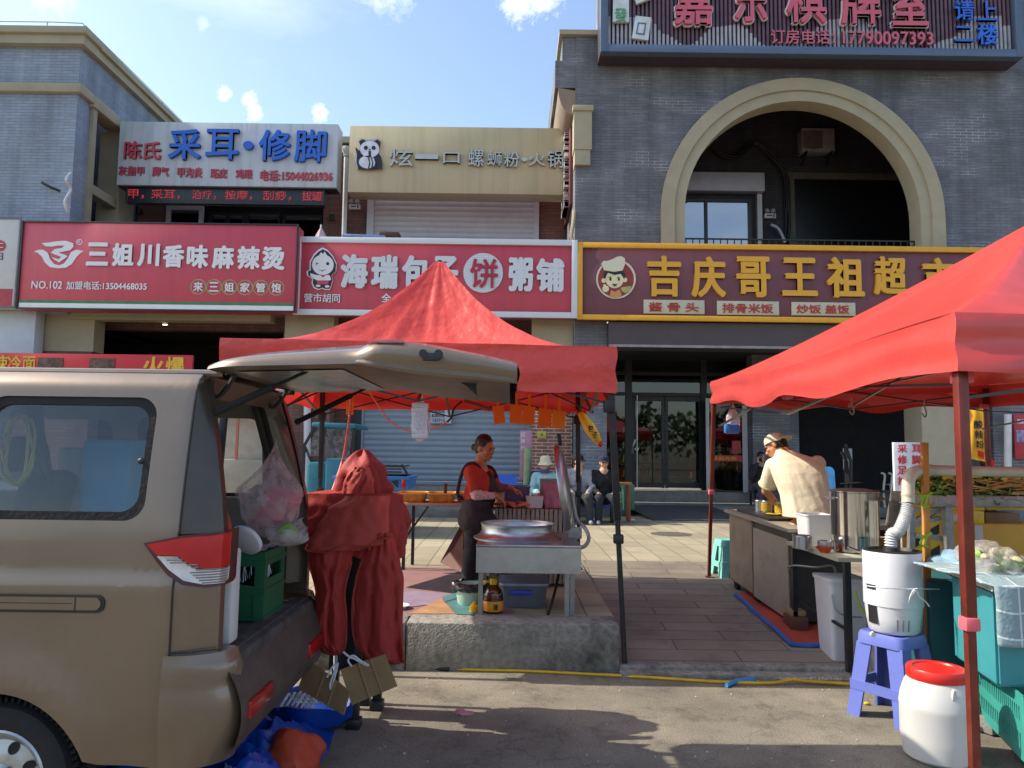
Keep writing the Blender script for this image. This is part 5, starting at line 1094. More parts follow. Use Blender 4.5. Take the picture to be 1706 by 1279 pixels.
# ================================================================ THINGS ON AND AROUND THE STALLS
def bbx(xa, xb, ya, yb, Y):   # picture rectangle at depth Y -> x0,x1,z0,z1
    xm, ym = (xa + xb) / 2, (ya + yb) / 2
    return P(xa, ym, Y).x, P(xb, ym, Y).x, P(xm, yb, Y).z, P(xm, ya, Y).z
M_cloth = clothmat('cover_red', '#a03430', trans=.1, rough=.62, bump=.6, bscale=10, spec=.3)
M_cloth2 = clothmat('cover_red_worn', '#ab4640', trans=.1, rough=.65, bump=.6, bscale=10, spec=.25)
M_card = mat('cardboard', '#8f7450', rough=.9, var=.1, scale=5, bump=.1, bscale=40)
M_wood = mat('wood', '#9a6a3c', rough=.6, var=.25, scale=4)
M_dwood = mat('dark_wood', '#5c3527', rough=.6, var=.25, scale=4)
M_slat = mat('grey_slat', '#8d897e', rough=.85, var=.25, scale=9, dirt='#5a554b', dscale=6)
M_blk = mat('black_plastic', '#1c1c1f', rough=.5, var=.2)
F_clear = filmmat('clear_film', '#d8d2d4', .42)
F_pink = filmmat('pink_film', '#e2ccd2', .36)
# ---- folded tent frame wrapped in a red cover
Yr = 4.86
RK = thing('wrapped_tent_frame', 'folded tent frame wrapped in a dark red cover standing behind the van', 'tent frame', (P(592, 1000, Yr).x, Yr, 0))
def sheet(m, rows, Y0, bulge, nu=28, nv=36, folds=(5, .03), tilt=0, seed=0, hang=0):
    """cloth from picture rows (y, xleft, xright); bulges toward the viewer and hangs in folds"""
    def f(u, v):
        k = v * (len(rows) - 1); i = min(int(k), len(rows) - 2); t = k - i; t2 = t * t * (3 - 2 * t)
        y, a, b = [rows[i][j] * (1 - t2) + rows[i+1][j] * t2 for j in range(3)]; y = rows[i][0] * (1 - t) + rows[i+1][0] * t
        q = noise.noise(V((u * 3 + seed, v * 1.4, seed))); fo = abs(math.sin(u * folds[0] * math.pi + q * 2.2 + v * 1.2)) ** .6
        fo2 = noise.noise(V((u * 7 + v * 3 + seed, v * 3.4 - u, 3 + seed))) * 1.5 + .8 * (1 - 2 * abs(noise.noise(V((u * 4 - v * 5, v * 4 + u * 3, seed)))))
        Y = Y0 - bulge * math.sin(math.pi * u) ** .7 - folds[1] * (fo - .5) * (.35 + .65 * v) - folds[1] * .26 * fo2 + tilt * (u - .5)
        return P(a + (b - a) * u, y + hang * math.sin(u * 9 + seed), Y)
    m.grid(f, nu, nv)
m = MB()
def body(u, v):
    a = u * 2 * math.pi; zz = 1.36 - .36 * v
    wx = .30 + .03 * math.sin(v * 3) + .02 * v; wy = .20 + .03 * v
    c = math.cos(a); s_ = math.sin(a); sq = (abs(c) ** 3.2 + abs(s_) ** 3.2) ** (-1 / 3.2)
    q = noise.noise(V((c * 2.2, s_ * 2.2, v * 1.4))); fo = abs(math.sin(a * 5.5 + q * 2.6)) ** .55
    r = sq * (1 + (fo - .6) * .16 * (.25 + v) + .12 * noise.noise(V((c * 4, s_ * 4, v * 3.2)))) 
    e = .06 * math.sin(a * 3 + 1) * v ** 2
    return V((P(586, 900, Yr).x + wx * r * c, Yr + wy * r * s_, zz + e + .03 * noise.noise(V((c * 2, s_ * 2, 8)))))
m.grid(body, 96, 34, cu=True); m.grid(lambda u, v: body(u, 0).lerp(V((P(586, 900, Yr).x, Yr, 1.40)), v), 96, 6, cu=True)
m.build('cover', M_cloth, RK, ang=70, recalc=False)
m = MB(); sheet(m, [(822, 505, 655), (850, 500, 652), (880, 498, 650), (893, 508, 648), (905, 540, 646), (892, 640, 647)], Yr - .20, .06, folds=(3, .025), seed=2); m.build('upper_flap', M_cloth, RK, ang=70, recalc=False)
m = MB(); sheet(m, [(826, 575, 650), (850, 545, 648), (880, 528, 648), (905, 512, 646), (917, 511, 600), (919, 511, 545)], Yr - .31, .05, folds=(2, .02), seed=5); m.build('fold_flap', M_cloth2, RK, ang=70, recalc=False)
m = MB(); sheet(m, [(900, 511, 596), (935, 514, 586), (960, 520, 578), (985, 528, 574), (1010, 522, 575), (1040, 516, 578), (1070, 522, 576), (1084, 535, 573), (1089, 552, 570)], Yr - .25, .08, folds=(1.4, .05), seed=8); m.build('left_lobe', M_cloth, RK, ang=70, recalc=False)
m = MB(); sheet(m, [(888, 620, 655), (905, 612, 660), (935, 602, 667), (965, 592, 673), (1000, 588, 672), (1040, 590, 671), (1075, 594, 672), (1098, 606, 674), (1104, 640, 675)], Yr - .24, .09, folds=(2.3, .055), seed=11); m.build('right_lobe', M_cloth, RK, ang=70, recalc=False)
m = MB()   # bunched hood on top
hc = P(603, 815, Yr)
def hood(u, v):
    a = u * 2 * math.pi; r = .165 * math.cos(v * math.pi / 2) ** .55 * (1 + .16 * math.sin(a * 7 + v * 3) * (1 - v * .5) + .2 * noise.noise(V((math.cos(a) * 2, math.sin(a) * 2, v * 4)))); return hc + V((r * math.cos(a) + .0, r * .9 * math.sin(a), -.03 + .27 * v + .02 * math.sin(a * 4)))
m.grid(hood, 60, 18, cu=True); m.build('hood', M_cloth, RK, ang=70, recalc=False)
m = MB(); sheet(m, [(778, 588, 616), (790, 578, 620), (805, 572, 622), (822, 570, 624)], Yr - .17, .05, 18, 14, (3, .03), seed=4); m.build('hood_fold', M_cloth2, RK, ang=70, recalc=False)
for px, y0, gy, gx_ in ((592, 1070, 1212, 590), (632, 1090, 1181, 628), (560, 1070, 1180, 556), (610, 1070, 1172, 606)):
    g = GZ(gx_, gy, 0); m = MB(); m.bar(g, V((g.x + .02, g.y, .7)), .042); m.rbox(g + V((0, -.005, .03)), (.085, .085, .06), bev=.01); m.rbox(g + V((0, 0, .1)), (.055, .055, .1), bev=.008); m.build('leg', M_pole, RK)
m = MB(); g = P(568, 1100, Yr - .05); m.bar(g + V((.08, .06, .75)), g + V((.08, .06, -.05)), .3, .16); m.build('bundle', M_blk, RK)
m = MB(); m.cyl(P(559, 1120, Yr - .14), P(559, 1085, Yr - .14), .012); m.build('pole_tip', M_white, RK)
m = MB()
for q, Yq in (([(512, 905), (511, 917), (545, 918.5), (600, 910), (652, 893)], Yr - .35), ([(513, 935), (527, 985), (521, 1030), (524, 1075), (552, 1090), (574, 1080), (577, 1030), (574, 985), (586, 935)], Yr - .27), ([(602, 935), (588, 1000), (594, 1075), (640, 1104), (675, 1102)], Yr - .27)): m.tube([P(a, b, Yq) for a, b in q], .007, 5, 4)
m.build('hem', M_cloth2, RK)
# cardboard sheets and cords
def card(name, label, q, Y, dz=0, th=.012):
    pts = [P(a, b, Y + d) for a, b, d in q]; t = thing(name, label, 'cardboard', pts[0] + V((0, 0, 0)))
    m = MB(); nn = (pts[1] - pts[0]).cross(pts[3] - pts[0]).normalized() * th
    k = 24
    def f(u, v): a = pts[0].lerp(pts[1], u); b = pts[3].lerp(pts[2], u); p = a.lerp(b, v); cr_ = abs(u - .38) < .02 or abs(u - .66) < .02; return p + nn.normalized() * (.004 * math.sin(u * 60) * 0 + (-.006 if cr_ else 0) + .012 * math.sin(u * 4 + v))
    m.grid(f, k * 2, 6); m.grid(lambda u, v: f(u, v) + nn, k * 2, 6)
    m.grid(lambda u, v: f(u, 0) + nn * v, k * 2, 1); m.grid(lambda u, v: f(u, 1) + nn * v, k * 2, 1); m.grid(lambda u, v: f(0, u) + nn * v, 6, 1); m.grid(lambda u, v: f(1, u) + nn * v, 6, 1)
    m.build('sheet', M_card, t, ang=25); return t
card('cardboard_sheet', 'creased cardboard sheet tied under the red cover, nearer the kerb', [(567, 1116, .0), (642, 1089, .05), (662, 1142, .05), (586, 1176, .0)], Yr - .40)
card('cardboard_sheet', 'darker folded cardboard sheet tied under the red cover beside the van bumper', [(512, 1100, .05), (584, 1152, -.1), (574, 1190, -.1), (494, 1148, .05)], Yr - .42)
def cord(label, pts, r, mt, sub=6, name='cord', n=6): m = MB(); m.tube(pts, r, n, sub); return tag(m.build(name, mt), label, 'cord')
M_wcord = mat('white_cord', '#c8cbd0', rough=.8, var=.2, scale=60)
Yc = Yr - .46
cord('white cord knotted over the cardboard sheets', [P(545, 1128, Yc), P(553, 1112, Yc), P(560, 1106, Yc), P(556, 1122, Yc), P(550, 1140, Yc), P(552, 1147, Yc), P(560, 1118, Yc), P(563, 1104, Yc)], .006, M_wcord)
cord('white cord tied at a slant from the red cover to the cardboard', [P(572, 1086, Yc), P(582, 1094, Yc), P(590, 1097, Yc), P(602, 1104, Yc), P(614, 1109, Yc), P(600, 1100, Yc), P(588, 1092, Yc), P(580, 1100, Yc), P(586, 1110, Yc)], .006, M_wcord)
# ---- blue tarpaulin heap and orange bag behind the van
M_tarp = clothmat('tarp_blue', '#0d3f9a', trans=.05, rough=.3, bump=.3, bscale=14, spec=.6)
ga, gb = GZ(120, 1330, 0), GZ(552, 1180, 0)
m = MB()
def tarp(u, v):
    x = -2.1 + 1.12 * u; y = 3.35 + 1.3 * v - .1 * u; edge = min(1, 4.5 * min(u, 1 - u, v, 1 - v)); q = V((x * 3.1, y * 3.1, 2))
    rid = 1 - abs(noise.noise(q)) * 2; r2 = 1 - abs(noise.noise(q * 2.3 + V((5, 5, 5)))) * 2; r3 = 1 - abs(noise.noise(q * 5.2 + V((1, 5, 2)))) * 2
    h = .03 + .21 * max(0, rid) ** 1.6 * (.4 + .6 * noise.noise(V((x * 1.6, y * 1.6, 8)))) + .06 * max(0, r2) ** 2 + .015 * max(0, r3) ** 2 + .08 * math.exp(-((x + 1.25) ** 2 + (y - 4.1) ** 2) / .12)
    return V((x + .05 * noise.noise(q * 1.3), y + .05 * noise.noise(q * 1.3 + V((9, 0, 0))), .004 + abs(h) * edge))
m.grid(tarp, 110, 110); tag(m.build('tarpaulin', M_tarp, recalc=False, ang=40), 'crumpled blue tarpaulin heaped on the road behind the van', 'tarpaulin')
m = MB(); c = GZ(505, 1215, 0)
m.lathe([(.10, .02), (.2, .03), (.26, .1), (.285, .17), (.27, .17), (.24, .1), (.18, .05), (0, .045)], c=(c.x + .02, c.y + .05, 0), n=36, sy=.75); m.jitter(.05, 5); BS = tag(m.build('tarp_basin', M_tarp, recalc=False), 'dark blue tarpaulin sack lying open beside the cardboard', 'sack')
m = MB()
for i in range(7): x = c.x - .12 + .03 * i; m.tube([(x, c.y - .1, .14), (x + .03, c.y - .02 + .02 * (i % 3), .2), (x + .02, c.y + .06, .17), (x + .05, c.y + .1, .12)], .009, 5, 4)
tag(m.build('cord_bundle', M_wcord), 'bundle of grey white cord in the open blue sack', 'cord')
m = MB(); c = GZ(478, 1290, 0); m.ball((c.x, c.y + .02, .09), (.17, .13, .1), 30); m.jitter(.09, 5, 3); m.jitter(.02, 16, 5); tag(m.build('bag', clothmat('bag_orange', '#b8452a', trans=.1, rough=.5), recalc=False), 'crumpled orange cloth bag on the blue tarpaulin', 'bag')
# ---- things in the van boot
M_crate = mat('crate_green', '#1f5a3c', rough=.45, var=.1)
cx0, cx1, cy0, cy1, cz0, cz1 = -1.67, -1.25, 3.90, 4.24, .772, 1.115
CR = thing('beer_crate', 'dark green plastic bottle crate at the edge of the van boot', 'crate', ((cx0 + cx1) / 2, (cy0 + cy1) / 2, cz0))
m = MB()
def facehole(x0, x1, z0, z1): return rrect(x0, x1, z0, z1, .03, 4)
W_ = cx1 - cx0; D_ = cy1 - cy0; H_ = cz1 - cz0
hole = [(.05, .20), (.05, .27), (W_ - .05, .27), (W_ - .05, .17), (W_ / 2, .19), (W_ / 2 - .08, .2)]
for y, th in ((cy0, (0, .012, 0)), (cy1 - .012, (0, .012, 0))): m.plate([(0, 0), (W_, 0), (W_, H_), (0, H_)], [hole], fn=lambda x, z: (cx0 + x, y, cz0 + z), th=th)
holed = [(.05, .2), (.05, .27), (D_ - .05, .27), (D_ - .05, .2)]
for x in (cx0, cx1 - .012): m.plate([(.013, 0), (D_ - .013, 0), (D_ - .013, H_), (.013, H_)], [holed], fn=lambda yy, z: (x, cy0 + yy, cz0 + z), th=(.012, 0, 0))
m.box(cx0 + .013, cx1 - .013, cy0 + .013, cy1 - .013, cz0, cz0 + .012)
for z in (0.0, .135, .28): m.box(cx0 - .006, cx1 + .006, cy0 - .006, cy0 - .0005, cz0 + z, cz0 + z + .02); m.box(cx1 + .0005, cx1 + .006, cy0, cy1 + .006, cz0 + z, cz0 + z + .02)
for x in (cx0 + .03, cx1 - .03): m.box(x - .02, x + .02, cy0 - .008, cy0 - .0007, cz0, cz0 + .12)
m.build('box', M_crate, CR)
bt = tag(MB().lathe([(0, 0), (.032, 0), (.034, .01), (.034, .14), (.03, .17), (.014, .22), (.013, .27), (.015, .275), (.015, .285), (0, .285)], n=14).build('bottle', glassmat('bottle_green', '#24452f', .8, gl=1.6)), 'green glass bottle standing in the green crate', 'bottle', 'bottles in the crate'); bt.location = (cx0 + .06, cy0 + .06, cz0 + .014)
for i in range(4):
    for j in range(3):
        if i or j: o = bt.copy(); COL.objects.link(o); o.location = (cx0 + .06 + i * .098, cy0 + .06 + j * .1, cz0 + .014)
m = MB(); c = P(409, 901, 3.84); ML = Matrix.Rotation(.5, 3, 'Y') @ Matrix.Rotation(-.95, 3, 'X')
m.lathe([(0, .0), (.066, .0), (.075, .004), (.08, .014), (.083, .014), (.079, -.004), (.068, -.01), (0, -.01)], c=c, n=36, M=ML, sx=1.05); tag(m.build('lid', M_white), 'white round plastic lid leaning on the green crate', 'lid')
m = MB(); x0, x1 = P(378, 1000, 3.36).x, P(386, 1000, 3.36).x; m.box(x0 - .1, x1, 3.36, 3.47, .785, 1.2, .02); tag(m.build('foam_box', M_white), 'narrow white plastic tub beside the green crate in the van', 'tub')
m = MB(); sheet(m, [(826, 362, 368), (845, 361, 376), (865, 362, 384), (885, 370, 386), (898, 378, 385)], 3.42, .02, 10, 14, (2, .02)); tag(m.build('cloth', clothmat('cloth_orange', '#c03a28', trans=.2), recalc=False), 'orange red cloth hanging inside the near van pillar', 'cloth')
def bag(name, label, cat, top, c, rx, ry, zh, mt, neck=.02, seed=0, parent=None, n=56, lob=8, bot=0):
    """tied plastic bag hanging from a point: neck, pleats, full belly"""
    m = MB(); top = V(top); c = V(c)
    def f(u, v):
        a = 2 * math.pi * u; z = v
        if v < .45: k = v / .45; r = neck + (1 - neck) * (k ** 1.6) * .82; p = top.lerp(c + V((0, 0, zh * .35)), k)
        else: k = (v - .45) / .55; r = (.82 + .18 * math.sin(k * math.pi * .55)) * math.sqrt(max(0, 1 - (k ** 2.2) * (.97))); p = (c + V((0, 0, zh * .35))).lerp(c - V((0, 0, zh)), k)
        pl = 1 + .10 * math.sin(a * lob + seed + v * 2) * (1 - v * .8) + .24 * noise.noise(V((math.cos(a) * 1.7, math.sin(a) * 1.7, v * 3 + seed))) + .08 * noise.noise(V((math.cos(a) * 5, math.sin(a) * 5, v * 9 + seed)))
        return p + V((rx * r * pl * math.cos(a), ry * r * pl * math.sin(a), 0))
    m.grid(f, n, 34, cu=True); o = m.build(name, mt, parent, ang=80, recalc=False)
    if parent is None: tag(o, label, cat)
    return o
Yb_ = 4.1; tp = P(461, 731, Yb_)
BG = thing('plastic_bag', 'big pinkish clear plastic bag of wrappings hanging inside the van boot', 'plastic bag', P(450, 900, Yb_))
bag('film', '', '', tp, P(450, 832, Yb_), .18, .15, .20, F_pink, seed=1, parent=BG)
m = MB(); m.ball(P(472, 835, Yb_), (.09, .07, .08), 14); m.ball(P(447, 858, Yb_), (.1, .07, .07), 14); m.jitter(.05, 9); m.build('pink_wrapper', clothmat('wrap_pink', '#d98a94', trans=.3), BG)
m = MB(); m.ball(P(428, 838, Yb_), (.09, .08, .11), 14); m.jitter(.06, 9, 4); m.build('pale_wrapper', clothmat('wrap_pale', '#b9b0a8', trans=.3), BG)
bag('plastic_bag', 'clear plastic bag with green vegetables lying on the green crate', 'plastic bag', P(505, 862, 4.08), P(478, 887, 4.0), .13, .1, .07, F_clear, seed=6)
m = MB(); m.ball(P(478, 884, 4.0), (.06, .05, .035), 12); m.jitter(.03, 14); tag(m.build('vegetables', mat('leaf_pale', '#7fa048', rough=.6, var=.3)), 'green vegetables inside the clear bag on the crate', 'vegetables')
m = MB(); m.grid(lambda u, v: V((cx0 + .06 + .36 * u, cy0 + .0 + .24 * v, cz1 + .004 + .02 * abs(noise.noise(V((u * 5, v * 5, 1)))) + .012 * math.sin(u * 7 + v * 4) ** 2)), 20, 14); tag(m.build('paper_wrappers', mat('wrapper_mix', '#a99aa4', rough=.4, var=.5, scale=18), recalc=False), 'flat pinkish wrappers lying on top of the green crate', 'wrappers')
# seen through the side window
MH = mat('hose_yellow', '#c9b23a', rough=.5)
def coil(label, px, py, Y, rx, rz, n, mt, r, name='hose_coil', cat='hose'):
    m = MB(); c = P(px, py, Y); pts = []
    for i in range(n * 20 + 1): a = 2 * math.pi * i / 20; k = 1 - .05 * (i / 20); pts.append(c + V((rx * k * math.sin(a) + .012 * math.sin(i * .7), .02 * math.sin(a * .5), rz * k * math.cos(a) + .03 * abs(math.cos(a * .5)))))
    m.tube(pts, r, 6); return tag(m.build(name, mt), label, cat)
coil('yellow hose coiled and hung inside the van window', 28, 755, 3.6, .075, .16, 3, MH, .007)
m = MB(); sheet(m, [(668, 42, 70), (720, 46, 75), (760, 58, 84), (800, 66, 90), (810, 70, 82)], 3.75, .03, 10, 16, (2, .03)); tag(m.build('cloth', mat('cloth_dark', '#33343c', rough=.8), recalc=False), 'dark strap of cloth hanging inside the van window', 'cloth')
x0, x1, z0, z1 = bbx(132, 216, 730, 835, 3.85); m = MB(); m.box(x0, x1, 3.85, 4.2, .86, z1, .03); tag(m.build('storage_tub', mat('tub_blue', '#4b9fc4', rough=.4, var=.08)), 'light blue plastic tub inside the van window', 'tub')
x0, x1, z0, z1 = bbx(90, 135, 745, 765, 4.1); m = MB(); m.box(x0, x1, 4.1, 4.35, .86, z1, .03); m.jitter(.02, 7); tag(m.build('white_sack', M_white), 'white sack beside the blue tub in the van', 'sack')
# ---- steaming table
ST = thing('steaming_table', 'stainless steel steaming table with a round pan on the kerb', 'cooking table', (P(882, 1000, 6.3).x, 6.5, .35))
YF = 6.02; x0, x1 = P(793, 915, YF).x, P(969, 915, YF).x; zt = P(880, 908, YF).z; zb = P(880, 955, YF).z; yb2 = 7.0
m = MB(); m.box(x0, x1, YF, yb2, zt - .02, zt, .006); m.build('top', M_steel, ST)
m = MB(); m.box(x0 + .002, x1 - .002, YF + .003, YF + .02, zb, zt - .021); m.box(x0 + .002, x0 + .02, YF + .021, yb2, zb, zt - .021); m.box(x1 - .02, x1 - .002, YF + .021, yb2, zb, zt - .021); m.build('apron', M_steel, ST)
for px, dx in ((800, 0), (945, 0), (955, 0)):
    m = MB(); xx = P(px, 1000, YF).x; m.bar((xx, YF + .05 + (.0 if px != 955 else .04), .35), (xx, YF + .05 + (.0 if px != 955 else .04), zb + .05), .035); m.build('leg', M_galv, ST)
for xx in (x0 + .04, x1 - .05): m = MB(); m.bar((xx, yb2 - .05, .35), (xx, yb2 - .05, zb + .05), .035); m.build('leg', M_galv, ST)
pc = P(862, 893, 6.5); pc.z = zt
m = MB(); m.lathe([(.37, 0), (.375, .012), (.34, .022), (.315, .05), (.305, .075), (.31, .125), (.315, .13), (.318, .127), (.303, .10), (.295, .06), (.29, .0), (.25, -.02), (0, -.02)], c=pc, n=56); m.build('pan', M_steel, ST)
m = MB(); c = P(940, 812, 6.55); ax = V((.97, -.10, .15)).normalized(); MX = ax.to_track_quat('Z', 'Y').to_matrix()
m.lathe([(0, .05), (.18, .046), (.30, .034), (.35, .016), (.365, .0), (.372, -.03), (.366, -.035), (.35, -.01), (.30, .03), (0, .055)], c=c, n=56, M=MX); LD = m.build('lid', M_steel, ST)
m = MB(); up_ = (V((0, 0, 1)) - ax * ax.z).normalized(); m.bar(c + up_ * .36 + ax * .02, c + up_ * .47 + ax * .02, .035, .03, .01); m.build('knob', M_blk, LD)
m = MB(); b0 = c - up_ * .38; m.bar(b0 + V((.0, -.04, .12)), V((b0.x + .03, b0.y - .05, zt)), .05, .02); m.rbox(V((b0.x + .03, b0.y - .06, zt + .05)), (.12, .03, .1), bev=.01); m.cyl(b0 + V((0, -.08, .1)), b0 + V((0, -.02, .1)), .025); m.build('hinge', M_galv, ST)
m = MB(); m.tube([P(953, 820, 6.4), P(960, 862, 6.4), P(975, 880, 6.35), P(981, 896, 6.3), P(976, 908, 6.2), P(968, 912, 6.15)], .016, 9, 7); m.build('steam_hose', M_galv, ST)
m = MB(); m.tube([V((x1 - .14, YF + .4, zb)), V((x1 - .2, YF + .2, .5)), V((x1 - .26, YF + .05, .36))], .012, 7, 5); m.build('gas_hose', M_rub, ST)
# ---- slatted cabinet behind with food
YS_ = 7.35; x0, x1 = P(816, 860, YS_).x, P(946, 860, YS_).x; zt = P(880, 848, YS_).z
CB = thing('slatted_counter', 'grey slatted wooden counter behind the steaming table', 'counter', ((x0 + x1) / 2, YS_ + .3, .35))
m = MB(); n_ = 17; p_ = (x1 - x0) / n_
for i in range(n_): m.box(x0 + i * p_, x0 + i * p_ + p_ * .78, YS_, YS_ + .025, .38, zt - .0, .004)
for i in range(7): yy = YS_ + .03 + i * .085; m.box(x0, x0 + .022, yy, yy + .065, .38, zt)
for z in (.45, zt - .12): m.box(x0 + .03, x1, YS_ + .026, YS_ + .05, z, z + .06)
m.build('slats', M_slat, CB)
m = MB(); m.box(x0, x1, YS_ + .055, YS_ + .62, zt - .02, zt + .004); m.box(x1 - .03, x1, YS_ + .051, YS_ + .6, .36, zt - .021); m.box(x0 + .04, x1 - .04, YS_ + .5, YS_ + .55, .36, zt - .021); m.build('body', M_dwood, CB)
m = MB(); random.seed(3)
for i in range(26):
    px = 828 + random.random() * 72; q = V((P(px, 845, YS_ + .15).x, YS_ + .1 + .3 * random.random(), zt + .015 + random.random() * .035)); m.ball(q, (.07, .06, .014), 12, M=Euler((random.uniform(-.4, .4), random.uniform(-.4, .4), 0)).to_matrix())
m.jitter(.012, 14)
fd = tag(m.build('flatbreads', mat('dough_baked', '#c98262', rough=.55, var=.3, scale=14)), 'heap of pinkish flat breads on the slatted counter', 'food'); fd['kind'] = 'stuff'
def tub(name, label, cat, xa, xb, ya, yb, Y, dep, mt, taper=.12, lid=None, parent_lid='lid', z0f=None):
    x0, x1, z0, z1 = bbx(xa, xb, ya, yb, Y)
    if z0f is not None: z0 = z0f
    t = thing(name, label, cat, ((x0 + x1) / 2, Y + dep / 2, z0)); m = MB(); cx_ = (x0 + x1) / 2; cy_ = Y + dep / 2; w_ = (x1 - x0) / 2; d_ = dep / 2; k = 1 - taper
    def ring(s_, z): return [(cx_ + px * s_, cy_ + py * s_, z) for px, py in rrect(-w_, w_, -d_, d_, min(w_, d_) * .25, 5)]
    R_ = [ring(k, z0), ring(k + (1 - k) * .5, (z0 + z1) / 2), ring(1, z1), ring(1.05, z1), ring(1.05, z1 - .012), ]
    R_ = [ring(k * .97, z0 + .001)] + R_[:3] + [ring(1.05, z1 - .0), ring(1.05, z1 + .012), ring(.97, z1 + .012), ring(.95, z1 - .01), ring(k * .93, z0 + .015)]
    n = len(R_[0]); vs = [V(p) for r in R_ for p in r]; fs = [(i*n + j, i*n + (j+1) % n, (i+1)*n + (j+1) % n, (i+1)*n + j) for i in range(len(R_) - 1) for j in range(n)] + [tuple(range(n))[::-1], tuple(range((len(R_)-1)*n, len(R_)*n))]
    m._faces(vs, fs); m.build('tub', mt, t)
    if lid: m = MB(); m.plate([(a - 0, b) for a, b in rrect(-w_ * 1.06, w_ * 1.06, -d_ * 1.06, d_ * 1.06, min(w_, d_) * .25, 5)], fn=lambda x, y: (cx_ + x, cy_ + y, z1 + .013), th=(0, 0, .016)); m.build('lid', lid, t)
    return t
F_box = glassmat('tub_purple', '#6a5f8e', .9, gl=.8)
tub('food_box', 'translucent purple food box on the slatted counter', 'box', 838, 883, 812, 836, YS_ + .3, .3, mat('box_purple', '#5a4d78', rough=.25, var=.15, scale=20), .06, z0f=zt + .006)
tub('food_tub', 'small white plastic tub on the counter front', 'tub', 877, 905, 832, 851, YS_ + .07, .14, M_white, .1, M_white, z0f=zt + .006)
tub('food_box', 'tall pink plastic box beside the upright steel lid', 'box', 906, 936, 806, 851, YS_ + .1, .2, filmmat('box_pink', '#d58fa8', .75), .05, z0f=zt + .006)
tub('food_box', 'pale grey green plastic box behind the pink box', 'box', 900, 930, 800, 846, YS_ + .38, .18, mat('box_greygreen', '#8b948c', rough=.4), .05, z0f=zt + .006)
m = MB(); q = P(832, 826, YS_ + .25); m.cyl(V((q.x, q.y, zt + .006)), V((q.x, q.y, zt + .16)), .045, .055, 18); tag(m.build('paper_cup', mat('cup_peach', '#d8a888', rough=.5)), 'peach coloured cup by the woman at the counter', 'cup')
# under the table: bin, oil, storage box
c = GZ(783, 1012, .352)
BN = thing('waste_bin', 'small pale green bin lined with a black bag beside the steaming table', 'bin', (c.x, c.y, .352))
m = MB(); m.lathe([(0, 0), (.10, 0), (.115, .02), (.135, .17), (.14, .175), (.13, .17), (.1, .02), (0, .02)], c=(c.x, c.y + .14, .352), n=28); m.build('bin', mat('bin_green', '#a9c4b4', rough=.45), BN)
m = MB(); m.grid(lambda u, v: V((c.x + (.125 + .04 * math.sin(v * 3) + .02 * noise.noise(V((math.cos(u * 6.28) * 3, math.sin(u * 6.28) * 3, v * 3)))) * math.cos(u * 2 * math.pi), c.y + .14 + (.125 + .04 * math.sin(v * 3) + .02 * noise.noise(V((math.cos(u * 6.28) * 4, math.sin(u * 6.28) * 4, v * 3 + 5)))) * math.sin(u * 2 * math.pi), .352 + .185 - .07 * v + .03 * noise.noise(V((math.cos(u * 6.28) * 2, math.sin(u * 6.28) * 2, 1))))), 48, 8, cu=True); m.build('bag', mat('bin_bag', '#2a2b2c', rough=.25, bump=.5, bscale=20), BN, recalc=False)
c = GZ(821, 1024, .352)
OB = thing('oil_bottle', 'large clear oil bottle with yellow cap and orange label on the kerb', 'bottle', (c.x, c.y + .08, .352)); oc = (c.x, c.y + .085, .352)
m = MB(); m.lathe([(0, 0), (.07, 0), (.08, .012), (.08, .13), (.078, .15), (.072, .17), (.045, .205), (.024, .22), (.022, .235), (0, .235)], c=oc, n=28); m.build('bottle', glassmat('oil_glass', '#d8b878', .95, gl=1), OB)
m = MB(); m.lathe([(.0805, .02), (.0815, .022), (.0815, .095), (.0805, .097)], c=oc, n=28); m.build('label', mat('oil_label', '#d88a22', rough=.4), OB)
m = MB(); m.lathe([(0, .012), (.074, .012), (.074, .08), (0, .08)], c=oc, n=24); m.build('oil', mat('oil', '#c98a1c', rough=.15), OB)
m = MB(); m.text('油', oc[0] + .0, oc[0] + .04, oc[2] + .035, oc[2] + .085, oc[1] - .078, .006, .02); m.build('lettering', mat('oil_ink', '#3a2c18'), OB)
m = MB(); m.lathe([(.028, .222), (.03, .225), (.03, .262), (.02, .27), (0, .27)], c=oc, n=20); m.tube([(oc[0] - .02, oc[1], .352 + .235), (oc[0] - .06, oc[1] - .01, .352 + .25), (oc[0] - .085, oc[1], .352 + .235), (oc[0] - .07, oc[1], .352 + .222)], .008, 7, 5); m.build('cap', mat('cap_yellow', '#d9ac1a', rough=.4), OB)
m = MB(); c = GZ(790, 1020, .352); m.lathe([(0, 0), (.035, 0), (.04, .01), (.04, .05), (.012, .075), (.012, .085), (0, .085)], c=(c.x, c.y, .352), n=16); tag(m.build('bottle', mat('cap_yellow', '#d9ac1a', rough=.4)), 'small yellow topped bottle lying low by the table leg', 'bottle')
t = tub('storage_box', 'grey storage box with blue handles under the steaming table', 'box', 833, 912, 978, 1013, 6.35, .42, mat('box_grey', '#5d6470', rough=.35, var=.1), .08, mat('lid_bluegrey', '#8f98b0', rough=.35), z0f=.352)
x0, x1, z0, z1 = bbx(850, 885, 984, 991, 6.32); m = MB(); m.box(x0, x1, 6.31, 6.335, z0, z1, .005); m.build('clip', mat('clip_blue', '#2440c0', rough=.4), t)
m = MB(); c = GZ(668, 1014, .352); m.lathe([(0, .0), (.06, 0), (.085, .03), (.09, .03), (.06, .01), (0, .01)], c=(c.x - .02, c.y, .354), n=28); tag(m.build('dish', M_white), 'white dish on the coloured board behind the red cover', 'dish')
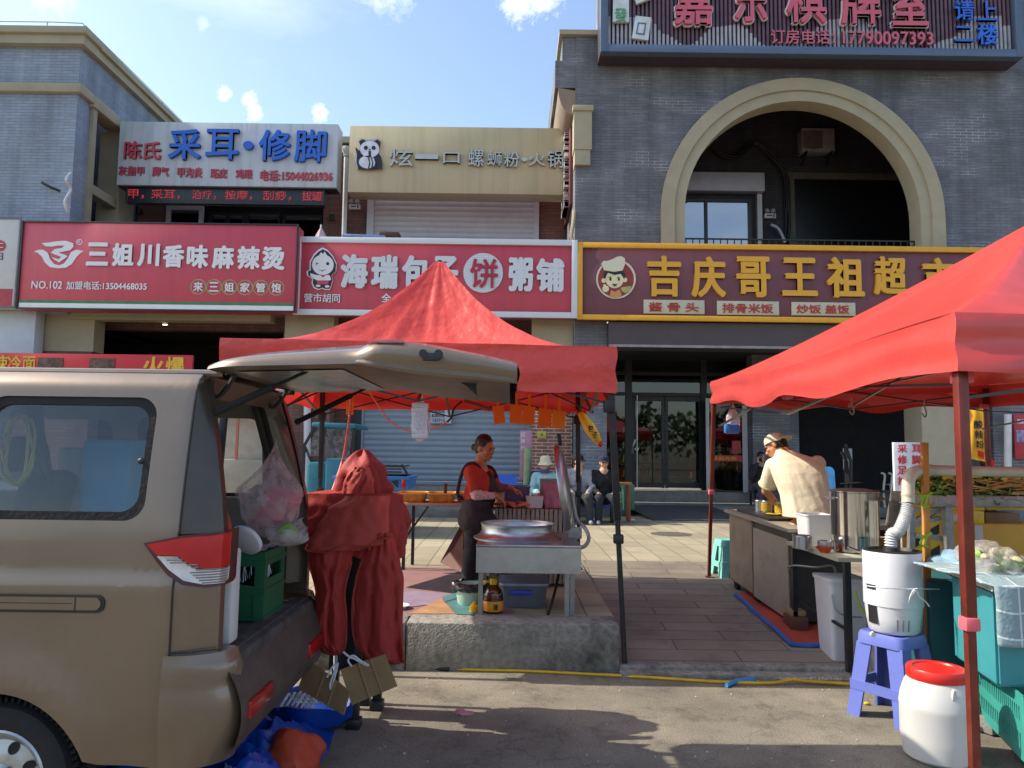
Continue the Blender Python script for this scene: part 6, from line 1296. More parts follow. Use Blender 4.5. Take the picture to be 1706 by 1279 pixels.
# coloured board lying on the pavement
MATB = thing('floor_board', 'printed board with pink, black and teal triangles lying on the pavement', 'board', (-.75, 6.8, .35))
m = MB(); g4 = lambda q, z: [GZ(a, b, z) for a, b in q]
m.poly(g4([(600, 945), (800, 945), (860, 1026), (560, 1026)], .353)); m.build('base', mat('board_pink', '#8d6c6a', rough=.6, var=.1, dirt='#7d5c58'), MATB, recalc=False)
for nm, hx, q, z in (('black_triangle', '#241d24', [(676, 978), (770, 950), (800, 955), (790, 978), (758, 988)], .357), ('mauve_field', '#8f8094', [(672, 982), (757, 990), (722, 1006), (672, 1012)], .358), ('orange_triangle', '#ab8560', [(682, 1022), (735, 996), (758, 1022)], .359), ('teal_triangle', '#47797a', [(736, 994), (770, 984), (800, 990), (790, 1024), (760, 1023)], .36)):
    m = MB(); m.poly(g4(q, z)); m.build(nm, mat('board_' + nm, hx, rough=.5, dirt='#6b5a50', dscale=5, damt=.3), MATB, recalc=False)
m = MB(); q = [P(733, 937, 7.6), P(771, 868, 7.75), P(791, 876, 7.75), P(768, 953, 7.45)]; th = V((.01, .03, 0)); m._faces(q + [p + th for p in q], [(0, 1, 2, 3), (7, 6, 5, 4), (0, 4, 5, 1), (1, 5, 6, 2), (2, 6, 7, 3), (3, 7, 4, 0)]); tag(m.build('wooden_board', M_dwood), 'dark reddish board leaning behind the woman', 'board')
# ---- folding table with three trays
FT = thing('folding_table', 'folding table with black legs behind the red cover', 'table', (-.9, 8.5, .35))
fx0, fx1 = P(663, 835, 8.2).x, P(800, 835, 8.2).x; zt = 1.075
m = MB(); m.box(fx0, fx1, 8.18, 8.72, zt - .03, zt, .005); m.build('tabletop', mat('table_top', '#a9866c', rough=.5), FT)
for px, yy in ((673, 8.25), (688, 8.65)): m = MB(); xx = P(px, 900, yy).x; m.bar((xx, yy, .35), (xx, yy, zt - .03), .034); m.build('leg', M_pole, FT)
for px, yy in ((790, 8.25), (795, 8.65)): m = MB(); xx = P(px, 900, yy).x; m.bar((xx, yy, .35), (xx, yy, zt - .03), .034); m.build('leg', M_pole, FT)
m = MB(); m.bar((fx0 + .1, 8.3, .72), (fx0 + .32, 8.3, 1.03), .02); m.build('brace', M_pole, FT)
M_bam = mat('bamboo', '#c07c2e', rough=.5, var=.3, scale=20)
def tray(label, xa, xb, ya, yb, Y):
    x0, x1, z0, z1 = bbx(xa, xb, ya, yb, Y); z0 = zt + .002; cx_ = (x0 + x1) / 2; w_ = (x1 - x0) / 2; d_ = .19; t = thing('bamboo_tray', label, 'tray', (cx_, Y + d_, z0), 'bamboo trays on the folding table'); m = MB()
    R_ = [[(cx_ + a * s_, Y + d_ + b * s_, z0 + h) for a, b in rrect(-w_, w_, -d_, d_, .05, 4)] for s_, h in ((.82, 0), (.9, .03), (1, .085), (1.03, .09), (.96, .085), (.86, .03), (.8, .012))]
    n = len(R_[0]); m._faces([V(p) for r in R_ for p in r], [(i*n + j, i*n + (j+1) % n, (i+1)*n + (j+1) % n, (i+1)*n + j) for i in range(6) for j in range(n)] + [tuple(range(6*n, 7*n)), tuple(range(n))[::-1]]); m.build('basket', M_bam, t)
    m = MB()
    for k in range(3, n, 1):
        a = V(R_[0][k]); b = V(R_[2][k]); o = (b - V((cx_, Y + d_, b.z))).normalized() * .004; m.cyl(a + o, b + o, .004, n=5)
    m.tube([V(p) + V((0, 0, .004)) for p in R_[3]] + [V(R_[3][0])], .008, 6); m.build('ribs', mat('bamboo_pale', '#d6a050', rough=.5), t)
tray('bamboo tray at the left end of the folding table', 661, 708, 814, 830, 8.2); tray('bamboo tray with a wooden handle at the middle of the folding table', 712, 757, 815, 831, 8.2); tray('bamboo tray partly behind the woman at the table', 760, 800, 812, 826, 8.32)
m = MB(); q = P(742, 822, 8.35); m.cyl(q, q + V((0, 0, .11)), .02, .022, 10); tag(m.build('rolling_pin', M_dwood), 'short wooden handle standing in the middle tray', 'utensil')
bag('plastic_bag', 'white carrier bag hanging from the corner of the folding table', 'plastic bag', P(666, 835, 8.1), P(667, 866, 8.1), .055, .05, .12, filmmat('white_film', '#dcc8cc', .75), seed=3)
# ---- hanging things under the centre tent
bag('carrier_bag', 'clear bag of white foam boxes hanging from the front of the centre tent', 'plastic bag', P(701, 643, 5.95), P(700, 702, 5.95), .085, .07, .16, filmmat('bag_clear_white', '#e8e2ea', .5), seed=2)
m = MB()
for i in range(8): q = P(700, 726 - i * 7.2, 5.95); m.rbox(q + V((.003 * math.sin(i * 2), 0, 0)), (.125, .1, .0345), (0, .03 * math.sin(i), 0), .003)
tag(m.build('foam_boxes', M_white), 'stack of white foam boxes inside the hanging clear bag', 'boxes')
M_oc = [mat('card_orange', '#e08322', rough=.7, var=.06), mat('card_amber', '#e09a2a', rough=.7, var=.06)]
for i, (q, lb) in enumerate((([(820, 676), (839, 675), (842, 704), (824, 707)], 'orange price card at the left end of the hung row'), ([(850, 674), (871, 675), (869, 707), (849, 704)], 'orange price card second from the left in the hung row'), ([(872, 675), (892, 678), (889, 708), (869, 706)], 'orange price card hanging in the middle of the row'), ([(898, 679), (920, 682), (918, 712), (896, 710)], 'orange price card just left of the amber card'), ([(921, 682), (943, 686), (941, 716), (919, 712)], 'amber price card at the right end of the hung row'))):
    Yk = 8.35; t = thing('price_card', lb, 'card', P(q[0][0], q[0][1], Yk), 'price cards hanging under the centre tent'); pts = [P(a, b, Yk) for a, b in q]; m = MB()
    m.plate([(p.x, p.z) for p in pts][::-1], fn=lambda x, z: (x, Yk, z), th=(0, .006, 0)); m.build('sheet', M_oc[i == 4], t)
    m = MB(); cx_ = (q[0][0] + q[1][0]) / 2; m.bar(P(cx_, (q[0][1] + q[1][1]) / 2 + 1, Yk), P(cx_, 657, Yk), .03, .004); m.build('strip', M_oc[i == 4], t)
x0, x1, z0, z1 = bbx(577, 589, 659, 690, 8.2); t = thing('price_card', 'orange tag with small dark characters hanging behind the far gas strut', 'card', (x0, 8.2, z0)); m = MB(); m.box(x0, x1, 8.2, 8.21, z0, z1, .003); m.build('sheet', M_oc[0], t)
m = MB()
for k, c in enumerate('早餐包子粥'): m.text(c, x0 + .02, x0 + .055, z1 - .05 - k * .036, z1 - .022 - k * .036, 8.199, .003, .02)
m.build('lettering', mat('ink', '#2f3550'), t)
M_pcord = mat('pink_cord', '#d88a80', rough=.6)
cord('pink electric cord drooping from the orange tag behind the red cover', [P(584, 640, 8.0), P(582, 690, 8.0), P(577, 730, 7.6), P(571, 765, 7.2), P(560, 800, 6.8), P(552, 822, 6.6)], .011, M_pcord)
cord('pink cord swagged across the shutter from the tent frame', [P(612, 648, 8.3), P(630, 675, 8.3), P(650, 702, 8.3), P(680, 718, 8.3), P(700, 716, 8.3), P(735, 708, 8.3), P(752, 696, 8.3)], .009, M_pcord)
cord('short black cord dangling in front of the shutter notice', [P(770, 668, 8.2), P(757, 680, 8.2), P(752, 695, 8.2), P(745, 703, 8.2)], .012, M_blk)
t = thing('balloon', 'long yellow inflated banner tied slanting to the back tent leg', 'balloon', P(985, 712, 8.2)); a_, b_ = P(966, 687, 8.2), P(1001, 741, 8.1)
m = MB(); m.tube([a_.lerp(b_, k / 10) for k in range(11)], lambda s_: .004 + .06 * math.sin(math.pi * min(1, s_ * .92 + .05)) ** .6, 14); m.build('body', mat('balloon_yellow', '#e0b81e', rough=.3), t)
m = MB(); m.ball(b_ + V((-.006, 0, .01)), (.03, .03, .04), 10); m.tube([P(945, 688, 8.2), P(955, 682, 8.2), P(966, 690, 8.2), P(978, 684, 8.2)], .02, 6, 4); m.build('red_end', mat('balloon_red', '#d03224', rough=.4), t)
m = MB()
for k, c in enumerate('包子'): q = a_.lerp(b_, .5 + .2 * k); m.text(c, q.x - .03, q.x + .03, q.z - .035, q.z + .035, q.y - .062, .004, .02)
m.build('lettering', M_black, t)
t = thing('cabinet_backdrop', 'beige cabinet shape added behind the van to pale its far window', 'cabinet', P(390, 800, 12.6)); x0, x1, z0, z1 = bbx(322, 462, 684, 800, 12.6)  # added stand-in, gives the van's far window a pale view
MB().box(x0, x1, 12.6, 13.1, .53, z0 + .35, .02).build('base', mat('cabinet_beige', '#a39684', rough=.5, var=.1), t); MB().box(x0, x1, 12.9, 12.95, z0 + .351, z1).build('back_panel', mat('cabinet_pale', '#b5aa9a', rough=.5, var=.15), t)
m = MB()
for x in (x0, x0 + .7, x1 - .04): m.box(x, x + .04, 12.6, 12.64, z0 + .352, z1)
m.box(x0, x1, 12.58, 13.0, z1, z1 + .04); m.build('cabinet_frame', mat('cabinet_pinkred', '#c06a58', rough=.5), t)
# ---- tricycles by the shutter
M_teal = mat('trike_teal', '#22697a', rough=.35, var=.1); M_blue = mat('trike_blue', '#2a6cac', rough=.35, var=.08)
YT = 12.0; q = lambda px, py, dy=0: P(px, py, YT + dy)
T3 = thing('tricycle_cab', 'teal enclosed tricycle cab parked before the shutter', 'tricycle', (q(552, 800).x, YT + .5, .35))
m = MB(); r0, r1 = q(520, 708), q(594, 708); m.rbox(((r0.x + r1.x) / 2, YT + .5, r0.z), (r1.x - r0.x, 1.1, .08), (0, .03, 0), .03); m.build('roof', M_teal, T3)
m = MB()
for a, b in (((524, 712), (507, 742)), ((507, 742), (505, 800)), ((540, 712), (536, 765)), ((591, 712), (583, 800))):
    for dy in (0, 1.0): m.bar(q(*a, dy), q(*b, dy) if dy == 0 else V((q(*b).x, YT + 1.0, q(*b).z)), .04)
m.build('pillar', M_black, T3)
m = MB(); x0, x1 = q(542, 770).x, q(585, 770).x; m.box(x0, x1, YT, YT + 1.0, .7, q(560, 764).z, .03); m.box(q(508, 780).x, x0, YT + .1, YT + .9, .6, q(530, 770).z, .05); m.build('body', M_teal, T3)
m = MB(); m._faces([q(526, 716, .02), q(540, 716, .02), q(538, 760, .02), q(509, 760, .02)], [(0, 1, 2, 3)]); m._faces([q(543, 714, .02), q(588, 714, .02), q(582, 764, .02), q(541, 764, .02)], [(0, 1, 2, 3)]); m.build('side_window', filmmat('cab_film', '#9aa0a0', .35), T3, recalc=False)
for px in (520, 575): m = MB(); c = V((q(px, 800).x, YT + .3, .63)); m.lathe([(.16, -.05), (.25, -.06), (.27, 0), (.25, .06), (.16, .05)], c=c, n=24, M=Matrix.Rotation(math.pi / 2, 3, 'X')); m.build('wheel', M_rub, T3)
YT2 = 11.2; q2 = lambda px, py, dy=0: P(px, py, YT2 + dy)
T4 = thing('cargo_tricycle', 'bright blue cargo tricycle bed with a black slatted rack', 'tricycle', (q2(620, 800).x, YT2 + .5, .35))
x0, x1, z0, z1 = bbx(556, 679, 793, 817, YT2); m = MB(); m.box(x0, x1, YT2, YT2 + 1.0, z0, z1, .03); m.box(x0 - .02, x1 + .02, YT2 - .02, YT2 + 1.02, z1 - .05, z1, .01); m.build('bed', M_blue, T4)
m = MB(); k0, k1 = q2(590, 776), q2(668, 774)
for i in range(5): z = k0.z - i * .042; m.bar((k0.x - .1, YT2 + .1, z), (k1.x, YT2 + .1, z), .03, .02); 
m.bar((k1.x, YT2 + .1, k1.z), (q2(679, 794).x, YT2 + .1, z1), .03); m.bar((k0.x - .1, YT2 + .1, k0.z), (k0.x - .25, YT2 + .1, z1), .03)
for i in range(9): x = k0.x - .1 + i * (k1.x - k0.x + .1) / 8; m.bar((x, YT2 + .1, k0.z), (x, YT2 + .9, k0.z), .02)
m.build('rack', M_black, T4)
m = MB(); a = q2(660, 806); m.plate([(a.x - .08, a.z + .04), (a.x + .03, a.z + .06), (a.x + .03, a.z - .06)], fn=lambda x, z: (x, YT2 - .006, z), th=(0, .005, 0)); m.build('badge', M_black, T4)
m = MB(); a = q2(673, 806); m.box(a.x - .03, a.x + .02, YT2 - .03, YT2 - .001, a.z - .08, a.z + .07, .01); m.build('tail_lamp', mat('lens_red', '#b3141a'), T4)
for px in (575, 655): m = MB(); c = V((q2(px, 800).x, YT2 + .15, .6)); m.lathe([(.16, -.05), (.23, -.06), (.25, 0), (.23, .06), (.16, .05)], c=c, n=24, M=Matrix.Rotation(math.pi / 2, 3, 'X')); m.build('wheel', M_rub, T4)
# ================================================================ FRYING STALL AT THE RIGHT
M_dirtsteel = mat('worn_sheet_steel', '#a39c8e', rough=.5, metal=.35, var=.15, scale=4, dirt='#6e675b', dscale=4, damt=.6)
M_darksteel = mat('dark_sheet_steel', '#4b4a49', rough=.4, metal=.6, var=.2)
# --- stove cart
CT = thing('stove_cart', 'worn sheet steel stove cart on castors with a griddle top', 'cart', (2.6, 7.3, .2))
M = None
yA, yB = 6.75, 8.0
xA, xB = P(1318, 960, yA).x, P(1217, 900, yB).x      # left face line, near and far
zA, zB = .99, 1.06; bA, bB = P(1325, 1035, yA).z, P(1226, 965, yB).z
cw = .46
def q8(x0, x1, x2, x3, y0, y1, zb0, zb1, zt0, zt1): return [V((x0, y0, zb0)), V((x1, y0, zb0)), V((x2, y1, zb1)), V((x3, y1, zb1)), V((x0, y0, zt0)), V((x1, y0, zt0)), V((x2, y1, zt1)), V((x3, y1, zt1))]
HX = [(0, 1, 2, 3), (7, 6, 5, 4), (0, 4, 5, 1), (1, 5, 6, 2), (2, 6, 7, 3), (3, 7, 4, 0)]
m = MB(); m._faces(q8(xA, xA + cw, xB + cw, xB, yA, yB, bA, bB, zA - .03, zB - .03), HX); m.build('cabinet', M_darksteel, CT)
def lerp(a, b, t): return a + (b - a) * t
def sidepanel(t0, t1, zt_off, zb_off, off, mt, nm):
    m = MB(); ya_, yb_ = lerp(yA, yB, t0), lerp(yA, yB, t1); xa_, xb_ = lerp(xA, xB, t0) - off, lerp(xA, xB, t1) - off
    m._faces(q8(xa_, xa_ + .02, xb_ + .02, xb_, ya_, yb_, lerp(bA, bB, t0) + zb_off, lerp(bA, bB, t1) + zb_off, lerp(zA, zB, t0) + zt_off, lerp(zA, zB, t1) + zt_off), HX); return m.build(nm, mt, CT)
sidepanel(.02, .56, -.10, .0, .012, M_dirtsteel, 'door_panel'); sidepanel(.58, .99, -.02, .02, .014, mat('worn_tan_sheet', '#8f8270', rough=.55, metal=.2, var=.15, dirt='#6a6154', dscale=4), 'side_panel')
m = MB(); m._faces(q8(xA - .03, xA + cw + .04, xB + cw + .04, xB - .05, yA - .02, yB + .05, zA - .03, zB - .03, zA, zB), HX); m.build('worktop', M_dirtsteel, CT)
m = MB(); m._faces(q8(lerp(xA, xB, .35) + .02, lerp(xA, xB, .35) + cw - .02, xB + cw - .03, xB + .04, lerp(yA, yB, .35), lerp(yA, yB, .92), lerp(zA, zB, .35) + .001, lerp(zA, zB, .92) + .001, lerp(zA, zB, .35) + .025, lerp(zA, zB, .92) + .025), HX); m.build('griddle', M_blk, CT)
for t, d in ((.97, 0), (.60, 0), (.97, cw - .06), (.60, cw - .06)):
    yy = lerp(yA, yB, t); xx = lerp(xA, xB, t) + .05 + d; zz = lerp(bA, bB, t); m = MB(); m.cyl((xx - .02, yy, zz - .055), (xx + .02, yy, zz - .055), .055, n=18); m.bar((xx, yy, zz - .05), (xx, yy, zz + .01), .05, .03); m.build('castor', M_rub, CT)
m = MB(); q = P(1316, 948, 6.74); m.rbox(q, (.035, .03, .05), bev=.008); m.build('padlock', mat('brass', '#a5824a', rough=.35, metal=.8), CT)
m = MB(); m.tube([P(1312, 945, 6.72), P(1325, 942, 6.6), P(1360, 945, 6.4), P(1386, 942, 6.3), P(1392, 955, 6.3)], .01, 6, 4); m.build('gas_pipe', M_galv, CT)
# egg slices on the griddle and cans
m = MB()
for px, py in ((1277, 858), (1287, 862), (1300, 861), (1308, 863)): q = P(px, py, 7.45); m.ball(V((q.x + .05, q.y, 1.064)), (.06, .05, .008), 14)
m.jitter(.01, 12); tag(m.build('pancake', mat('egg_yellow', '#c9a52c', rough=.5, var=.25)), 'yellow egg pancakes frying on the griddle', 'food')['kind'] = 'stuff'
def can(label, px, py, r, h, Y, z0, body, band=None, rim=M_steel, name='tin_can'):
    c = P(px, py, Y); t = thing(name, label, 'can', (c.x, Y, z0)); m = MB(); c = V((c.x, Y, z0)); m.lathe([(0, .002), (r, .002), (r, h), (r * .95, h), (r * .94, .01), (0, .01)], c=c, n=28); m.build('can', body, t)
    if band: m = MB(); m.lathe([(r + .001, h * .12), (r + .003, h * .14), (r + .003, h * .86), (r + .001, h * .88)], c=c, n=28); m.build('label', band, t)
    m = MB(); m.lathe([(r, h), (r + .004, h + .002), (r + .002, h + .007), (r - .004, h + .004)], c=c, n=28); m.build('rim', rim, t); return t
M_cany = mat('can_label_yellow', '#a88a24', rough=.35, var=.3, scale=30)
can('plain steel can at the far end of the griddle', 1266, 846, .05, .11, 7.75, 1.06, M_steel); can('yellow labelled can beside the plain steel can', 1277, 846, .05, .11, 7.66, 1.06, M_steel, M_cany)
can('yellow labelled can by the man and the red bottle', 1301, 847, .058, .12, 7.5, 1.055, M_steel, M_cany)
t = thing('sauce_bottle', 'orange red sauce bottle by the cook on the griddle edge', 'bottle', (P(1308, 850, 7.4).x, 7.4, 1.05)); c = V((P(1309, 850, 7.4).x, 7.4, 1.05)); m = MB(); m.lathe([(0, 0), (.03, 0), (.032, .08), (.02, .11), (.008, .15), (0, .15)], c=c, n=18); m.build('bottle', mat('sauce_red', '#c03a20', rough=.3), t)
# --- side table with pot
TB2 = thing('side_table', 'pale green topped side table beside the stove cart', 'table', (2.9, 6.2, 0))
tq = [P(1310, 886, 6.72), P(1396, 927, 5.68), P(1500, 930, 5.68), P(1420, 886, 6.72)]; zt = .885
tq = [V((p.x, p.y, zt)) for p in tq]; th = V((0, 0, -.03)); m = MB(); m._faces(tq + [p + th for p in tq], [(0, 1, 2, 3), (7, 6, 5, 4), (0, 4, 5, 1), (1, 5, 6, 2), (2, 6, 7, 3), (3, 7, 4, 0)]); m.build('tabletop', mat('table_palegreen', '#a3a68e', rough=.5, var=.08, dirt='#86846e', dscale=4), TB2)
for px, yy, zz in ((1412, 5.72, .05), (1492, 5.75, .05)): m = MB(); xx = P(px, 1000, yy).x; m.bar((xx, yy, zz), (xx, yy, zt - .03), .045); m.build('leg', M_pole, TB2)
m = MB(); xx = tq[0].x + .04; m.bar((xx, 6.66, .12), (xx, 6.66, zt - .03), .04); m.bar((P(1412, 1000, 5.72).x, 5.75, .35), (tq[0].x + .06, 6.65, .4), .02); m.build('leg', M_pole, TB2)
PT = thing('stock_pot', 'tall shiny stainless stock pot on the pale green table', 'pot', (P(1425, 900, 6.0).x, 6.05, zt))
c = V((P(1425, 900, 6.05).x, 6.05, zt)); m = MB(); m.lathe([(0, .003), (.165, .003), (.178, .012), (.18, .12), (.181, .13), (.18, .14), (.18, .465), (.188, .47), (.188, .478), (.176, .478), (.174, .02), (0, .02)], c=c, n=64); m.build('pot', mat('mirror_steel', '#c9c6bf', rough=.14, metal=1, var=.05), PT)
m = MB(); m.lathe([(0, .5), (.1, .498), (.17, .488), (.186, .48), (.186, .477), (0, .485)], c=c, n=48); m.build('lid', M_darksteel, PT)
for s_ in (-1, 1): m = MB(); m.tube([c + V((s_ * .18, -.05, .42)), c + V((s_ * .225, -.04, .42)), c + V((s_ * .225, .04, .42)), c + V((s_ * .18, .05, .42))], .009, 7, 4); m.build('handle', M_steel, PT)
m = MB(); m.cyl(P(1400, 806, 6.05), P(1436, 804, 6.0), .008); m.bar(P(1412, 804, 6.05), P(1410, 768, 6.1), .03, .012); m.bar(P(1410, 770, 6.1), P(1402, 752, 6.1), .03, .012); tag(m.build('ladle', M_blk), 'black handled ladle standing on the stock pot lid', 'ladle')
can('low steel bowl on the pale green table', 1336, 880, .075, .1, 6.2, zt + .001, M_steel, name='steel_bowl')
t = tub('plastic_basin', 'white plastic basin behind the steel bowl', 'basin', 1344, 1390, 860, 888, 6.45, .26, M_white, .12, z0f=zt + .001)
c = V((P(1373, 890, 5.98).x, 5.98, zt + .001)); t = thing('bowl', 'orange plastic bowl holding a steel cup on the pale green table', 'bowl', c); m = MB(); m.lathe([(0, 0), (.035, 0), (.04, .01), (.06, .03), (.068, .045), (.064, .045), (.04, .015), (0, .012)], c=c, n=30); m.build('bowl', mat('bowl_orange', '#c8481c', rough=.35), t)
m = MB(); c2 = c + V((0, 0, .04)); m.lathe([(.048, 0), (.052, .02), (.05, .05), (.04, .055), (0, .056)], c=c2, n=24); m.tube([c2 + V((.04, -.01, .05)), c2 + V((.06, -.02, .05)), c2 + V((.068, -.03, .0)), c2 + V((.06, -.03, -.02))], .008, 6, 4); tag(m.build('steel_cup', M_steel), 'upturned steel cup in the orange bowl', 'cup')
m = MB(); c = V((P(1465, 892, 6.2).x, 6.2, zt + .001)); m.lathe([(0, 0), (.06, 0), (.09, .05), (.08, .09), (0, .1)], c=c, n=20); m.jitter(.01, 12); tag(m.build('dough_lump', mat('tan_dough', '#a5824f', rough=.8)), 'tan round bundle behind the stock pot', 'food')
t = thing('wok', 'wide dark pan with a steel handle behind the stock pot', 'pan', (P(1480, 868, 6.6).x, 6.6, .95)); c = V((P(1482, 868, 6.6).x, 6.6, .95)); m = MB(); m.lathe([(0, .0), (.12, .005), (.17, .05), (.2, .06), (.165, .055), (.1, .015), (0, .012)], c=c, n=32); m.lathe([(.0, .09), (.1, .085), (.18, .066), (.0, .07)], c=c, n=32); m.build('pan', M_darksteel, t); m = MB(); m.tube([c + V((-.04, -.05, .09)), c + V((-.03, -.06, .13)), c + V((.03, -.06, .13)), c + V((.04, -.05, .09))], .009, 6, 4); m.build('handle', M_steel, t)
cord('thin black cable lying over the pale green table edge', [P(1412, 912, 5.9), P(1435, 922, 5.8), P(1460, 926, 5.66), P(1480, 920, 5.6)], .006, M_blk)
# under the table
t = tub('bucket', 'white bucket with a lid under the pale green table', 'bucket', 1383, 1450, 972, 1060, 5.95, .33, M_white, .16, M_white, z0f=.06)
m = MB(); q = [P(1386, 990, 5.96), P(1392, 1015, 5.93), P(1410, 1026, 5.92), P(1436, 1028, 5.94)]; m.tube(q, .006, 6, 5); m.build('handle', M_galv, t)
m = MB(); m.tube([P(1425, 985, 5.9), P(1428, 1000, 5.9), P(1440, 1020, 5.88), P(1452, 1030, 5.86)], .009, 6, 5); tag(m.build('hose', mat('hose_green', '#9ab83a', rough=.5)), 'thin lime green hose draped over the white bucket', 'hose')
t = thing('wood_block', 'short wooden stand under the near end of the stove cart', 'block', (P(1322, 1030, 6.6).x, 6.6, .1)); c = P(1322, 1020, 6.75); m = MB(); m.box(c.x - .07, c.x + .08, 6.62, 6.82, .13, .25, .008); m.build('stand', M_dwood, t); m = MB(); m.box(c.x - .06, c.x + .07, 6.64, 6.8, .251, .3, .008); m.build('pad', M_card, t)
RM = thing('floor_mat', 'red floor mat with a blue hem under the stove cart', 'mat', (2.6, 6.6, .15))
zr = lambda y: .05 + .294 * ((max(5.9, y) - 5.9) / 3.3) ** .85
def gp(px, py):
    z = .2
    for _ in range(12): q = GZ(px, py, z); z = zr(q.y) + .006
    return GZ(px, py, z)
ml = [gp(1226, 992), gp(1258, 1020), gp(1318, 1076)]; mr_ = [gp(1330, 970), gp(1420, 1000), gp(1440, 1080)]
def matf(u, v, dz=.0):
    k = v * 2; i = min(int(k), 1); t_ = k - i; a = ml[i].lerp(ml[i+1], t_); b = mr_[i].lerp(mr_[i+1], t_); p = a.lerp(b, u); p.z = zr(p.y) + .012 + .006 * math.sin(u * 12 + v * 9) + dz; return p
m = MB(); m.grid(matf, 24, 24); m.build('mat', mat('mat_red', '#a8402c', rough=.85, var=.15, dirt='#70382c', dscale=4), RM, recalc=False)
m = MB(); m.tube([matf(0, i / 20, .006) for i in range(21)] + [matf(i / 10, 1, .006) for i in range(1, 11)], .02, 7); m.build('hem', mat('hem_blue', '#2b5a9c', rough=.7), RM)
# --- stools
def stool(name, label, c, h, wt, wb, rz, mt, grp=None):
    t = thing(name, label, 'stool', c); Mz = Matrix.Translation(V(c)) @ Matrix.Rotation(rz, 4, 'Z')
    m = MB(); a, b = wt / 2, wb / 2
    R_ = [[(x * s_, y * s_, z) for x, y in rrect(-a, a, -a, a, .05, 4)] for s_, z in ((.8, h - .012), (.93, h), (1, h - .006), (1.05, h - .03), (1.07, h - .075), (1.03, h - .075), (1.0, h - .035), (.9, h - .03))]
    n = len(R_[0]); m._faces([Mz @ V(p) for r in R_ for p in r], [(i*n + j, i*n + (j+1) % n, (i+1)*n + (j+1) % n, (i+1)*n + j) for i in range(7) for j in range(n)] + [tuple(range(n))[::-1], tuple(range(7*n, 8*n))])
    m.build('seat', mt, t)
    for sx, sy in ((1, 1), (1, -1), (-1, 1), (-1, -1)):
        m = MB(); tp = V((sx * a * 1.0, sy * a * 1.0, h - .07)); ft = V((sx * b, sy * b, 0)); w0, w1 = .10, .085
        def L_(p, w_): return [p, p + V((-sx * w_, 0, 0)), p + V((-sx * w_, -sy * .016, 0)), p + V((-sx * .016, -sy * .016, 0)), p + V((-sx * .016, -sy * w_, 0)), p + V((0, -sy * w_, 0))]
        A_, B_ = L_(ft, w1), L_(tp, w0); m._faces([Mz @ p for p in A_ + B_], [(i, (i + 1) % 6, 6 + (i + 1) % 6, 6 + i) for i in range(6)] + [tuple(range(6)), tuple(range(6, 12))])
        m.build('leg', mt, t)
    m = MB(); kz = h * .36; k = a + (b - a) * (1 - kz / (h - .07))
    for s_ in (1, -1):
        for ax_ in (0, 1):
            p = V((k * 1.0, s_ * k, kz)) if ax_ == 0 else V((s_ * k, k, kz)); q = V((-k, s_ * k, kz)) if ax_ == 0 else V((s_ * k, -k, kz)); p *= 1; m.bar(Mz @ p, Mz @ q, .014, .06)
    m.build('stretcher', mt, t); return t
sc_ = GZ(1492, 1150, 0); M_stool = mat('stool_blue', '#626fb8', rough=.4, var=.05, dirt='#4d5590', dscale=6, damt=.3)
sc_.x, sc_.y = P(1490, 1100, 4.9).x, 4.92
ST1 = stool('plastic_stool', 'periwinkle blue plastic stool under the white cylinder', (sc_.x, sc_.y, 0), .53, .30, .40, R(33), M_stool)
m = MB(); q = P(1453, 1056, 4.72); m.cyl(q + V((0, 0, 0)), q + V((.0, -.02, 0)), .016); m.build('sticker', M_white, ST1)
c = GZ(1218, 962, .28); stool('plastic_stool', 'mint green plastic stool beside the stove cart', (c.x, c.y + .1, .27), .42, .24, .32, R(10), mat('stool_mint', '#7cc4b8', rough=.4, var=.05))
# --- white cylinder machine on stool
WH = thing('exhaust_fan_box', 'white plastic cylinder with a black slotted side standing on the blue stool', 'appliance', (sc_.x, sc_.y, .532))
c = V((sc_.x + .015, sc_.y, .532)); rr = .175
m = MB(); m.lathe([(0, 0), (rr * .78, 0), (rr * .86, .015), (rr * .93, .1), (rr * .97, .17), (rr, .172), (rr, .2), (rr * 1.0, .5), (rr * .985, .505), (rr * .97, .49), (0, .485)], c=c, n=56); m.build('body', mat('appliance_white', '#c9ccd0', rough=.3, var=.03), WH)
m = MB(); m.lathe([(rr * .985, .500), (rr * .99, .512), (rr * .9, .514), (rr * .86, .495), (0, .49)], c=c, n=48); m.build('rim', M_blk, WH)
m = MB()
m.grid(lambda u, v: c + V(((rr * (.93 + .06 * v) + .003) * math.cos(R(184 + 26 * u)), (rr * (.93 + .06 * v) + .003) * math.sin(R(184 + 26 * u)), .06 + .24 * v)), 10, 6); m.build('side_grille', M_blk, WH, recalc=False)
m = MB()
for a in (250, 262, 274, 318): m.bar(c + V((rr * .90 * math.cos(R(a)), rr * .90 * math.sin(R(a)), .03)), c + V((rr * .945 * math.cos(R(a)), rr * .945 * math.sin(R(a)), .1)), .006, .006)
m.build('slots', M_galv, WH)
m = MB(); m.cyl(c + V((0, 0, .495)), c + V((0, 0, .53)), .055, .05); m.build('collar', M_blk, WH)
cord('white string tied round the white cylinder and the steel post', [P(1438, 975, 4.78), P(1470, 979, 4.70), P(1505, 981, 4.70), P(1540, 981, 4.76), P(1590, 982, 5.2)], .004, M_wcord)
cord('white string ends knotted and hanging on the white cylinder', [P(1528, 980, 4.70), P(1520, 990, 4.69), P(1514, 1004, 4.69), P(1518, 990, 4.68), P(1525, 981, 4.68), P(1532, 994, 4.68), P(1543, 1003, 4.69), P(1548, 1010, 4.7)], .005, M_wcord)
HO = thing('flexible_duct', 'white ribbed duct rising from the white cylinder to the pipe elbow', 'duct', c + V((0, 0, .53)))
top = P(1513, 838, 4.95)
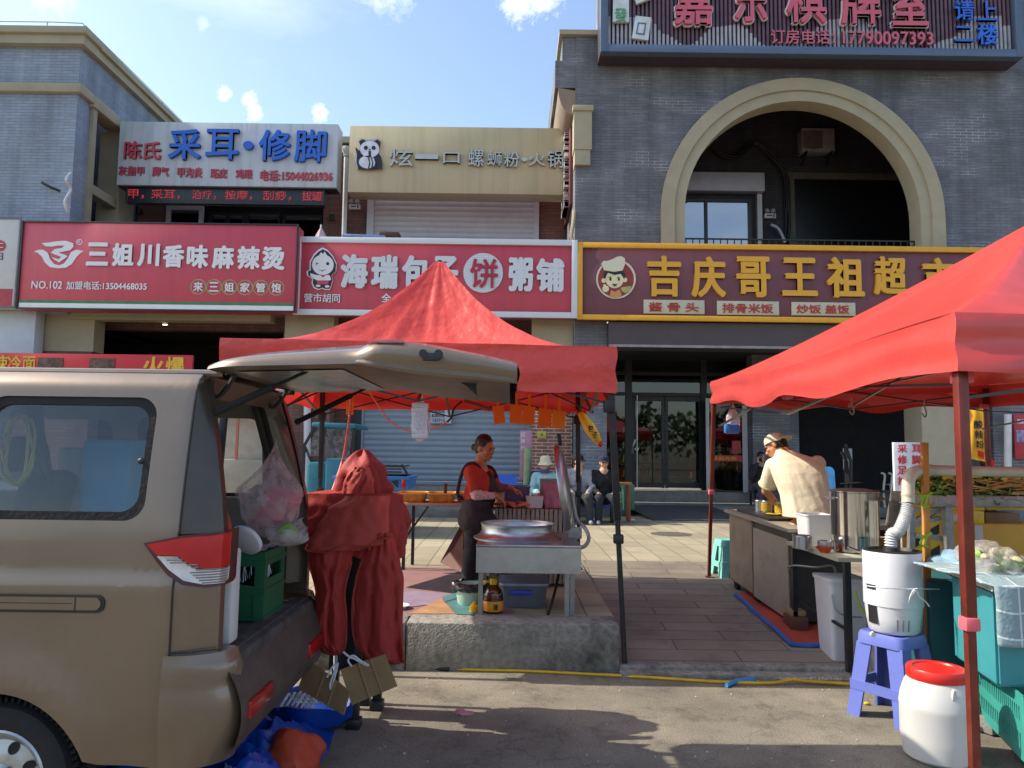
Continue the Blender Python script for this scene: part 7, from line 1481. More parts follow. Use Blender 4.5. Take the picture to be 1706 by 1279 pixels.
hp = [c + V((0, 0, .50)), c + V((.0, 0, .60)), P(1497, 885, 4.93), P(1508, 860, 4.95), top]
fine = MB(); pts = []
for i in range(len(hp) - 1):
    p0 = hp[max(i-1, 0)]; p1 = hp[i]; p2 = hp[i+1]; p3 = hp[min(i+2, len(hp)-1)]
    for k in range(30): t_ = k / 30; pts.append(.5 * ((2 * p1) + (p2 - p0) * t_ + (2 * p0 - 5 * p1 + 4 * p2 - p3) * t_ * t_ + (3 * p1 - p0 - 3 * p2 + p3) * t_ ** 3))
pts.append(top); nn = len(pts)
fine.tube(pts, lambda s_: .036 + .005 * math.sin(s_ * (nn - 1) / 4 * 2 * math.pi), 18); fine.build('hose', mat('duct_white', '#c6c8ca', rough=.45), HO)
PP = thing('pvc_pipe', 'pale plastic pipe with an elbow fixed along the shelf top', 'pipe', top)
m = MB(); m.tube([top, P(1513, 815, 4.97), P(1514, 800, 4.98), P(1520, 789, 5.0), P(1532, 784, 5.03), P(1550, 783, 5.06)], .040, 18, 5); m.cyl(P(1513, 826, 4.96), P(1513, 822, 4.96), .044); m.build('elbow', mat('pvc', '#b9b6a5', rough=.4), PP)
m = MB(); m.cyl(P(1545, 783, 5.06), P(1900, 790, 5.06), .034, n=20); m.build('pipe', mat('pvc', '#b9b6a5', rough=.4), PP)
m = MB(); a = P(1540, 737, 5.0); b = P(1540, 935, 5.0); m.bar(a, V((b.x, b.y, .02)), .042, .03, .003); PO = tag(m.build('wooden_post', mat('post_wood', '#b07a34', rough=.6, var=.2, scale=3)), 'upright wooden post tied to the pipe with green ribbon', 'post')
m = MB()
for px, py in ((1540, 826), (1539, 893)): c_ = P(px, py, 4.97); m.tube([c_ + V((-.04, 0, .01)), c_ + V((0, -.01, .0)), c_ + V((.05, 0, .02)), c_ + V((.02, 0, .0)), c_ + V((.0, 0, -.08))], .008, 5, 4); m.tube([c_, c_ + V((-.03, -.01, -.05)), c_ + V((.02, -.01, -.07))], .008, 5, 4)
tag(m.build('ribbon', mat('ribbon_green', '#8fb52c', rough=.6)), 'lime green ribbon knotted round the wooden post', 'ribbon')
# --- steel shelf with skewers
SH = thing('steel_shelf', 'galvanised steel frame with a tray top full of greens and skewers', 'shelf', (4.0, 5.7, 0))
Ysh = 5.45; zt = P(1640, 838, Ysh).z; xl = P(1573, 960, Ysh).x; xr = P(1850, 900, Ysh).x
m = MB(); m.box(xl - .05, xr, Ysh - .03, Ysh + .02, zt - .03, zt + .05, .006); m.box(xl - .05, xl, Ysh + .021, Ysh + .62, zt - .03, zt + .05, .006); m.box(xl, xr, Ysh + .021, Ysh + .62, zt - .02, zt + .0); m.build('tray', M_galv, SH)
for px, yy in ((1580, Ysh), (1562, Ysh + .6)): m = MB(); xx = P(px, 900, Ysh).x; m.bar((xx, yy, 0), (xx, yy, zt - .03), .055); m.build('leg', M_galv, SH)
m = MB(); m.bar((xr, Ysh, 0), (xr, Ysh, zt), .05); m.build('leg', M_galv, SH)
m = MB(); a, b = P(1522, 828, 5.6), P(1575, 868, 5.6)
m.bar(P(1523, 848, 5.5), P(1565, 852, 5.5), .03); m.bar(P(1515, 890, 5.5), P(1568, 897, 5.5), .04); m.bar(P(1520, 870, 5.5), P(1565, 846, 5.5), .03, .03); m.bar(P(1520, 876, 5.5), P(1566, 862, 5.5), .03, .03); m.bar(P(1517, 950, 5.5), P(1519, 845, 5.5), .04); m.build('rail', M_galv, SH)
m = MB(); m.grid(lambda u, v: V((xl + .02 + (xr - xl) * u, Ysh - .035 - .02 * math.sin(u * 20), zt + .055 - (.09 * v) * (.6 + .4 * math.sin(u * 13)))), 40, 4); m.build('film_edge', filmmat('white_film', '#dcc8cc', .75), SH, recalc=False)
M_gr = [mat('greens_dark', '#4a6a28', rough=.6, var=.4, scale=12), mat('greens_light', '#8aa84a', rough=.6, var=.3, scale=12)]
gr = MB(); random.seed(11)
for i in range(1500):
    u = random.random(); x = xl + .0 + (xr - xl - .1) * u; y = Ysh - .02 + .5 * random.random(); z = zt + .03 + random.random() ** 1.3 * max(.02, .07 + .10 * noise.noise(V((u * 9, y * 5, 3)))) + .1 * (y - Ysh); gr.mi = random.random() < .35
    s_ = random.uniform(.03, .075); e = Euler((random.uniform(-1, 1), random.uniform(-1, 1), random.uniform(0, 6.3))).to_matrix()
    gr._faces([V((x, y, z)) + e @ V(p) for p in ((0, 0, 0), (s_ * .5, s_ * .35, .008), (s_, 0, 0), (s_ * .5, -s_ * .35, .008), (s_ * .55, 0, -.006))], [(0, 3, 4), (4, 3, 2), (0, 4, 1), (4, 2, 1)])
gg = tag(gr.build('leaf_vegetables', M_gr, recalc=False, ang=60), 'heap of green leaf vegetables on the steel tray', 'vegetables'); gg['kind'] = 'stuff'
sk = MB()
for i in range(46):
    x = xl + .25 + (xr - xl - .4) * random.random(); y = Ysh - .03 + random.random() * .12; a = V((x, y, zt + .065 + random.random() * .07)); d = V((random.choice((-1, 1)) * random.uniform(.12, .3), random.uniform(-.07, .02), random.uniform(-.02, .07))); sk.cyl(a, a + d, .006, n=5)
s2 = tag(sk.build('bamboo_skewers', mat('skewer', '#c9a76a', rough=.6)), 'bamboo skewers scattered over the greens on the tray', 'skewers'); s2['kind'] = 'stuff'
# --- yellow boxes
M_ybox = mat('box_yellow', '#cfa016', rough=.5, var=.06); M_ybox2 = mat('box_yellow_pale', '#d8bc2c', rough=.5, var=.06)
def carton(label, xa, xb, ya, yb, Y, dep, mt, z0f=None, tape=None):
    x0, x1, z0, z1 = bbx(xa, xb, ya, yb, Y); z0 = z0 if z0f is None else z0f; t = thing('carton', label, 'box', ((x0 + x1) / 2, Y + dep / 2, z0)); m = MB(); m.box(x0, x1, Y, Y + dep, z0, z1, .006); m.build('box', mt, t)
    m = MB(); m.box(x0 + .01, x1 - .01, Y + dep / 2 - .03, Y + dep / 2 + .03, z1 + .0006, z1 + .002); m.build('tape', M_card, t); return t, x0, x1, z0, z1
t, x0, x1, z0, z1 = carton('long yellow carton low behind the steel shelf', 1552, 1760, 873, 985, 6.75, .5, M_ybox, z0f=.13)
m = MB(); q = P(1631, 888, 6.745); m.box(q.x - .035, q.x + .035, 6.744, 6.749, q.z - .07, q.z + .07); m.build('paper_label', M_white, t)
t, *_ = carton('flat pale yellow carton on the long yellow carton', 1560, 1640, 851, 872.5, 6.8, .4, M_ybox2)
m = MB(); q = P(1593, 862, 6.795); m.box(q.x - .03, q.x + .03, 6.792, 6.799, q.z - .03, q.z + .03); m.build('paper_label', M_white, t)
carton('brown grey carton beside the flat yellow carton', 1642, 1700, 855, 873, 6.85, .35, mat('carton_brown', '#7d6a54', rough=.8))
t, x0, x1, z0, z1 = carton('upright yellow carton behind the greens', 1541, 1640, 793, 850, 6.9, .3, M_ybox2)
t, x0, x1, z0, z1 = carton('yellow carton with faint printing at the right behind the greens', 1642, 1770, 796, 850, 6.95, .3, M_ybox2)
HZ = thing('striped_board', 'black and yellow striped board standing behind the wooden post', 'board', P(1542, 900, 5.9)); x0, x1, z0, z1 = bbx(1520, 1566, 845, 960, 5.9)
m = MB(); m.box(x0, x1, 5.9, 5.93, z0, z1, .004); m.build('board', mat('hazard_yellow', '#d8b416', rough=.4), HZ)
m = MB()
for k in range(4): zz = z0 + .05 + k * .16; m.plate([(x0 + .004, zz), (x1 - .004, zz + .12), (x1 - .004, zz + .19), (x0 + .004, zz + .07)], fn=lambda x, z: (x, 5.896, min(z, z1)), th=(0, .003, 0))
m.build('stripe', M_blk, HZ)
# --- teal freezer box, blanket, bag of vegetables, crate, stone
M_tealb = mat('teal_box', '#398a90', rough=.45, var=.08, dirt='#2c6f70', dscale=3, damt=.35)
Y1, Y2_ = 4.12, 4.72; xa_ = P(1659, 1060, Y1).x; xb_ = P(1588, 1040, Y2_).x; zb0, zb1 = P(1659, 1145, Y1).z, P(1590, 1110, Y2_).z; zt0, zt1 = P(1659, 985, Y1).z, P(1588, 958, Y2_).z
TBX = thing('cool_box', 'large teal box under the checked blanket', 'box', (xa_ + .4, 4.4, zb0)); W2 = .95
m = MB(); m._faces(q8(xa_, xa_ + W2, xb_ + W2, xb_, Y1, Y2_, zb0, zb0, zt0, zt0), HX); bmesh.ops.bevel(m.bm, geom=m.bm.edges[:], offset=.015, segments=2, affect='EDGES'); m.build('box', M_tealb, TBX)
m = MB(); m._faces(q8(xa_ - .02, xa_ + W2, xb_ + W2, xb_ - .02, Y1 - .02, Y2_ + .02, zt0 + .001, zt0 + .001, zt0 + .03, zt0 + .03), HX); m.build('rim', mat('rim_cream', '#a9b0a5', rough=.5), TBX)
# dark teal companion box behind
m = MB(); m.box(P(1548, 1000, 4.95).x, xb_ + .6, 4.95, 5.35, .1, .85, .02); tag(m.build('cool_box', mat('teal_dark', '#24595f', rough=.5, var=.1)), 'dark blue green box behind the large teal box', 'box')
def plaid():
    m = clothmat('blanket_check', '#8fa3aa', trans=0, rough=.9, bump=.4, bscale=30); n = m.node_tree; L = n.links; b = n.nodes['Principled BSDF']
    tc = N(n, 'ShaderNodeTexCoord'); br = N(n, 'ShaderNodeTexBrick'); br.offset = 0; br.inputs['Scale'].default_value = 1; br.inputs['Brick Width'].default_value = .16; br.inputs['Row Height'].default_value = .13; br.inputs['Mortar Size'].default_value = .005; br.inputs[1].default_value = lin('#7d949c'); br.inputs[2].default_value = lin('#88a0a6'); br.inputs[3].default_value = lin('#c5d0d0')
    sx = N(n, 'ShaderNodeSeparateXYZ'); cx = N(n, 'ShaderNodeCombineXYZ'); sb = N(n, 'ShaderNodeMath', operation='SUBTRACT'); L.new(tc.outputs['Object'], sx.inputs[0]); L.new(sx.outputs[0], cx.inputs[0]); L.new(sx.outputs[1], sb.inputs[0]); L.new(sx.outputs[2], sb.inputs[1]); L.new(sb.outputs[0], cx.inputs[1]); L.new(cx.outputs[0], br.inputs[0]); L.new(br.outputs[0], b.inputs[0]); return m
M_bl = plaid(); 
m = MB()
def blk(u, v):
    x = xa_ - .12 + 1.05 * u + .06 * (v < .5) * 0; s_ = v * 1.1
    if s_ < .58: y = Y2_ + .02 - s_; z = zt0 + .055 + .02 * noise.noise(V((u * 6, v * 6, 1)))
    else: y = Y1 - .035 - .015 * math.sin(u * 16) - .02 * (s_ - .58); z = zt0 + .045 - (s_ - .58) * .62
    k = .62 - .5 * v; x += max(0, .0) + (.10 if s_ > .58 else .02) * (1 - u)
    return V((x + .015 * noise.noise(V((u * 5, v * 5, 7))), y, z))
m.grid(blk, 40, 40); tag(m.build('blanket', M_bl, recalc=False, solid=.012), 'pale blue checked blanket draped over the large teal box', 'blanket')
m = MB(); c = P(1582, 968, 4.6); m.ball(P(1590, 950, 4.8), (.14, .16, .06), 18); m.ball(P(1625, 935, 4.85), (.2, .15, .06), 18); m.jitter(.05, 6); tag(m.build('cloth', mat('cloth_sky', '#86a9bf', rough=.9, var=.35, scale=12)), 'crumpled light blue cloth heaped behind the blanket', 'cloth')
VB = thing('vegetable_bag', 'clear bag of green and pale vegetables on the checked blanket', 'plastic bag', P(1652, 960, 4.45)); c = P(1652, 935, 4.45)
m = MB(); m.ball(c, (.17, .14, .10), 28); m.jitter(.05, 7, 3); m.jitter(.02, 22, 6); m.tube([c + V((.13, -.02, .0)), c + V((.24, -.05, .03)), c + V((.3, -.06, -.01))], .03, 8, 4); m.build('film', F_clear, VB)
m = MB()
random.seed(5)
for i in range(26): m.mi = 0 if random.random() < .6 else 1; m.ball(c + V((random.uniform(-.12, .12), random.uniform(-.09, .09), random.uniform(-.07, .05))), (random.uniform(.02, .045), .03, random.uniform(.015, .03)), 8)
m.jitter(.02, 16); m.build('vegetables', [mat('leaf_pale', '#7fa048'), mat('veg_cream', '#c9c29a')], VB)
CRT = thing('plastic_crate', 'teal slotted plastic crate under the large teal box', 'crate', (3.2, 4.3, .06))
fa, fb = P(1622, 1110, 4.7), P(1622, 1130, 4.7); Yc0 = 4.0; xc0 = P(1712, 1180, Yc0).x; xc1 = P(1622, 1120, 4.75).x
m = MB(); Zc0, Zc1 = .08, zb0 - .01
def slotplate(p, q):
    d = (q - p); L_ = d.length; d.normalize(); nrm = V((-d.y, d.x, 0)) * .012
    holes = [rrect(.03 + i * .032, .03 + i * .032 + .016, hz, hz + (Zc1 - Zc0) * .24, .006, 2) for i in range(int((L_ - .06) / .032)) for hz in ((Zc1 - Zc0) * .16, (Zc1 - Zc0) * .56)]
    m.plate([(0, 0), (L_, 0), (L_, Zc1 - Zc0), (0, Zc1 - Zc0)], holes, fn=lambda x, z: (p.x + d.x * x, p.y + d.y * x, Zc0 + z), th=nrm)
pA, pB, pC, pD = V((xc0 - .02, Yc0, 0)), V((xc1 + .02, 4.75, 0)), V((xc1 + .9, 4.75, 0)), V((xc0 + .9, Yc0, 0))
slotplate(pB, pA); slotplate(pA, pD); slotplate(pC, pB); m._faces([V((p.x, p.y, Zc0 + .01)) for p in (pA, pB, pC, pD)], [(0, 1, 2, 3)]); m.build('crate', mat('crate_teal', '#3a9488', rough=.45, var=.08), CRT)
m = MB(); c = GZ(1668, 1228, 0); m.rbox((c.x + .02, c.y + .12, .05), (.22, .18, .1), (0, 0, .3), .015); m.rbox((c.x + .42, c.y + .2, .04), (.2, .2, .08), (0, 0, .1), .015); m.jitter(.012, 9); tag(m.build('paving_stone', M_step), 'broken paving stone propping the teal crate', 'stone')
# --- white jar with red lid
JR = thing('plastic_jar', 'large white plastic jar with a red screw lid in front of the stool', 'jar', (P(1563, 1262, 4.25).x, 4.28, 0)); c = V((P(1563, 1200, 4.28).x, 4.28, 0)); k = .192
m = MB(); m.lathe([(0, .004), (k * .84, .004), (k * .93, .02), (k * .985, .09), (k, .13), (k, .27), (k * 1.012, .285), (k, .30), (k * .97, .335), (k * .86, .40), (k * .76, .43), (k * .72, .445), (0, .445)], c=c, n=56)
m.rbox(c + V((-.01, -k * .9, .375)), (.02, .02, .09), (.25, 0, 0), .006)
def jarmat():
    m = mat('jar_plastic', '#c4c3be', rough=.35, var=.04); n = m.node_tree; b = n.nodes['Principled BSDF']; b.inputs['Subsurface Weight'].default_value = .3; b.inputs['Subsurface Radius'].default_value = (.05, .05, .045); return m
m.build('jar', jarmat(), JR)
m = MB(); m.lathe([(k * .74, .43), (k * .79, .428), (k * .8, .432), (k * .8, .475), (k * .77, .485), (k * .62, .485), (k * .6, .478), (0, .478)], c=c, n=60); m.build('lid', mat('lid_red', '#c8281e', rough=.35, var=.05), JR)
# --- hanging hooks, bag under the right tent
bag('carrier_bag', 'white and blue carrier bag hanging at the corner of the right tent', 'plastic bag', P(1221, 668, 8.2), P(1221, 700, 8.2), .085, .05, .14, filmmat('white_film', '#dcc8cc', .75), seed=9)
m = MB(); x0, x1, z0, z1 = bbx(1208, 1233, 706, 722, 8.1); m.box(x0, x1, 8.1, 8.16, z0, z1, .02); tag(m.build('blue_packet', mat('packet_blue', '#3b76c8', rough=.4)), 'blue packet at the bottom of the hanging carrier bag', 'packet')
for a, Y, lb in (((1419, 672), 6.0, 'thin wire hook hanging nearer the cook from the right tent frame'), ((1540, 676), 6.0, 'thin wire hook hanging above the white notice board')): m = MB(); q = P(*a, Y); m.tube([q + V((0, 0, .05)), q, q + V((.015, 0, -.06)), q + V((0, 0, -.09)), q + V((-.02, 0, -.06))], .006, 5, 4); tag(m.build('wire_hook', M_galv), lb, 'hook')
# --- yellow cable along the kerb, litter
M_ycab = mat('cable_yellow', '#c9a21c', rough=.5)
cord('yellow cable running along the foot of the kerb', [GZ(a, b, .012) for a, b in ((560, 1108), (640, 1110), (720, 1113), (800, 1116), (880, 1118), (960, 1122), (1040, 1126), (1120, 1131), (1200, 1136), (1270, 1138))] + [GZ(1300, 1136, .02), GZ(1320, 1132, .03), GZ(1345, 1135, .02), GZ(1390, 1138, .015), GZ(1440, 1141, .012)], .012, M_ycab, name='cable')
m = MB(); m.tube([GZ(714, 1113, .013), GZ(748, 1115, .013)], .016, 8); tag(m.build('tape_wrap', M_blk), 'black tape wrapped round the yellow cable', 'tape')
m = MB(); m.tube([GZ(1210, 1142, .015), GZ(1230, 1134, .02), GZ(1256, 1131, .015)], .016, 6, 4); m.tube([GZ(1235, 1134, .02), GZ(1258, 1134, .012)], .008, 5, 3); tag(m.build('ribbon', mat('ribbon_blue', '#3f8fc4', rough=.5)), 'light blue plastic strip lying at the road edge', 'ribbon')
m = MB(); c = GZ(770, 1190, .0); m.ball(c + V((0, 0, .012)), (.055, .04, .012), 30); m.jitter(.03, 16); m.jitter(.012, 45, 3); tag(m.build('paper_tissue', mat('tissue_pink', '#b5797c', rough=.9)), 'crumpled pink tissue on the shaded road', 'litter')
m = MB(); c = GZ(1444, 1174, .0); m.ball(c + V((0, 0, .01)), (.02, .015, .01), 8); tag(m.build('peel', mat('peel_yellow', '#d8b21c', rough=.5)), 'small yellow scrap on the road by the blue stool', 'litter')
m = MB(); random.seed(21)
for i in range(110):
    px, py = random.uniform(560, 1480), random.choice((random.uniform(1115, 1275), random.uniform(1098, 1150))); c = GZ(px, py, 0); s_ = random.uniform(.002, .008); m.ball(c + V((0, 0, s_ * .4)), (s_, s_ * random.uniform(.6, 1.2), s_ * .6), 6)
o = m.build('road_crumbs', mat('crumbs', '#b5aa94', rough=.9, var=.4, scale=30)); tag(o, 'small pale crumbs and grit scattered on the road', 'litter'); o['kind'] = 'stuff'
# --- building fixtures
AC = thing('air_conditioner', 'old outdoor air conditioner unit on the wall inside the arch', 'air conditioner', P(1361, 255, 17.7)); x0, x1, z0, z1 = bbx(1336, 1391, 213, 252, 17.65)
m = MB(); m.box(x0, x1, 17.65, 17.97, z0, z1, .015); m.build('casing', mat('ac_casing', '#a39d98', rough=.5), AC)
m = MB(); cx_, cz_ = x0 + .26, (z0 + z1) / 2
for k in range(5): r0 = .04 + k * .05; m.plate([(cx_ + r0 * math.cos(a * math.pi / 14), cz_ + r0 * math.sin(a * math.pi / 14)) for a in range(28)], [[(cx_ + (r0 - .012) * math.cos(a * math.pi / 14), cz_ + (r0 - .012) * math.sin(a * math.pi / 14)) for a in range(28)]], fn=lambda x, z: (x, 17.635, z), th=(0, .012, 0))
m.box(cx_ - .24, cx_ + .24, 17.638, 17.649, cz_ - .22, cz_ + .22); m.build('fan_grille', mat('grille_grey', '#6d6a68', rough=.5), AC)
m = MB(); m.bar((x0 + .1, 17.6, z0 - .02), (x0 + .1, 18, z0 - .02), .03); m.bar((x1 - .1, 17.6, z0 - .02), (x1 - .1, 18, z0 - .02), .03); m.bar((x0 + .1, 17.62, z0 - .03), (x0 + .1, 18, z0 - .25), .025); m.bar((x1 - .1, 17.62, z0 - .03), (x1 - .1, 18, z0 - .25), .025); m.build('bracket', M_black, AC)
cb = MB(); base = [P(a, b, 17.85) for a, b in ((1310, 400), (1312, 370), (1310, 330), (1309, 300), (1303, 280), (1288, 262), (1270, 245), (1255, 238), (1240, 250), (1225, 262), (1205, 258), (1190, 248))]
random.seed(4)
for k in range(5): o_ = V((random.uniform(-.05, .05), random.uniform(-.05, .05), random.uniform(-.04, .04))); cb.tube([p + o_ + V((random.uniform(-.03, .03), 0, random.uniform(-.03, .03))) for p in base], .022, 6, 4)
tag(cb.build('cable_bundle', M_blk), 'thick bundle of black cables climbing the wall inside the arch', 'cable')
cord('thin cable from the cable bundle to the air conditioner', [P(1283, 250, 17.85), P(1300, 258, 17.85), P(1325, 258, 17.85), P(1340, 250, 17.8)], .018, M_blk)
cord('pale conduit bending down to the balcony rail', [P(1284, 374, 17.8), P(1296, 380, 17.8), P(1303, 392, 17.8), P(1308, 404, 17.8)], .035, M_white)
def emlight(label, px, py, Y):
    t = thing('emergency_light', label, 'lamp', P(px, py + 6, Y)); x0, x1, z0, z1 = bbx(px - 9, px + 10, py, py + 8, Y); m = MB(); m.box(x0, x1, Y, Y + .1, z0, z1, .01); m.build('housing', M_white, t)
    m = MB()
    for d in (-5, 5): q = P(px + d, py - 4, Y); m.lathe([(0, .06), (.04, .05), (.065, 0), (.055, -.01), (0, 0)], c=q, n=16, M=Matrix.Rotation(math.pi / 2, 3, 'X'))
    m.build('lamp_head', mat('lamp_head', '#9a9a96', rough=.3), t)
    m = MB(); m.box(x0 + .05, x1 - .1, Y - .004, Y - .001, z0 + .05, z1 - .04); m.box(x1 - .07, x1 - .04, Y - .004, Y - .001, z0 + .02, z1 - .02); m.build('panel', M_black, t)
emlight('twin headed emergency light beside the downpipe', 590, 340, 17.4); emlight('twin headed emergency light on the dark wall inside the arch', 1283, 355, 17.9)
for px, py, lb in ((231, 351, 'small dark wall lamp left of the upstairs windows'), (553, 362, 'small dark wall lamp right of the upstairs windows')):
    t = thing('wall_lamp', lb, 'lamp', P(px, py, 17.3)); q = P(px, py, 17.35); m = MB(); m.cyl(q + V((0, 0, -.07)), q + V((0, 0, .07)), .055); m.build('shade', M_black, t); m = MB(); m.rbox(q + V((0, .08, 0)), (.06, .12, .05)); m.build('bracket', M_black, t)
DP = thing('downpipe', 'white rainwater pipe between the two upstairs signs', 'pipe', P(575, 392, 17.3)); m = MB(); m.cyl(P(577, 262, 17.1), P(573, 400, 17.1), .055); m.build('pipe', M_white, DP); m = MB(); q = P(577, 252, 17.1); m.lathe([(.06, -.12), (.07, -.05), (.11, .02), (.11, .1), (.0, .1)], c=q, n=8); m.build('hopper', M_white, DP)
m = MB(); m.cyl(P(512, 600, 15.1), P(512, 812, 15.1), .07); tag(m.build('downpipe', M_white), 'white rainwater pipe on the brick pier behind the van', 'pipe')
m = MB(); q = P(650, 393, 15.6); m.rbox(q, (.42, .3, .12), (0, .05, 0), .02); tag(m.build('box', mat('box_dark_brown', '#4a3a2c', rough=.8)), 'dark brown box lying on top of the middle red sign', 'box')
m = MB(); q = P(608, 396, 15.4); m.rbox(q, (.9, .3, .06), (0, .03, 0), .01); tag(m.build('board', mat('board_blue', '#6d8fb0', rough=.5)), 'pale blue board end on top of the middle red sign', 'board')
t = thing('parasol', 'furled pale pink parasol tip behind the red signs', 'parasol', P(535, 400, 15.8)); m = MB(); q = P(535, 378, 15.8); m.lathe([(.2, -.6), (.15, -.25), (.04, -.05), (0, .02)], c=q, n=8); m.build('canopy', mat('parasol_pink', '#c4a6a8', rough=.8), t); m = MB(); m.cyl(q + V((0, 0, -1.2)), q + V((0, 0, .05)), .02); m.build('pole', M_white, t)
# --- seats in the background
def chair(name, label, px, py, Y, w_, mt, z0, back=.5, seat=.42):
    c = P(px, py, Y); c.z = z0; t = thing(name, label, 'chair', c); m = MB(); m.rbox(c + V((0, 0, seat)), (w_, .42, .04), bev=.015); m.build('seat', mt, t); m = MB(); m.plate(rrect(-w_ / 2, w_ / 2, seat + .05, seat + back, .1, 5), fn=lambda x, z: (c.x + x, c.y + .2 + .05 * (x / w_) ** 2 + .1 * (z - seat), c.z + z), th=(0, .025, 0)); m.build('backrest', mt, t)
    for sx in (-1, 1):
        for sy in (-1, 1): m = MB(); m.cyl(c + V((sx * w_ * .42, sy * .18, 0)), c + V((sx * w_ * .4, sy * .16, seat)), .018); m.build('leg', M_galv, t)
    return t
chair('child_chair', 'bright blue child seat by the shutter behind the woman', 842, 800, 13.2, .42, mat('chair_blue', '#2b58b8', rough=.4), .35, .55, .32)
chair('plastic_chair', 'dark blue chair beside the person in the bucket hat', 893, 830, 14.2, .5, mat('chair_navy', '#2f4f98', rough=.5), .35)
chair('plastic_chair', 'light blue chair with a rounded back in the dark doorway', 1374, 830, 14.2, .62, mat('chair_sky', '#4f9ad0', rough=.4), .35, .62, .45)
t = thing('bench', 'low blue topped bench under the seated men', 'bench', P(985, 860, 14.1)); x0, x1 = P(930, 840, 14.1).x, P(1030, 840, 14.1).x; m = MB(); m.box(x0, x1, 13.95, 14.35, .62, .68, .01); m.build('seat', mat('bench_blue', '#2f4e92', rough=.5), t)
for x in (x0 + .1, x1 - .1): m = MB(); m.box(x - .03, x + .03, 14.0, 14.3, .35, .619); m.build('leg', M_black, t)
t = thing('wooden_stool', 'brown wooden stool to the right of the seated men', 'stool', P(1040, 838, 14.3)); x0, x1, z0, z1 = bbx(1022, 1051, 803, 838, 14.3); m = MB(); m.box(x0, x1, 14.15, 14.45, z1 - .05, z1, .008); m.build('seat', M_wood, t)
for x in (x0 + .05, x1 - .05):
    for y in (14.18, 14.42): m = MB(); m.bar((x, y, .352), (x, y, z1 - .05), .05); m.build('leg', mat('wood_red', '#8a4a2c', rough=.6), t)
x0, x1, z0, z1 = bbx(1046, 1056, 806, 838, 14.8); m = MB(); m.box(x0 - .1, x1, 14.7, 15.0, .53, z1, .02); tag(m.build('plastic_crate', mat('crate_dkgreen', '#2f6a58', rough=.5)), 'dark green crate behind the wooden stool', 'crate')
m = MB(); q = P(883, 808, 13.9); m.ball(V((q.x, q.y, .62)), (.16, .12, .27), 20); m.jitter(.1, 5); m.jitter(.03, 14); tag(m.build('plastic_bag', mat('bag_white', '#c3c6cc', rough=.4)), 'bulging white bag on the ground beside the bucket hat', 'bag')
m = MB(); m.cyl(P(879, 745, 14.2), P(877, 830, 14.2), .07); tag(m.build('post', mat('post_green', '#7d8f6d', rough=.8)), 'grey green round post beside the pink banner', 'post')
t = thing('kitchen_rack', 'thin black rack standing in the dark doorway', 'rack', P(1420, 840, 15.0)); m = MB()
for a, b in (((1408, 740), (1418, 770)), ((1418, 770), (1416, 840)), ((1409, 745), (1409, 840))): m.bar(P(*a, 14.9), P(*b, 14.9), .05)
m.build('frame', M_black, t)
x0, x1, z0, z1 = bbx(1405, 1420, 747, 782, 15.2); m = MB(); m.box(x0, x1, 15.2, 15.22, z0, z1); m.build('panel', mat('panel_grey', '#8d9096'), t)
t = thing('wheelchair', 'wheelchair frame with steel handles in the dark doorway', 'wheelchair', P(1472, 830, 14.6)); m = MB()
for dx in (0, 12): m.tube([P(1468 + dx, 788, 14.6), P(1474 + dx, 792, 14.6), P(1472 + dx, 815, 14.6), P(1474 + dx, 845, 14.6)], .022, 6, 4)
m.lathe([(.24, -.015), (.26, 0), (.24, .015)], c=P(1480, 828, 14.6), n=28, M=Matrix.Rotation(math.pi / 2, 3, 'Y')); m.build('frame', M_galv, t)
m = MB(); m.rbox(P(1476, 818, 14.7), (.3, .3, .05)); m.build('seat', M_black, t)
m = MB(); c = GZ(1118, 889, .35); m.lathe([(0, .006), (.3, .006), (.33, .003)], c=(c.x, c.y, .345), n=36); m.lathe([(.2, .0075), (.21, .0095), (.22, .0075)], c=(c.x, c.y, .345), n=36); struct(m.build('manhole_cover', mat('iron', '#5d574c', rough=.7, var=.3, scale=20)))
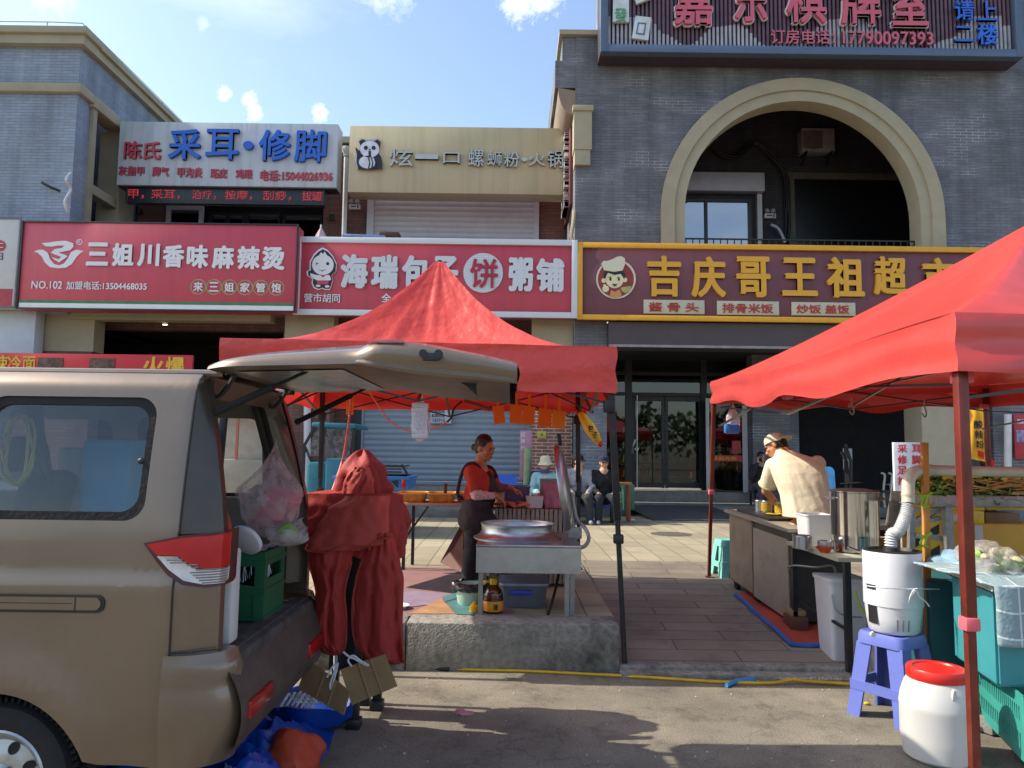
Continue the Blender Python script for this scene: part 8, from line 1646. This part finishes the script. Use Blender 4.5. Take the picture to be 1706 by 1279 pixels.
# ================================================================ PEOPLE
def skinmat(name, hx): 
    m = mat(name, hx, rough=.5, var=.12, scale=18, bump=.06, bscale=60); b = m.node_tree.nodes['Principled BSDF']; b.inputs['Subsurface Weight'].default_value = .08; b.inputs['Subsurface Radius'].default_value = (.02, .008, .004); return m
SK1 = skinmat('skin_warm', '#b07a58'); SK2 = skinmat('skin_tan', '#a8714e'); SK3 = skinmat('skin_pale', '#b98d70')
M_hair = mat('hair_black', '#17140f', rough=.5, var=.3, scale=40, bump=.3, bscale=90)
M_eye = mat('eye_dark', '#15100d', rough=.2)
def look(face, up=(0, 0, 1)):
    """frame whose -Y looks along face"""
    f = V(face).normalized(); y = -f; u = V(up); x = y.cross(u).normalized(); z = x.cross(y); return Matrix((x, y, z)).transposed()
def head(mb, c, M, s=1.0, neck=None):
    c = V(c); q = lambda x, y, z: c + M @ (V((x, y, z)) * s); M3 = M
    mb.ball(q(0, .014, .03), (.074*s, .092*s, .098*s), 20, M3); mb.ball(q(0, -.026, -.03), (.062*s, .066*s, .085*s), 20, M3); mb.ball(q(0, -.034, -.078), (.05*s, .05*s, .04*s), 16, M3); mb.ball(q(0, -.07, -.098), (.024*s, .02*s, .018*s), 12, M3)
    mb.caps(q(0, -.088, .006), q(0, -.108, -.028), .009*s, .0135*s, 10); mb.ball(q(.012, -.098, -.033), .009*s, 8); mb.ball(q(-.012, -.098, -.033), .009*s, 8)
    mb.caps(q(-.042, -.078, .022), q(.042, -.078, .022), .012*s, .012*s, 10)
    for sx in (-1, 1): mb.ball(q(sx*.042, -.068, -.025), (.022*s, .018*s, .022*s), 10, M3); mb.ball(q(sx*.075, .012, -.008), (.011*s, .024*s, .033*s), 12, M3)
    mb.caps(q(-.022, -.088, -.060), q(.022, -.088, -.060), .0065*s, .0065*s, 8); mb.caps(q(-.018, -.087, -.070), q(.018, -.087, -.070), .0075*s, .0075*s, 8)
    if neck is not None: mb.caps(q(0, .022, -.06), neck, .054*s, .062*s, 16)
    return q
def face_bits(parent, q, M, s=1.0, lips='#8a4a42'):
    m = MB()
    for sx in (-1, 1): m.ball(q(sx*.031, -.0875, .003), (.010*s, .004*s, .004*s), 10, M); 
    m.build('eyes', M_eye, parent)
    m = MB()
    for sx in (-1, 1): m.tube([q(sx*.014, -.093, .020), q(sx*.032, -.091, .026), q(sx*.05, -.078, .02)], .004*s, 6)
    m.build('eyebrows', M_hair, parent)
    m = MB(); m.tube([q(-.024, -.093, -.064), q(0, -.098, -.065), q(.024, -.093, -.064)], .0045*s, 6); m.build('mouth', mat('lips_' + lips[1:], lips, rough=.5), parent)
def hand(mb, w_, d, up, side, curl=.5, s=1.0, spread=.5):
    """palm, four jointed fingers of different lengths and a thumb from the side of the palm; up = back of the hand"""
    d = V(d).normalized(); up = V(up); up = (up - d * up.dot(d)).normalized(); sd = d.cross(up).normalized() * side; w_ = V(w_)
    L_ = .085 * s
    mb.caps(w_ - d * .03, w_ + d * .015, .025 * s, .026 * s, 12)
    for i, (off, ln) in enumerate(((-.030, .066), (-.010, .078), (.010, .073), (.029, .056))):
        b = w_ + sd * off * s * .8 + d * .01; k = w_ + sd * off * s * (1 + .2 * spread) + d * L_; mb.caps(b, k, .013 * s, .0115 * s, 10)
        a = curl * (.55 + .08 * i); p = k
        for j, (fr, rr) in enumerate(((.45, .0098), (.32, .0088), (.23, .0078))):
            a2 = a * (j + 1) * .8; dd = (d * math.cos(a2) - up * math.sin(a2) + sd * off * 3 * spread * (1 - .3 * j)).normalized(); n_ = p + dd * ln * fr * s; mb.caps(p, n_, rr * s * 1.06, rr * s, 10); p = n_
    t0 = w_ - sd * .026 * s + d * .02; t1 = t0 - sd * .028 * s + d * .03 - up * .012 * s; t2 = t1 - sd * .008 + d * .032 * s - up * .012 * s; t3 = t2 + d * .024 * s - up * .006 * s + sd * .006
    mb.caps(t0, t1, .014 * s, .012 * s, 10); mb.caps(t1, t2, .012 * s, .0105 * s, 10); mb.caps(t2, t3, .0105 * s, .009 * s, 10)
def hairshell(parent, q, M, s=1.0, mt=M_hair, back=.0, bun=False, low=0, name='hair'):
    m = MB(); m.ball(q(0, .026, .046), (.082*s, .096*s, .098*s), 20, M); m.ball(q(0, .05, .0 - low), (.074*s, .066*s, .085*s), 18, M)
    if bun: m.ball(q(0, .13, -.02), (.04*s, .035*s, .038*s), 14, M)
    return blob(m, .008, name, mt, parent, amp=.003, nsc=60, smooth=3)
# ---------------- woman at the steaming table
def woman():
    Y = 7.35; t = thing('person', 'woman in red top and dark apron working at the slatted counter', 'person', (P(790, 965, Y).x, Y, .352))
    hd = P(808, 747, Y - .02); Mh = look((.80, -.55, -.24)); nk = P(800, 775, Y); hip = P(793, 858, Y)
    shn, shf = P(786, 786, Y - .17), P(812, 790, Y + .18); el_n = P(793, 824, Y - .20); wr_n = P(824, 826, Y - .12); el_f = P(828, 812, Y + .2); wr_f = P(848, 812, Y + .16)
    f1, f2 = P(780, 962, Y - .08), P(796, 958, Y + .14); f1.z = f2.z = .352
    b = MB(); q = head(b, hd, Mh, .98, nk)
    b.caps(shn, el_n, .046, .040, 14); b.caps(el_n, wr_n, .038, .026, 14); b.caps(shf, el_f, .046, .04, 14); b.caps(el_f, wr_f, .038, .026, 14)
    b.caps(shn, shf, .06, .06, 14); b.caps(nk + V((-.02, 0, -.05)), hip, .10, .12, 16)
    for f, dy in ((f1, -.08), (f2, .09)): kn = V((lerp(hip.x, f.x, .5) + .02, f.y, .85)); b.caps(hip + V((0, dy, 0)), kn, .085, .06, 14); b.caps(kn, f + V((0, 0, .1)), .055, .04, 14)
    hand(b, wr_n + V((.02, .0, 0)), (.75, .2, -.55), (.4, -.1, .9), 1, .7, .95); hand(b, wr_f + V((.02, 0, 0)), (.85, -.2, -.35), (.3, 0, .9), -1, .6, .95)
    B = blob(b, .006, 'body', SK2, t, smooth=3)
    face_bits(t, q, Mh, .98); hairshell(t, q, Mh, .98, bun=True)
    m = MB()   # red top with short sleeves
    m.caps(shn + V((0, .03, -.02)), shf + V((0, -.03, -.02)), .088, .088, 18); m.ball((shn + shf) / 2 + V((.0, 0, -.12)), (.135, .21, .16), 20); m.ball(hip + V((0, 0, .16)), (.13, .19, .2), 20); m.caps(nk + V((0, 0, -.015)), nk + V((-.01, 0, -.06)), .066, .085, 16)
    m.caps(shn, shn.lerp(el_n, .72), .07, .064, 16); m.caps(shf, shf.lerp(el_f, .72), .07, .064, 16); blob(m, .01, 'blouse', clothmat('blouse_red', '#a8301f', trans=0, rough=.8, bump=.3, bscale=25), t, amp=.008, nsc=9, smooth=4, seed=2)
    m = MB(); m.caps(el_n.lerp(shn, .35), el_n, .052, .055, 14); m.caps(el_n, wr_n.lerp(el_n, .12), .054, .036, 14); blob(m, .008, 'sleeve_guard', mat('sleeve_pink', '#c9a0a0', rough=.8, var=.35, scale=45), t, amp=.005, nsc=22, smooth=3)
    m = MB(); m.caps(el_f.lerp(shf, .3), el_f, .052, .055, 14); m.caps(el_f, wr_f.lerp(el_f, .15), .054, .036, 14); blob(m, .008, 'sleeve_guard', mat('sleeve_dusk', '#7d5a5c', rough=.8, var=.3, scale=45), t, amp=.005, nsc=22, smooth=3)
    M_ap = clothmat('apron_plum', '#2f2226', trans=0, rough=.75, bump=.3, bscale=20)
    m = MB(); m.ball(hip + V((.01, 0, .1)), (.16, .215, .12), 22); m.ball(hip + V((-.005, 0, -.03)), (.175, .22, .17), 22); m.caps(hip + V((.05, 0, -.1)), V((hip.x + .05, Y, .78)), .17, .155, 20); m.ball((shn + shf) / 2 + V((.085, 0, -.16)), (.085, .15, .19), 18); blob(m, .01, 'apron', M_ap, t, amp=.009, nsc=8, smooth=4, seed=5)
    m = MB()
    for sgn, s_ in ((1, shn), (-1, shf)): 
        a = s_ + V((0, .06 * sgn, .07)); m.tube([a + V((.1, .01 * sgn, -.10)), a + V((.045, 0, -.005)), a + V((-.04, 0, .0)), a + V((-.1, -.02 * sgn, -.10)), a + V((-.135, .0, -.28)), hip + V((-.13, -.06 * sgn, .16))], .018, 7, 5)
    m.build('apron_straps', M_ap, t)
    M_tr = clothmat('trousers_dark', '#232024', trans=0, rough=.8, bump=.3, bscale=20)
    m = MB(); m.ball(hip + V((-.02, 0, -.04)), (.155, .19, .14), 18)
    for f, dy in ((f1, -.09), (f2, .09)): kn = V((lerp(hip.x, f.x, .5) + .015, f.y, .85)); m.caps(hip + V((-.01, dy, -.04)), kn, .105, .085, 16); m.caps(kn, f + V((0, 0, .09)), .083, .066, 16)
    blob(m, .01, 'trousers', M_tr, t, amp=.010, nsc=9, smooth=4, seed=8)
    for f in (f1, f2): m = MB(); m.caps(f + V((-.05, 0, .045)), f + V((.13, -.03, .035)), .045, .038, 14); blob(m, .008, 'shoe', M_blk, t)
woman()
# ---------------- man at the griddle, seen from behind
def cook():
    Y = 7.05; t = thing('person', 'man in beige T shirt and backward cap bending over the griddle', 'person', (P(1345, 900, Y).x, Y, .2))
    hip = P(1347, 880, Y); nk = P(1306, 757, Y + .30); hd = P(1292, 743, Y + .35); Mh = look((-.74, .45, -.5), (.12, .25, 1))
    shl, shr = P(1288, 776, Y + .24), P(1362, 772, Y + .14); ell = P(1276, 818, Y + .42); wrl = P(1301, 848, Y + .50); elr = P(1330, 812, Y + .60); wrr = P(1306, 852, Y + .46)
    sp = P(1338, 800, Y + .10)
    b = MB(); q = head(b, hd, Mh, 1.02, nk)
    b.caps(shl, ell, .050, .043, 14); b.caps(ell, wrl, .042, .028, 14); b.caps(shr, elr, .05, .043, 14); b.caps(elr, wrr, .042, .028, 14); b.caps(shl, shr, .06, .06); b.caps(nk, sp, .09, .12, 16); b.caps(sp, hip, .12, .13, 16)
    hand(b, wrl, (.35, .25, -.9), (-.8, -.3, -.1), 1, .9); hand(b, wrr, (-.1, .1, -.95), (.6, .3, 0), -1, .9)
    for dx in (-.1, .1): b.caps(hip + V((dx, 0, 0)), V((hip.x + dx, Y - .05, .62)), .09, .06, 14); b.caps(V((hip.x + dx, Y - .05, .62)), V((hip.x + dx, Y, .3)), .058, .045, 14)
    blob(b, .006, 'body', SK1, t, smooth=3); face_bits(t, q, Mh, 1.02)
    hr = MB(); hr.ball(q(0, .04, .01), (.079, .082, .09), 18, Mh); hr.ball(q(0, .07, -.03), (.06, .045, .06), 14, Mh); blob(hr, .008, 'hair', M_hair, t, amp=.002, nsc=70, smooth=3)
    M_cap = clothmat('cap_beige', '#cec8b0', trans=0, rough=.85, bump=.3, bscale=40)
    m = MB(); Mc = Mh @ Matrix.Rotation(-.25, 3, 'X')
    m.grid(lambda u, v: q(0, .018, .052) + Mc @ V((.092 * math.cos(u * 2 * math.pi) * math.cos(v * math.pi / 2), .106 * math.sin(u * 2 * math.pi) * math.cos(v * math.pi / 2) , .088 * math.sin(v * math.pi / 2) ** .85 - .012)), 36, 10, cu=True); m.grid(lambda u, v: q(0, .018, .052) + Mc @ V((.092 * math.cos(u * 2 * math.pi), .106 * math.sin(u * 2 * math.pi), -.012 - .025 * v)), 36, 2, cu=True); m.ball(q(0, .018, .052) + Mc @ V((0, 0, .078)), .008, 8)
    CP = m.build('cap', M_cap, t, recalc=False)
    m = MB(); m.grid(lambda u, v: q(0, .018, .052) + Mc @ V(((.088) * math.cos(math.pi * (.12 + .76 * u)) * (1 + .10 * v), (.10 + .075 * v * math.sin(math.pi * (.12 + .76 * u))) * math.sin(math.pi * (.12 + .76 * u)) ** .6 , -.018 - .004 * v + .022 * math.sin(math.pi * u) * v)), 20, 6); m.build('cap_brim', M_cap, CP, recalc=False, solid=.004)
    m = MB(); m.tube([q(-.07, -.02, .01), q(-.055, -.095, .008), q(0, -.105, .005), q(.055, -.095, .008), q(.075, -.02, .01), q(.078, .03, .005)], .0035, 6); m.build('glasses', M_blk, t)
    # T shirt: bent back, hanging in soft folds
    rows = [(861, 1348, 38.5, .18, -.02), (855, 1347, 38, .175, -.01), (845, 1345, 38, .17, .0), (825, 1341, 39, .165, .03), (805, 1336, 41, .165, .06), (787, 1331, 43, .16, .10), (772, 1327, 41, .14, .14), (762, 1321, 32, .11, .19), (755, 1312, 19, .085, .25), (749, 1305, 13.5, .072, .30)]
    def tor(u, v):
        k = v * (len(rows) - 1); i = min(int(k), len(rows) - 2); f = k - i; y, x, w_, d, dy = [lerp(rows[i][n], rows[i+1][n], f) for n in range(5)]
        a = u * 2 * math.pi; c, s_ = math.cos(a), math.sin(a); sq = (abs(c) ** 2.6 + abs(s_) ** 2.6) ** (-1 / 2.6); wr = 1 + .06 * noise.noise(V((c * 3 + v * 2, s_ * 3, v * 2.2))) * (1.4 - v) + .06 * (1 - abs(noise.noise(V((c * 5 + 2 * v, s_ * 5, v * 4.5)))) * 2) * max(0, 1 - v * 1.15)
        p = P(x + w_ * c * sq * wr, y, Y + dy); p.y += d * s_ * sq * wr; return p
    m = MB(); m.grid(tor, 72, 40, cu=True); m.grid(lambda u, v: tor(u, 0).lerp(P(1348, 861, Y), v), 72, 4, cu=True); m.grid(lambda u, v: tor(u, 1).lerp(P(1305, 748, Y + .3), v), 72, 3, cu=True); bmesh.ops.remove_doubles(m.bm, verts=m.bm.verts[:], dist=.001)
    m.caps(shl + V((.06, 0, -.03)), shl, .088, .078, 18); m.caps(shl, shl.lerp(ell, .68), .078, .080, 18); m.caps(shr + V((-.06, 0, -.03)), shr, .088, .078, 18); m.caps(shr, shr.lerp(elr, .6), .078, .076, 18)
    blob(m, .009, 'shirt', clothmat('shirt_beige', '#dad0b4', trans=0, rough=.9, bump=.12, bscale=40, spec=.2), t, amp=.002, nsc=16, smooth=6, seed=3)
    for a_, b_, r_ in ((shl, ell, .083), (shr, elr, .079)):
        c_ = a_.lerp(b_, .74 if a_ is shl else .64); MC = (b_ - a_).to_track_quat('Z', 'Y').to_matrix(); m = MB(); m.tube([c_ + MC @ V((r_ * math.cos(k * math.pi / 10), r_ * math.sin(k * math.pi / 10), 0)) for k in range(21)], .009, 6); m.build('cuff', mat('rib_beige', '#bfb28a', rough=.9), t)
    m = MB(); m.tube([tor(k / 40, .03) for k in range(41)], .008, 6); m.build('shirt_hem', mat('rib_beige', '#bfb28a', rough=.9), t)
    m = MB(); m.tube([nk + V((.012, -.03, -.02)) + look((-.3, .2, .9)) @ V((.072 * math.cos(a * math.pi / 10), 0, .072 * math.sin(a * math.pi / 10))) for a in range(21)], .011, 6); m.build('neck_rib', mat('rib_beige', '#bfb28a', rough=.9), t)
    m = MB(); m.ball(hip + V((0, .0, -.05)), (.185, .15, .15), 20)
    for dx in (-.1, .1): m.caps(hip + V((dx, 0, -.06)), V((hip.x + dx, Y - .05, .62)), .115, .085, 16); m.caps(V((hip.x + dx, Y - .05, .62)), V((hip.x + dx, Y, .28)), .085, .07, 16)
    blob(m, .012, 'trousers', M_blk, t, amp=.01, nsc=9, smooth=4)
    for dx in (-.1, .1): m = MB(); m.caps(V((hip.x + dx, Y - .05, .25)), V((hip.x + dx, Y + .14, .24)), .045, .04, 14); blob(m, .01, 'shoe', M_blk, t)
cook()
# ---------------- seated people by the wall
def seated(label, px, py_head, Y, skin, jacket, trousers, facing, hat, zf=.352, seat=.36, shoes='#8a929a', inner=None, scarf=None, phone=False, smile=False, ty=0, lean=0):
    hd = P(px, py_head, Y); x = hd.x; t = thing('person', label, 'person', (x, Y, zf)); Mh = look(facing)
    zs = zf + seat; hip = V((x, Y + .05, zs + .09)); nk = V((x, Y + .0, hd.z - .16)); ch = hip.lerp(nk, .62)
    sh = [V((x - .17, Y + .02, nk.z - .05)), V((x + .17, Y + .02, nk.z - .05))]
    kn = [V((x - .13, Y - .40, zs + .10)), V((x + .14, Y - .40, zs + .10))]; ft = [V((x - .14, Y - .36, zf + .07)), V((x + .17, Y - .38, zf + .07))]
    el = [V((x - .25, Y - .06, nk.z - .32)), V((x + .25, Y - .06, nk.z - .32))]; wr = [kn[0] + V((.0, .10, .09)), kn[1] + V((0, .10, .09))]
    if phone: wr = [V((x - .13, Y - .2, hd.z - .09)), V((x + .08, Y - .22, hd.z - .22))]; el = [V((x - .25, Y - .1, nk.z - .25)), V((x + .24, Y - .1, nk.z - .28))]
    b = MB(); q = head(b, hd, Mh, 1.0, nk)
    b.caps(sh[0], sh[1], .055, .055); b.caps(nk, hip, .09, .12)
    for i in (0, 1): b.caps(sh[i], el[i], .045, .04); b.caps(el[i], wr[i], .038, .027); hand(b, wr[i], (0, -.9, -.35) if not phone else (.2, -.1, .9), (0, -.3, .95) if not phone else (-.3, .9, .1), -1 if i else 1, .45 if not phone else .9, 1.0); b.caps(hip + V((-.09 + .18 * i, 0, 0)), kn[i], .08, .06); b.caps(kn[i], ft[i], .055, .04)
    blob(b, .0085, 'body', skin, t, smooth=2); face_bits(t, q, Mh, 1.0, '#9a5a50')
    hairshell(t, q, Mh, .98)
    m = MB(); m.caps(sh[0], sh[1], .085, .085); m.ball(ch, (.20, .14, .2)); m.ball(hip + V((0, 0, .1)), (.21, .165, .17)); m.caps(nk + V((0, .01, .0)), nk + V((0, .01, -.06)), .07, .1)
    for i in (0, 1): m.caps(sh[i], el[i], .075, .068); m.caps(el[i], wr[i].lerp(el[i], .12), .066, .048)
    blob(m, .012, 'jacket', jacket, t, amp=.012, nsc=9, smooth=3, seed=px)
    if inner: m = MB(); m.plate([(x - .05, nk.z + .0), (x + .05, nk.z + .0), (x + .035, hip.z + .12), (x - .035, hip.z + .12)], fn=lambda a, z: (a, Y - .155 + .10 * max(0, (z - nk.z + .22) / .22), z), th=(0, .03, 0), cuts=[nk.z - .1, nk.z - .2]); m.build('inner_shirt', inner, t)
    m = MB()
    for s_ in (-1, 1): m.bar(nk + V((s_ * .02, -.09, -.07)), nk + V((s_ * .075, -.03, .01)), .05, .02, .006)
    m.build('collar', jacket, t)
    m = MB(); m.ball(hip, (.19, .16, .12))
    for i in (0, 1): m.caps(hip + V((-.09 + .18 * i, 0, 0)), kn[i], .105, .085); m.caps(kn[i], ft[i] + V((0, 0, .0)), .082, .065)
    blob(m, .012, 'trousers', trousers, t, amp=.01, nsc=9, smooth=3, seed=px + 1)
    for i in (0, 1): m = MB(); m.caps(ft[i] + V((0, .04, -.025)), ft[i] + V((.015 * (2 * i - 1), -.14, -.032)), .042, .036); blob(m, .009, 'shoe', mat('shoe_' + shoes[1:], shoes, rough=.6), t)
    if scarf: m = MB(); m.lathe([(.07, -.05), (.085, -.03), (.088, .02), (.075, .05), (.06, .04)], c=q(0, -.02, -.11), n=24, M=Mh); m.jitter(.012, 14); m.build('neck_scarf', scarf, t)
    if hat == 'bucket':
        m = MB(); m.lathe([(0, .115), (.06, .112), (.088, .09), (.096, .02), (.1, .0), (.135, -.045), (.14, -.048), (.10, -.005)], c=q(0, .015, .065), n=36, M=Mh, sy=1.1); m.build('bucket_hat', clothmat('hat_cream', '#c4bea4', trans=0, rough=.9), t)
    if hat in ('cap', 'dark'):
        hm = clothmat('cap_navy', '#23273c', trans=0, rough=.8) if hat == 'cap' else clothmat('cap_black', '#1b1a1d', trans=0, rough=.8)
        m = MB(); m.lathe([(0, .095), (.05, .09), (.092, .06), (.1, .02), (.097, -.01), (.08, -.01)], c=q(0, .018, .05), n=30, M=Mh, sy=1.12); C_ = m.build('cap', hm, t)
        m = MB(); m.grid(lambda u, v: q(0, .018, .05) + Mh @ V((.095 * math.cos(math.pi * (1.15 + .7 * u)) * (1 + .05 * v), (.105 + .065 * v) * math.sin(math.pi * (1.15 + .7 * u)), -.002 - .025 * v)), 14, 4); m.build('cap_brim', hm, C_, recalc=False, solid=.006)
    if phone:
        m = MB(); m.rbox(wr[0] + V((.05, -.02, .09)), (.08, .012, .15), (.2, 0, .2), .006); tag(m.build('phone', M_blk), 'dark phone held up by the person in the doorway', 'phone')
    return t
J1 = clothmat('jacket_aqua', '#86b0b3', trans=0, rough=.85, bump=.3, bscale=25); J2 = clothmat('jacket_grey', '#8d8a8f', trans=0, rough=.85, bump=.3, bscale=25); J3 = clothmat('jacket_black', '#161619', trans=0, rough=.85, bump=.3, bscale=25); J4 = clothmat('jacket_dark', '#2a2c30', trans=0, rough=.85, bump=.3, bscale=25)
TR1 = clothmat('trousers_grey', '#33353a', trans=0, rough=.85); TR2 = clothmat('trousers_navy', '#22252e', trans=0, rough=.85); TR3 = clothmat('trousers_wine', '#3c1f2a', trans=0, rough=.85); TR4 = clothmat('trousers_stone', '#4c4b50', trans=0, rough=.85)
seated('seated person in cream bucket hat and pale aqua jacket', 908, 775, 14.0, SK3, J1, TR3, (-.55, -.8, -.1), 'bucket', inner=mat('shirt_dotted', '#c9ccd0', var=.3, scale=60), scarf=clothmat('scarf_blue', '#3c4a7a', trans=0, rough=.9))
seated('seated man in grey jacket looking sideways behind the tent leg', 964, 769, 14.0, SK3, J2, TR1, (.75, -.6, -.05), 'dark', inner=mat('shirt_black', '#1d1d22'))
seated('seated smiling man in black jacket and navy cap beside the wooden stool', 1006, 771, 14.0, SK3, J3, TR2, (.1, -1, -.1), 'cap')
seated('seated person in dark clothes holding up a phone by the open glass door', 1268, 763, 16.4, SK3, J4, TR4, (.15, -1, -.2), None, zf=.5, phone=True)
c = P(1268, 830, 16.5); m = MB(); m.rbox((c.x, 16.55, .82), (.42, .4, .05), bev=.015); t = thing('low_stool', 'low dark stool under the person holding a phone', 'stool', (c.x, 16.55, .5)); m.build('seat', M_black, t)
for dx in (-.16, .16):
    for dy in (-.15, .15): m = MB(); m.bar((c.x + dx, 16.55 + dy, .52), (c.x + dx, 16.55 + dy, .8), .04); m.build('leg', M_black, t)
# ---------------- far row of trees across the street behind the viewer (seen only in reflections)
m = MB(); random.seed(31)
for i in range(6000):
    x = random.uniform(-45, 45); h = 5.5 + 2.5 * noise.noise(V((x * .13, 0, 2))) + 1.2 * noise.noise(V((x * .5, 1, 2))); z = 1.2 + (h - 1.2) * random.random() ** .7; y = -34 + random.uniform(-2, 2); s_ = random.uniform(.12, .4); e = Euler((random.uniform(-1, 1), random.uniform(-1, 1), random.uniform(0, 6))).to_matrix()
    m._faces([V((x, y, z)) + e @ V(p) for p in ((-s_, 0, -s_ * .6), (s_, 0, -s_ * .5), (s_ * .7, .2, s_ * .6), (-s_ * .8, .2, s_ * .5))], [(0, 1, 2, 3)])
o = m.build('tree_line', mat('tree_line_green', '#3f4f2c', rough=.8, var=.4), recalc=False); tag(o, 'far row of trees across the street reflected in the glass', 'trees'); o['kind'] = 'stuff'
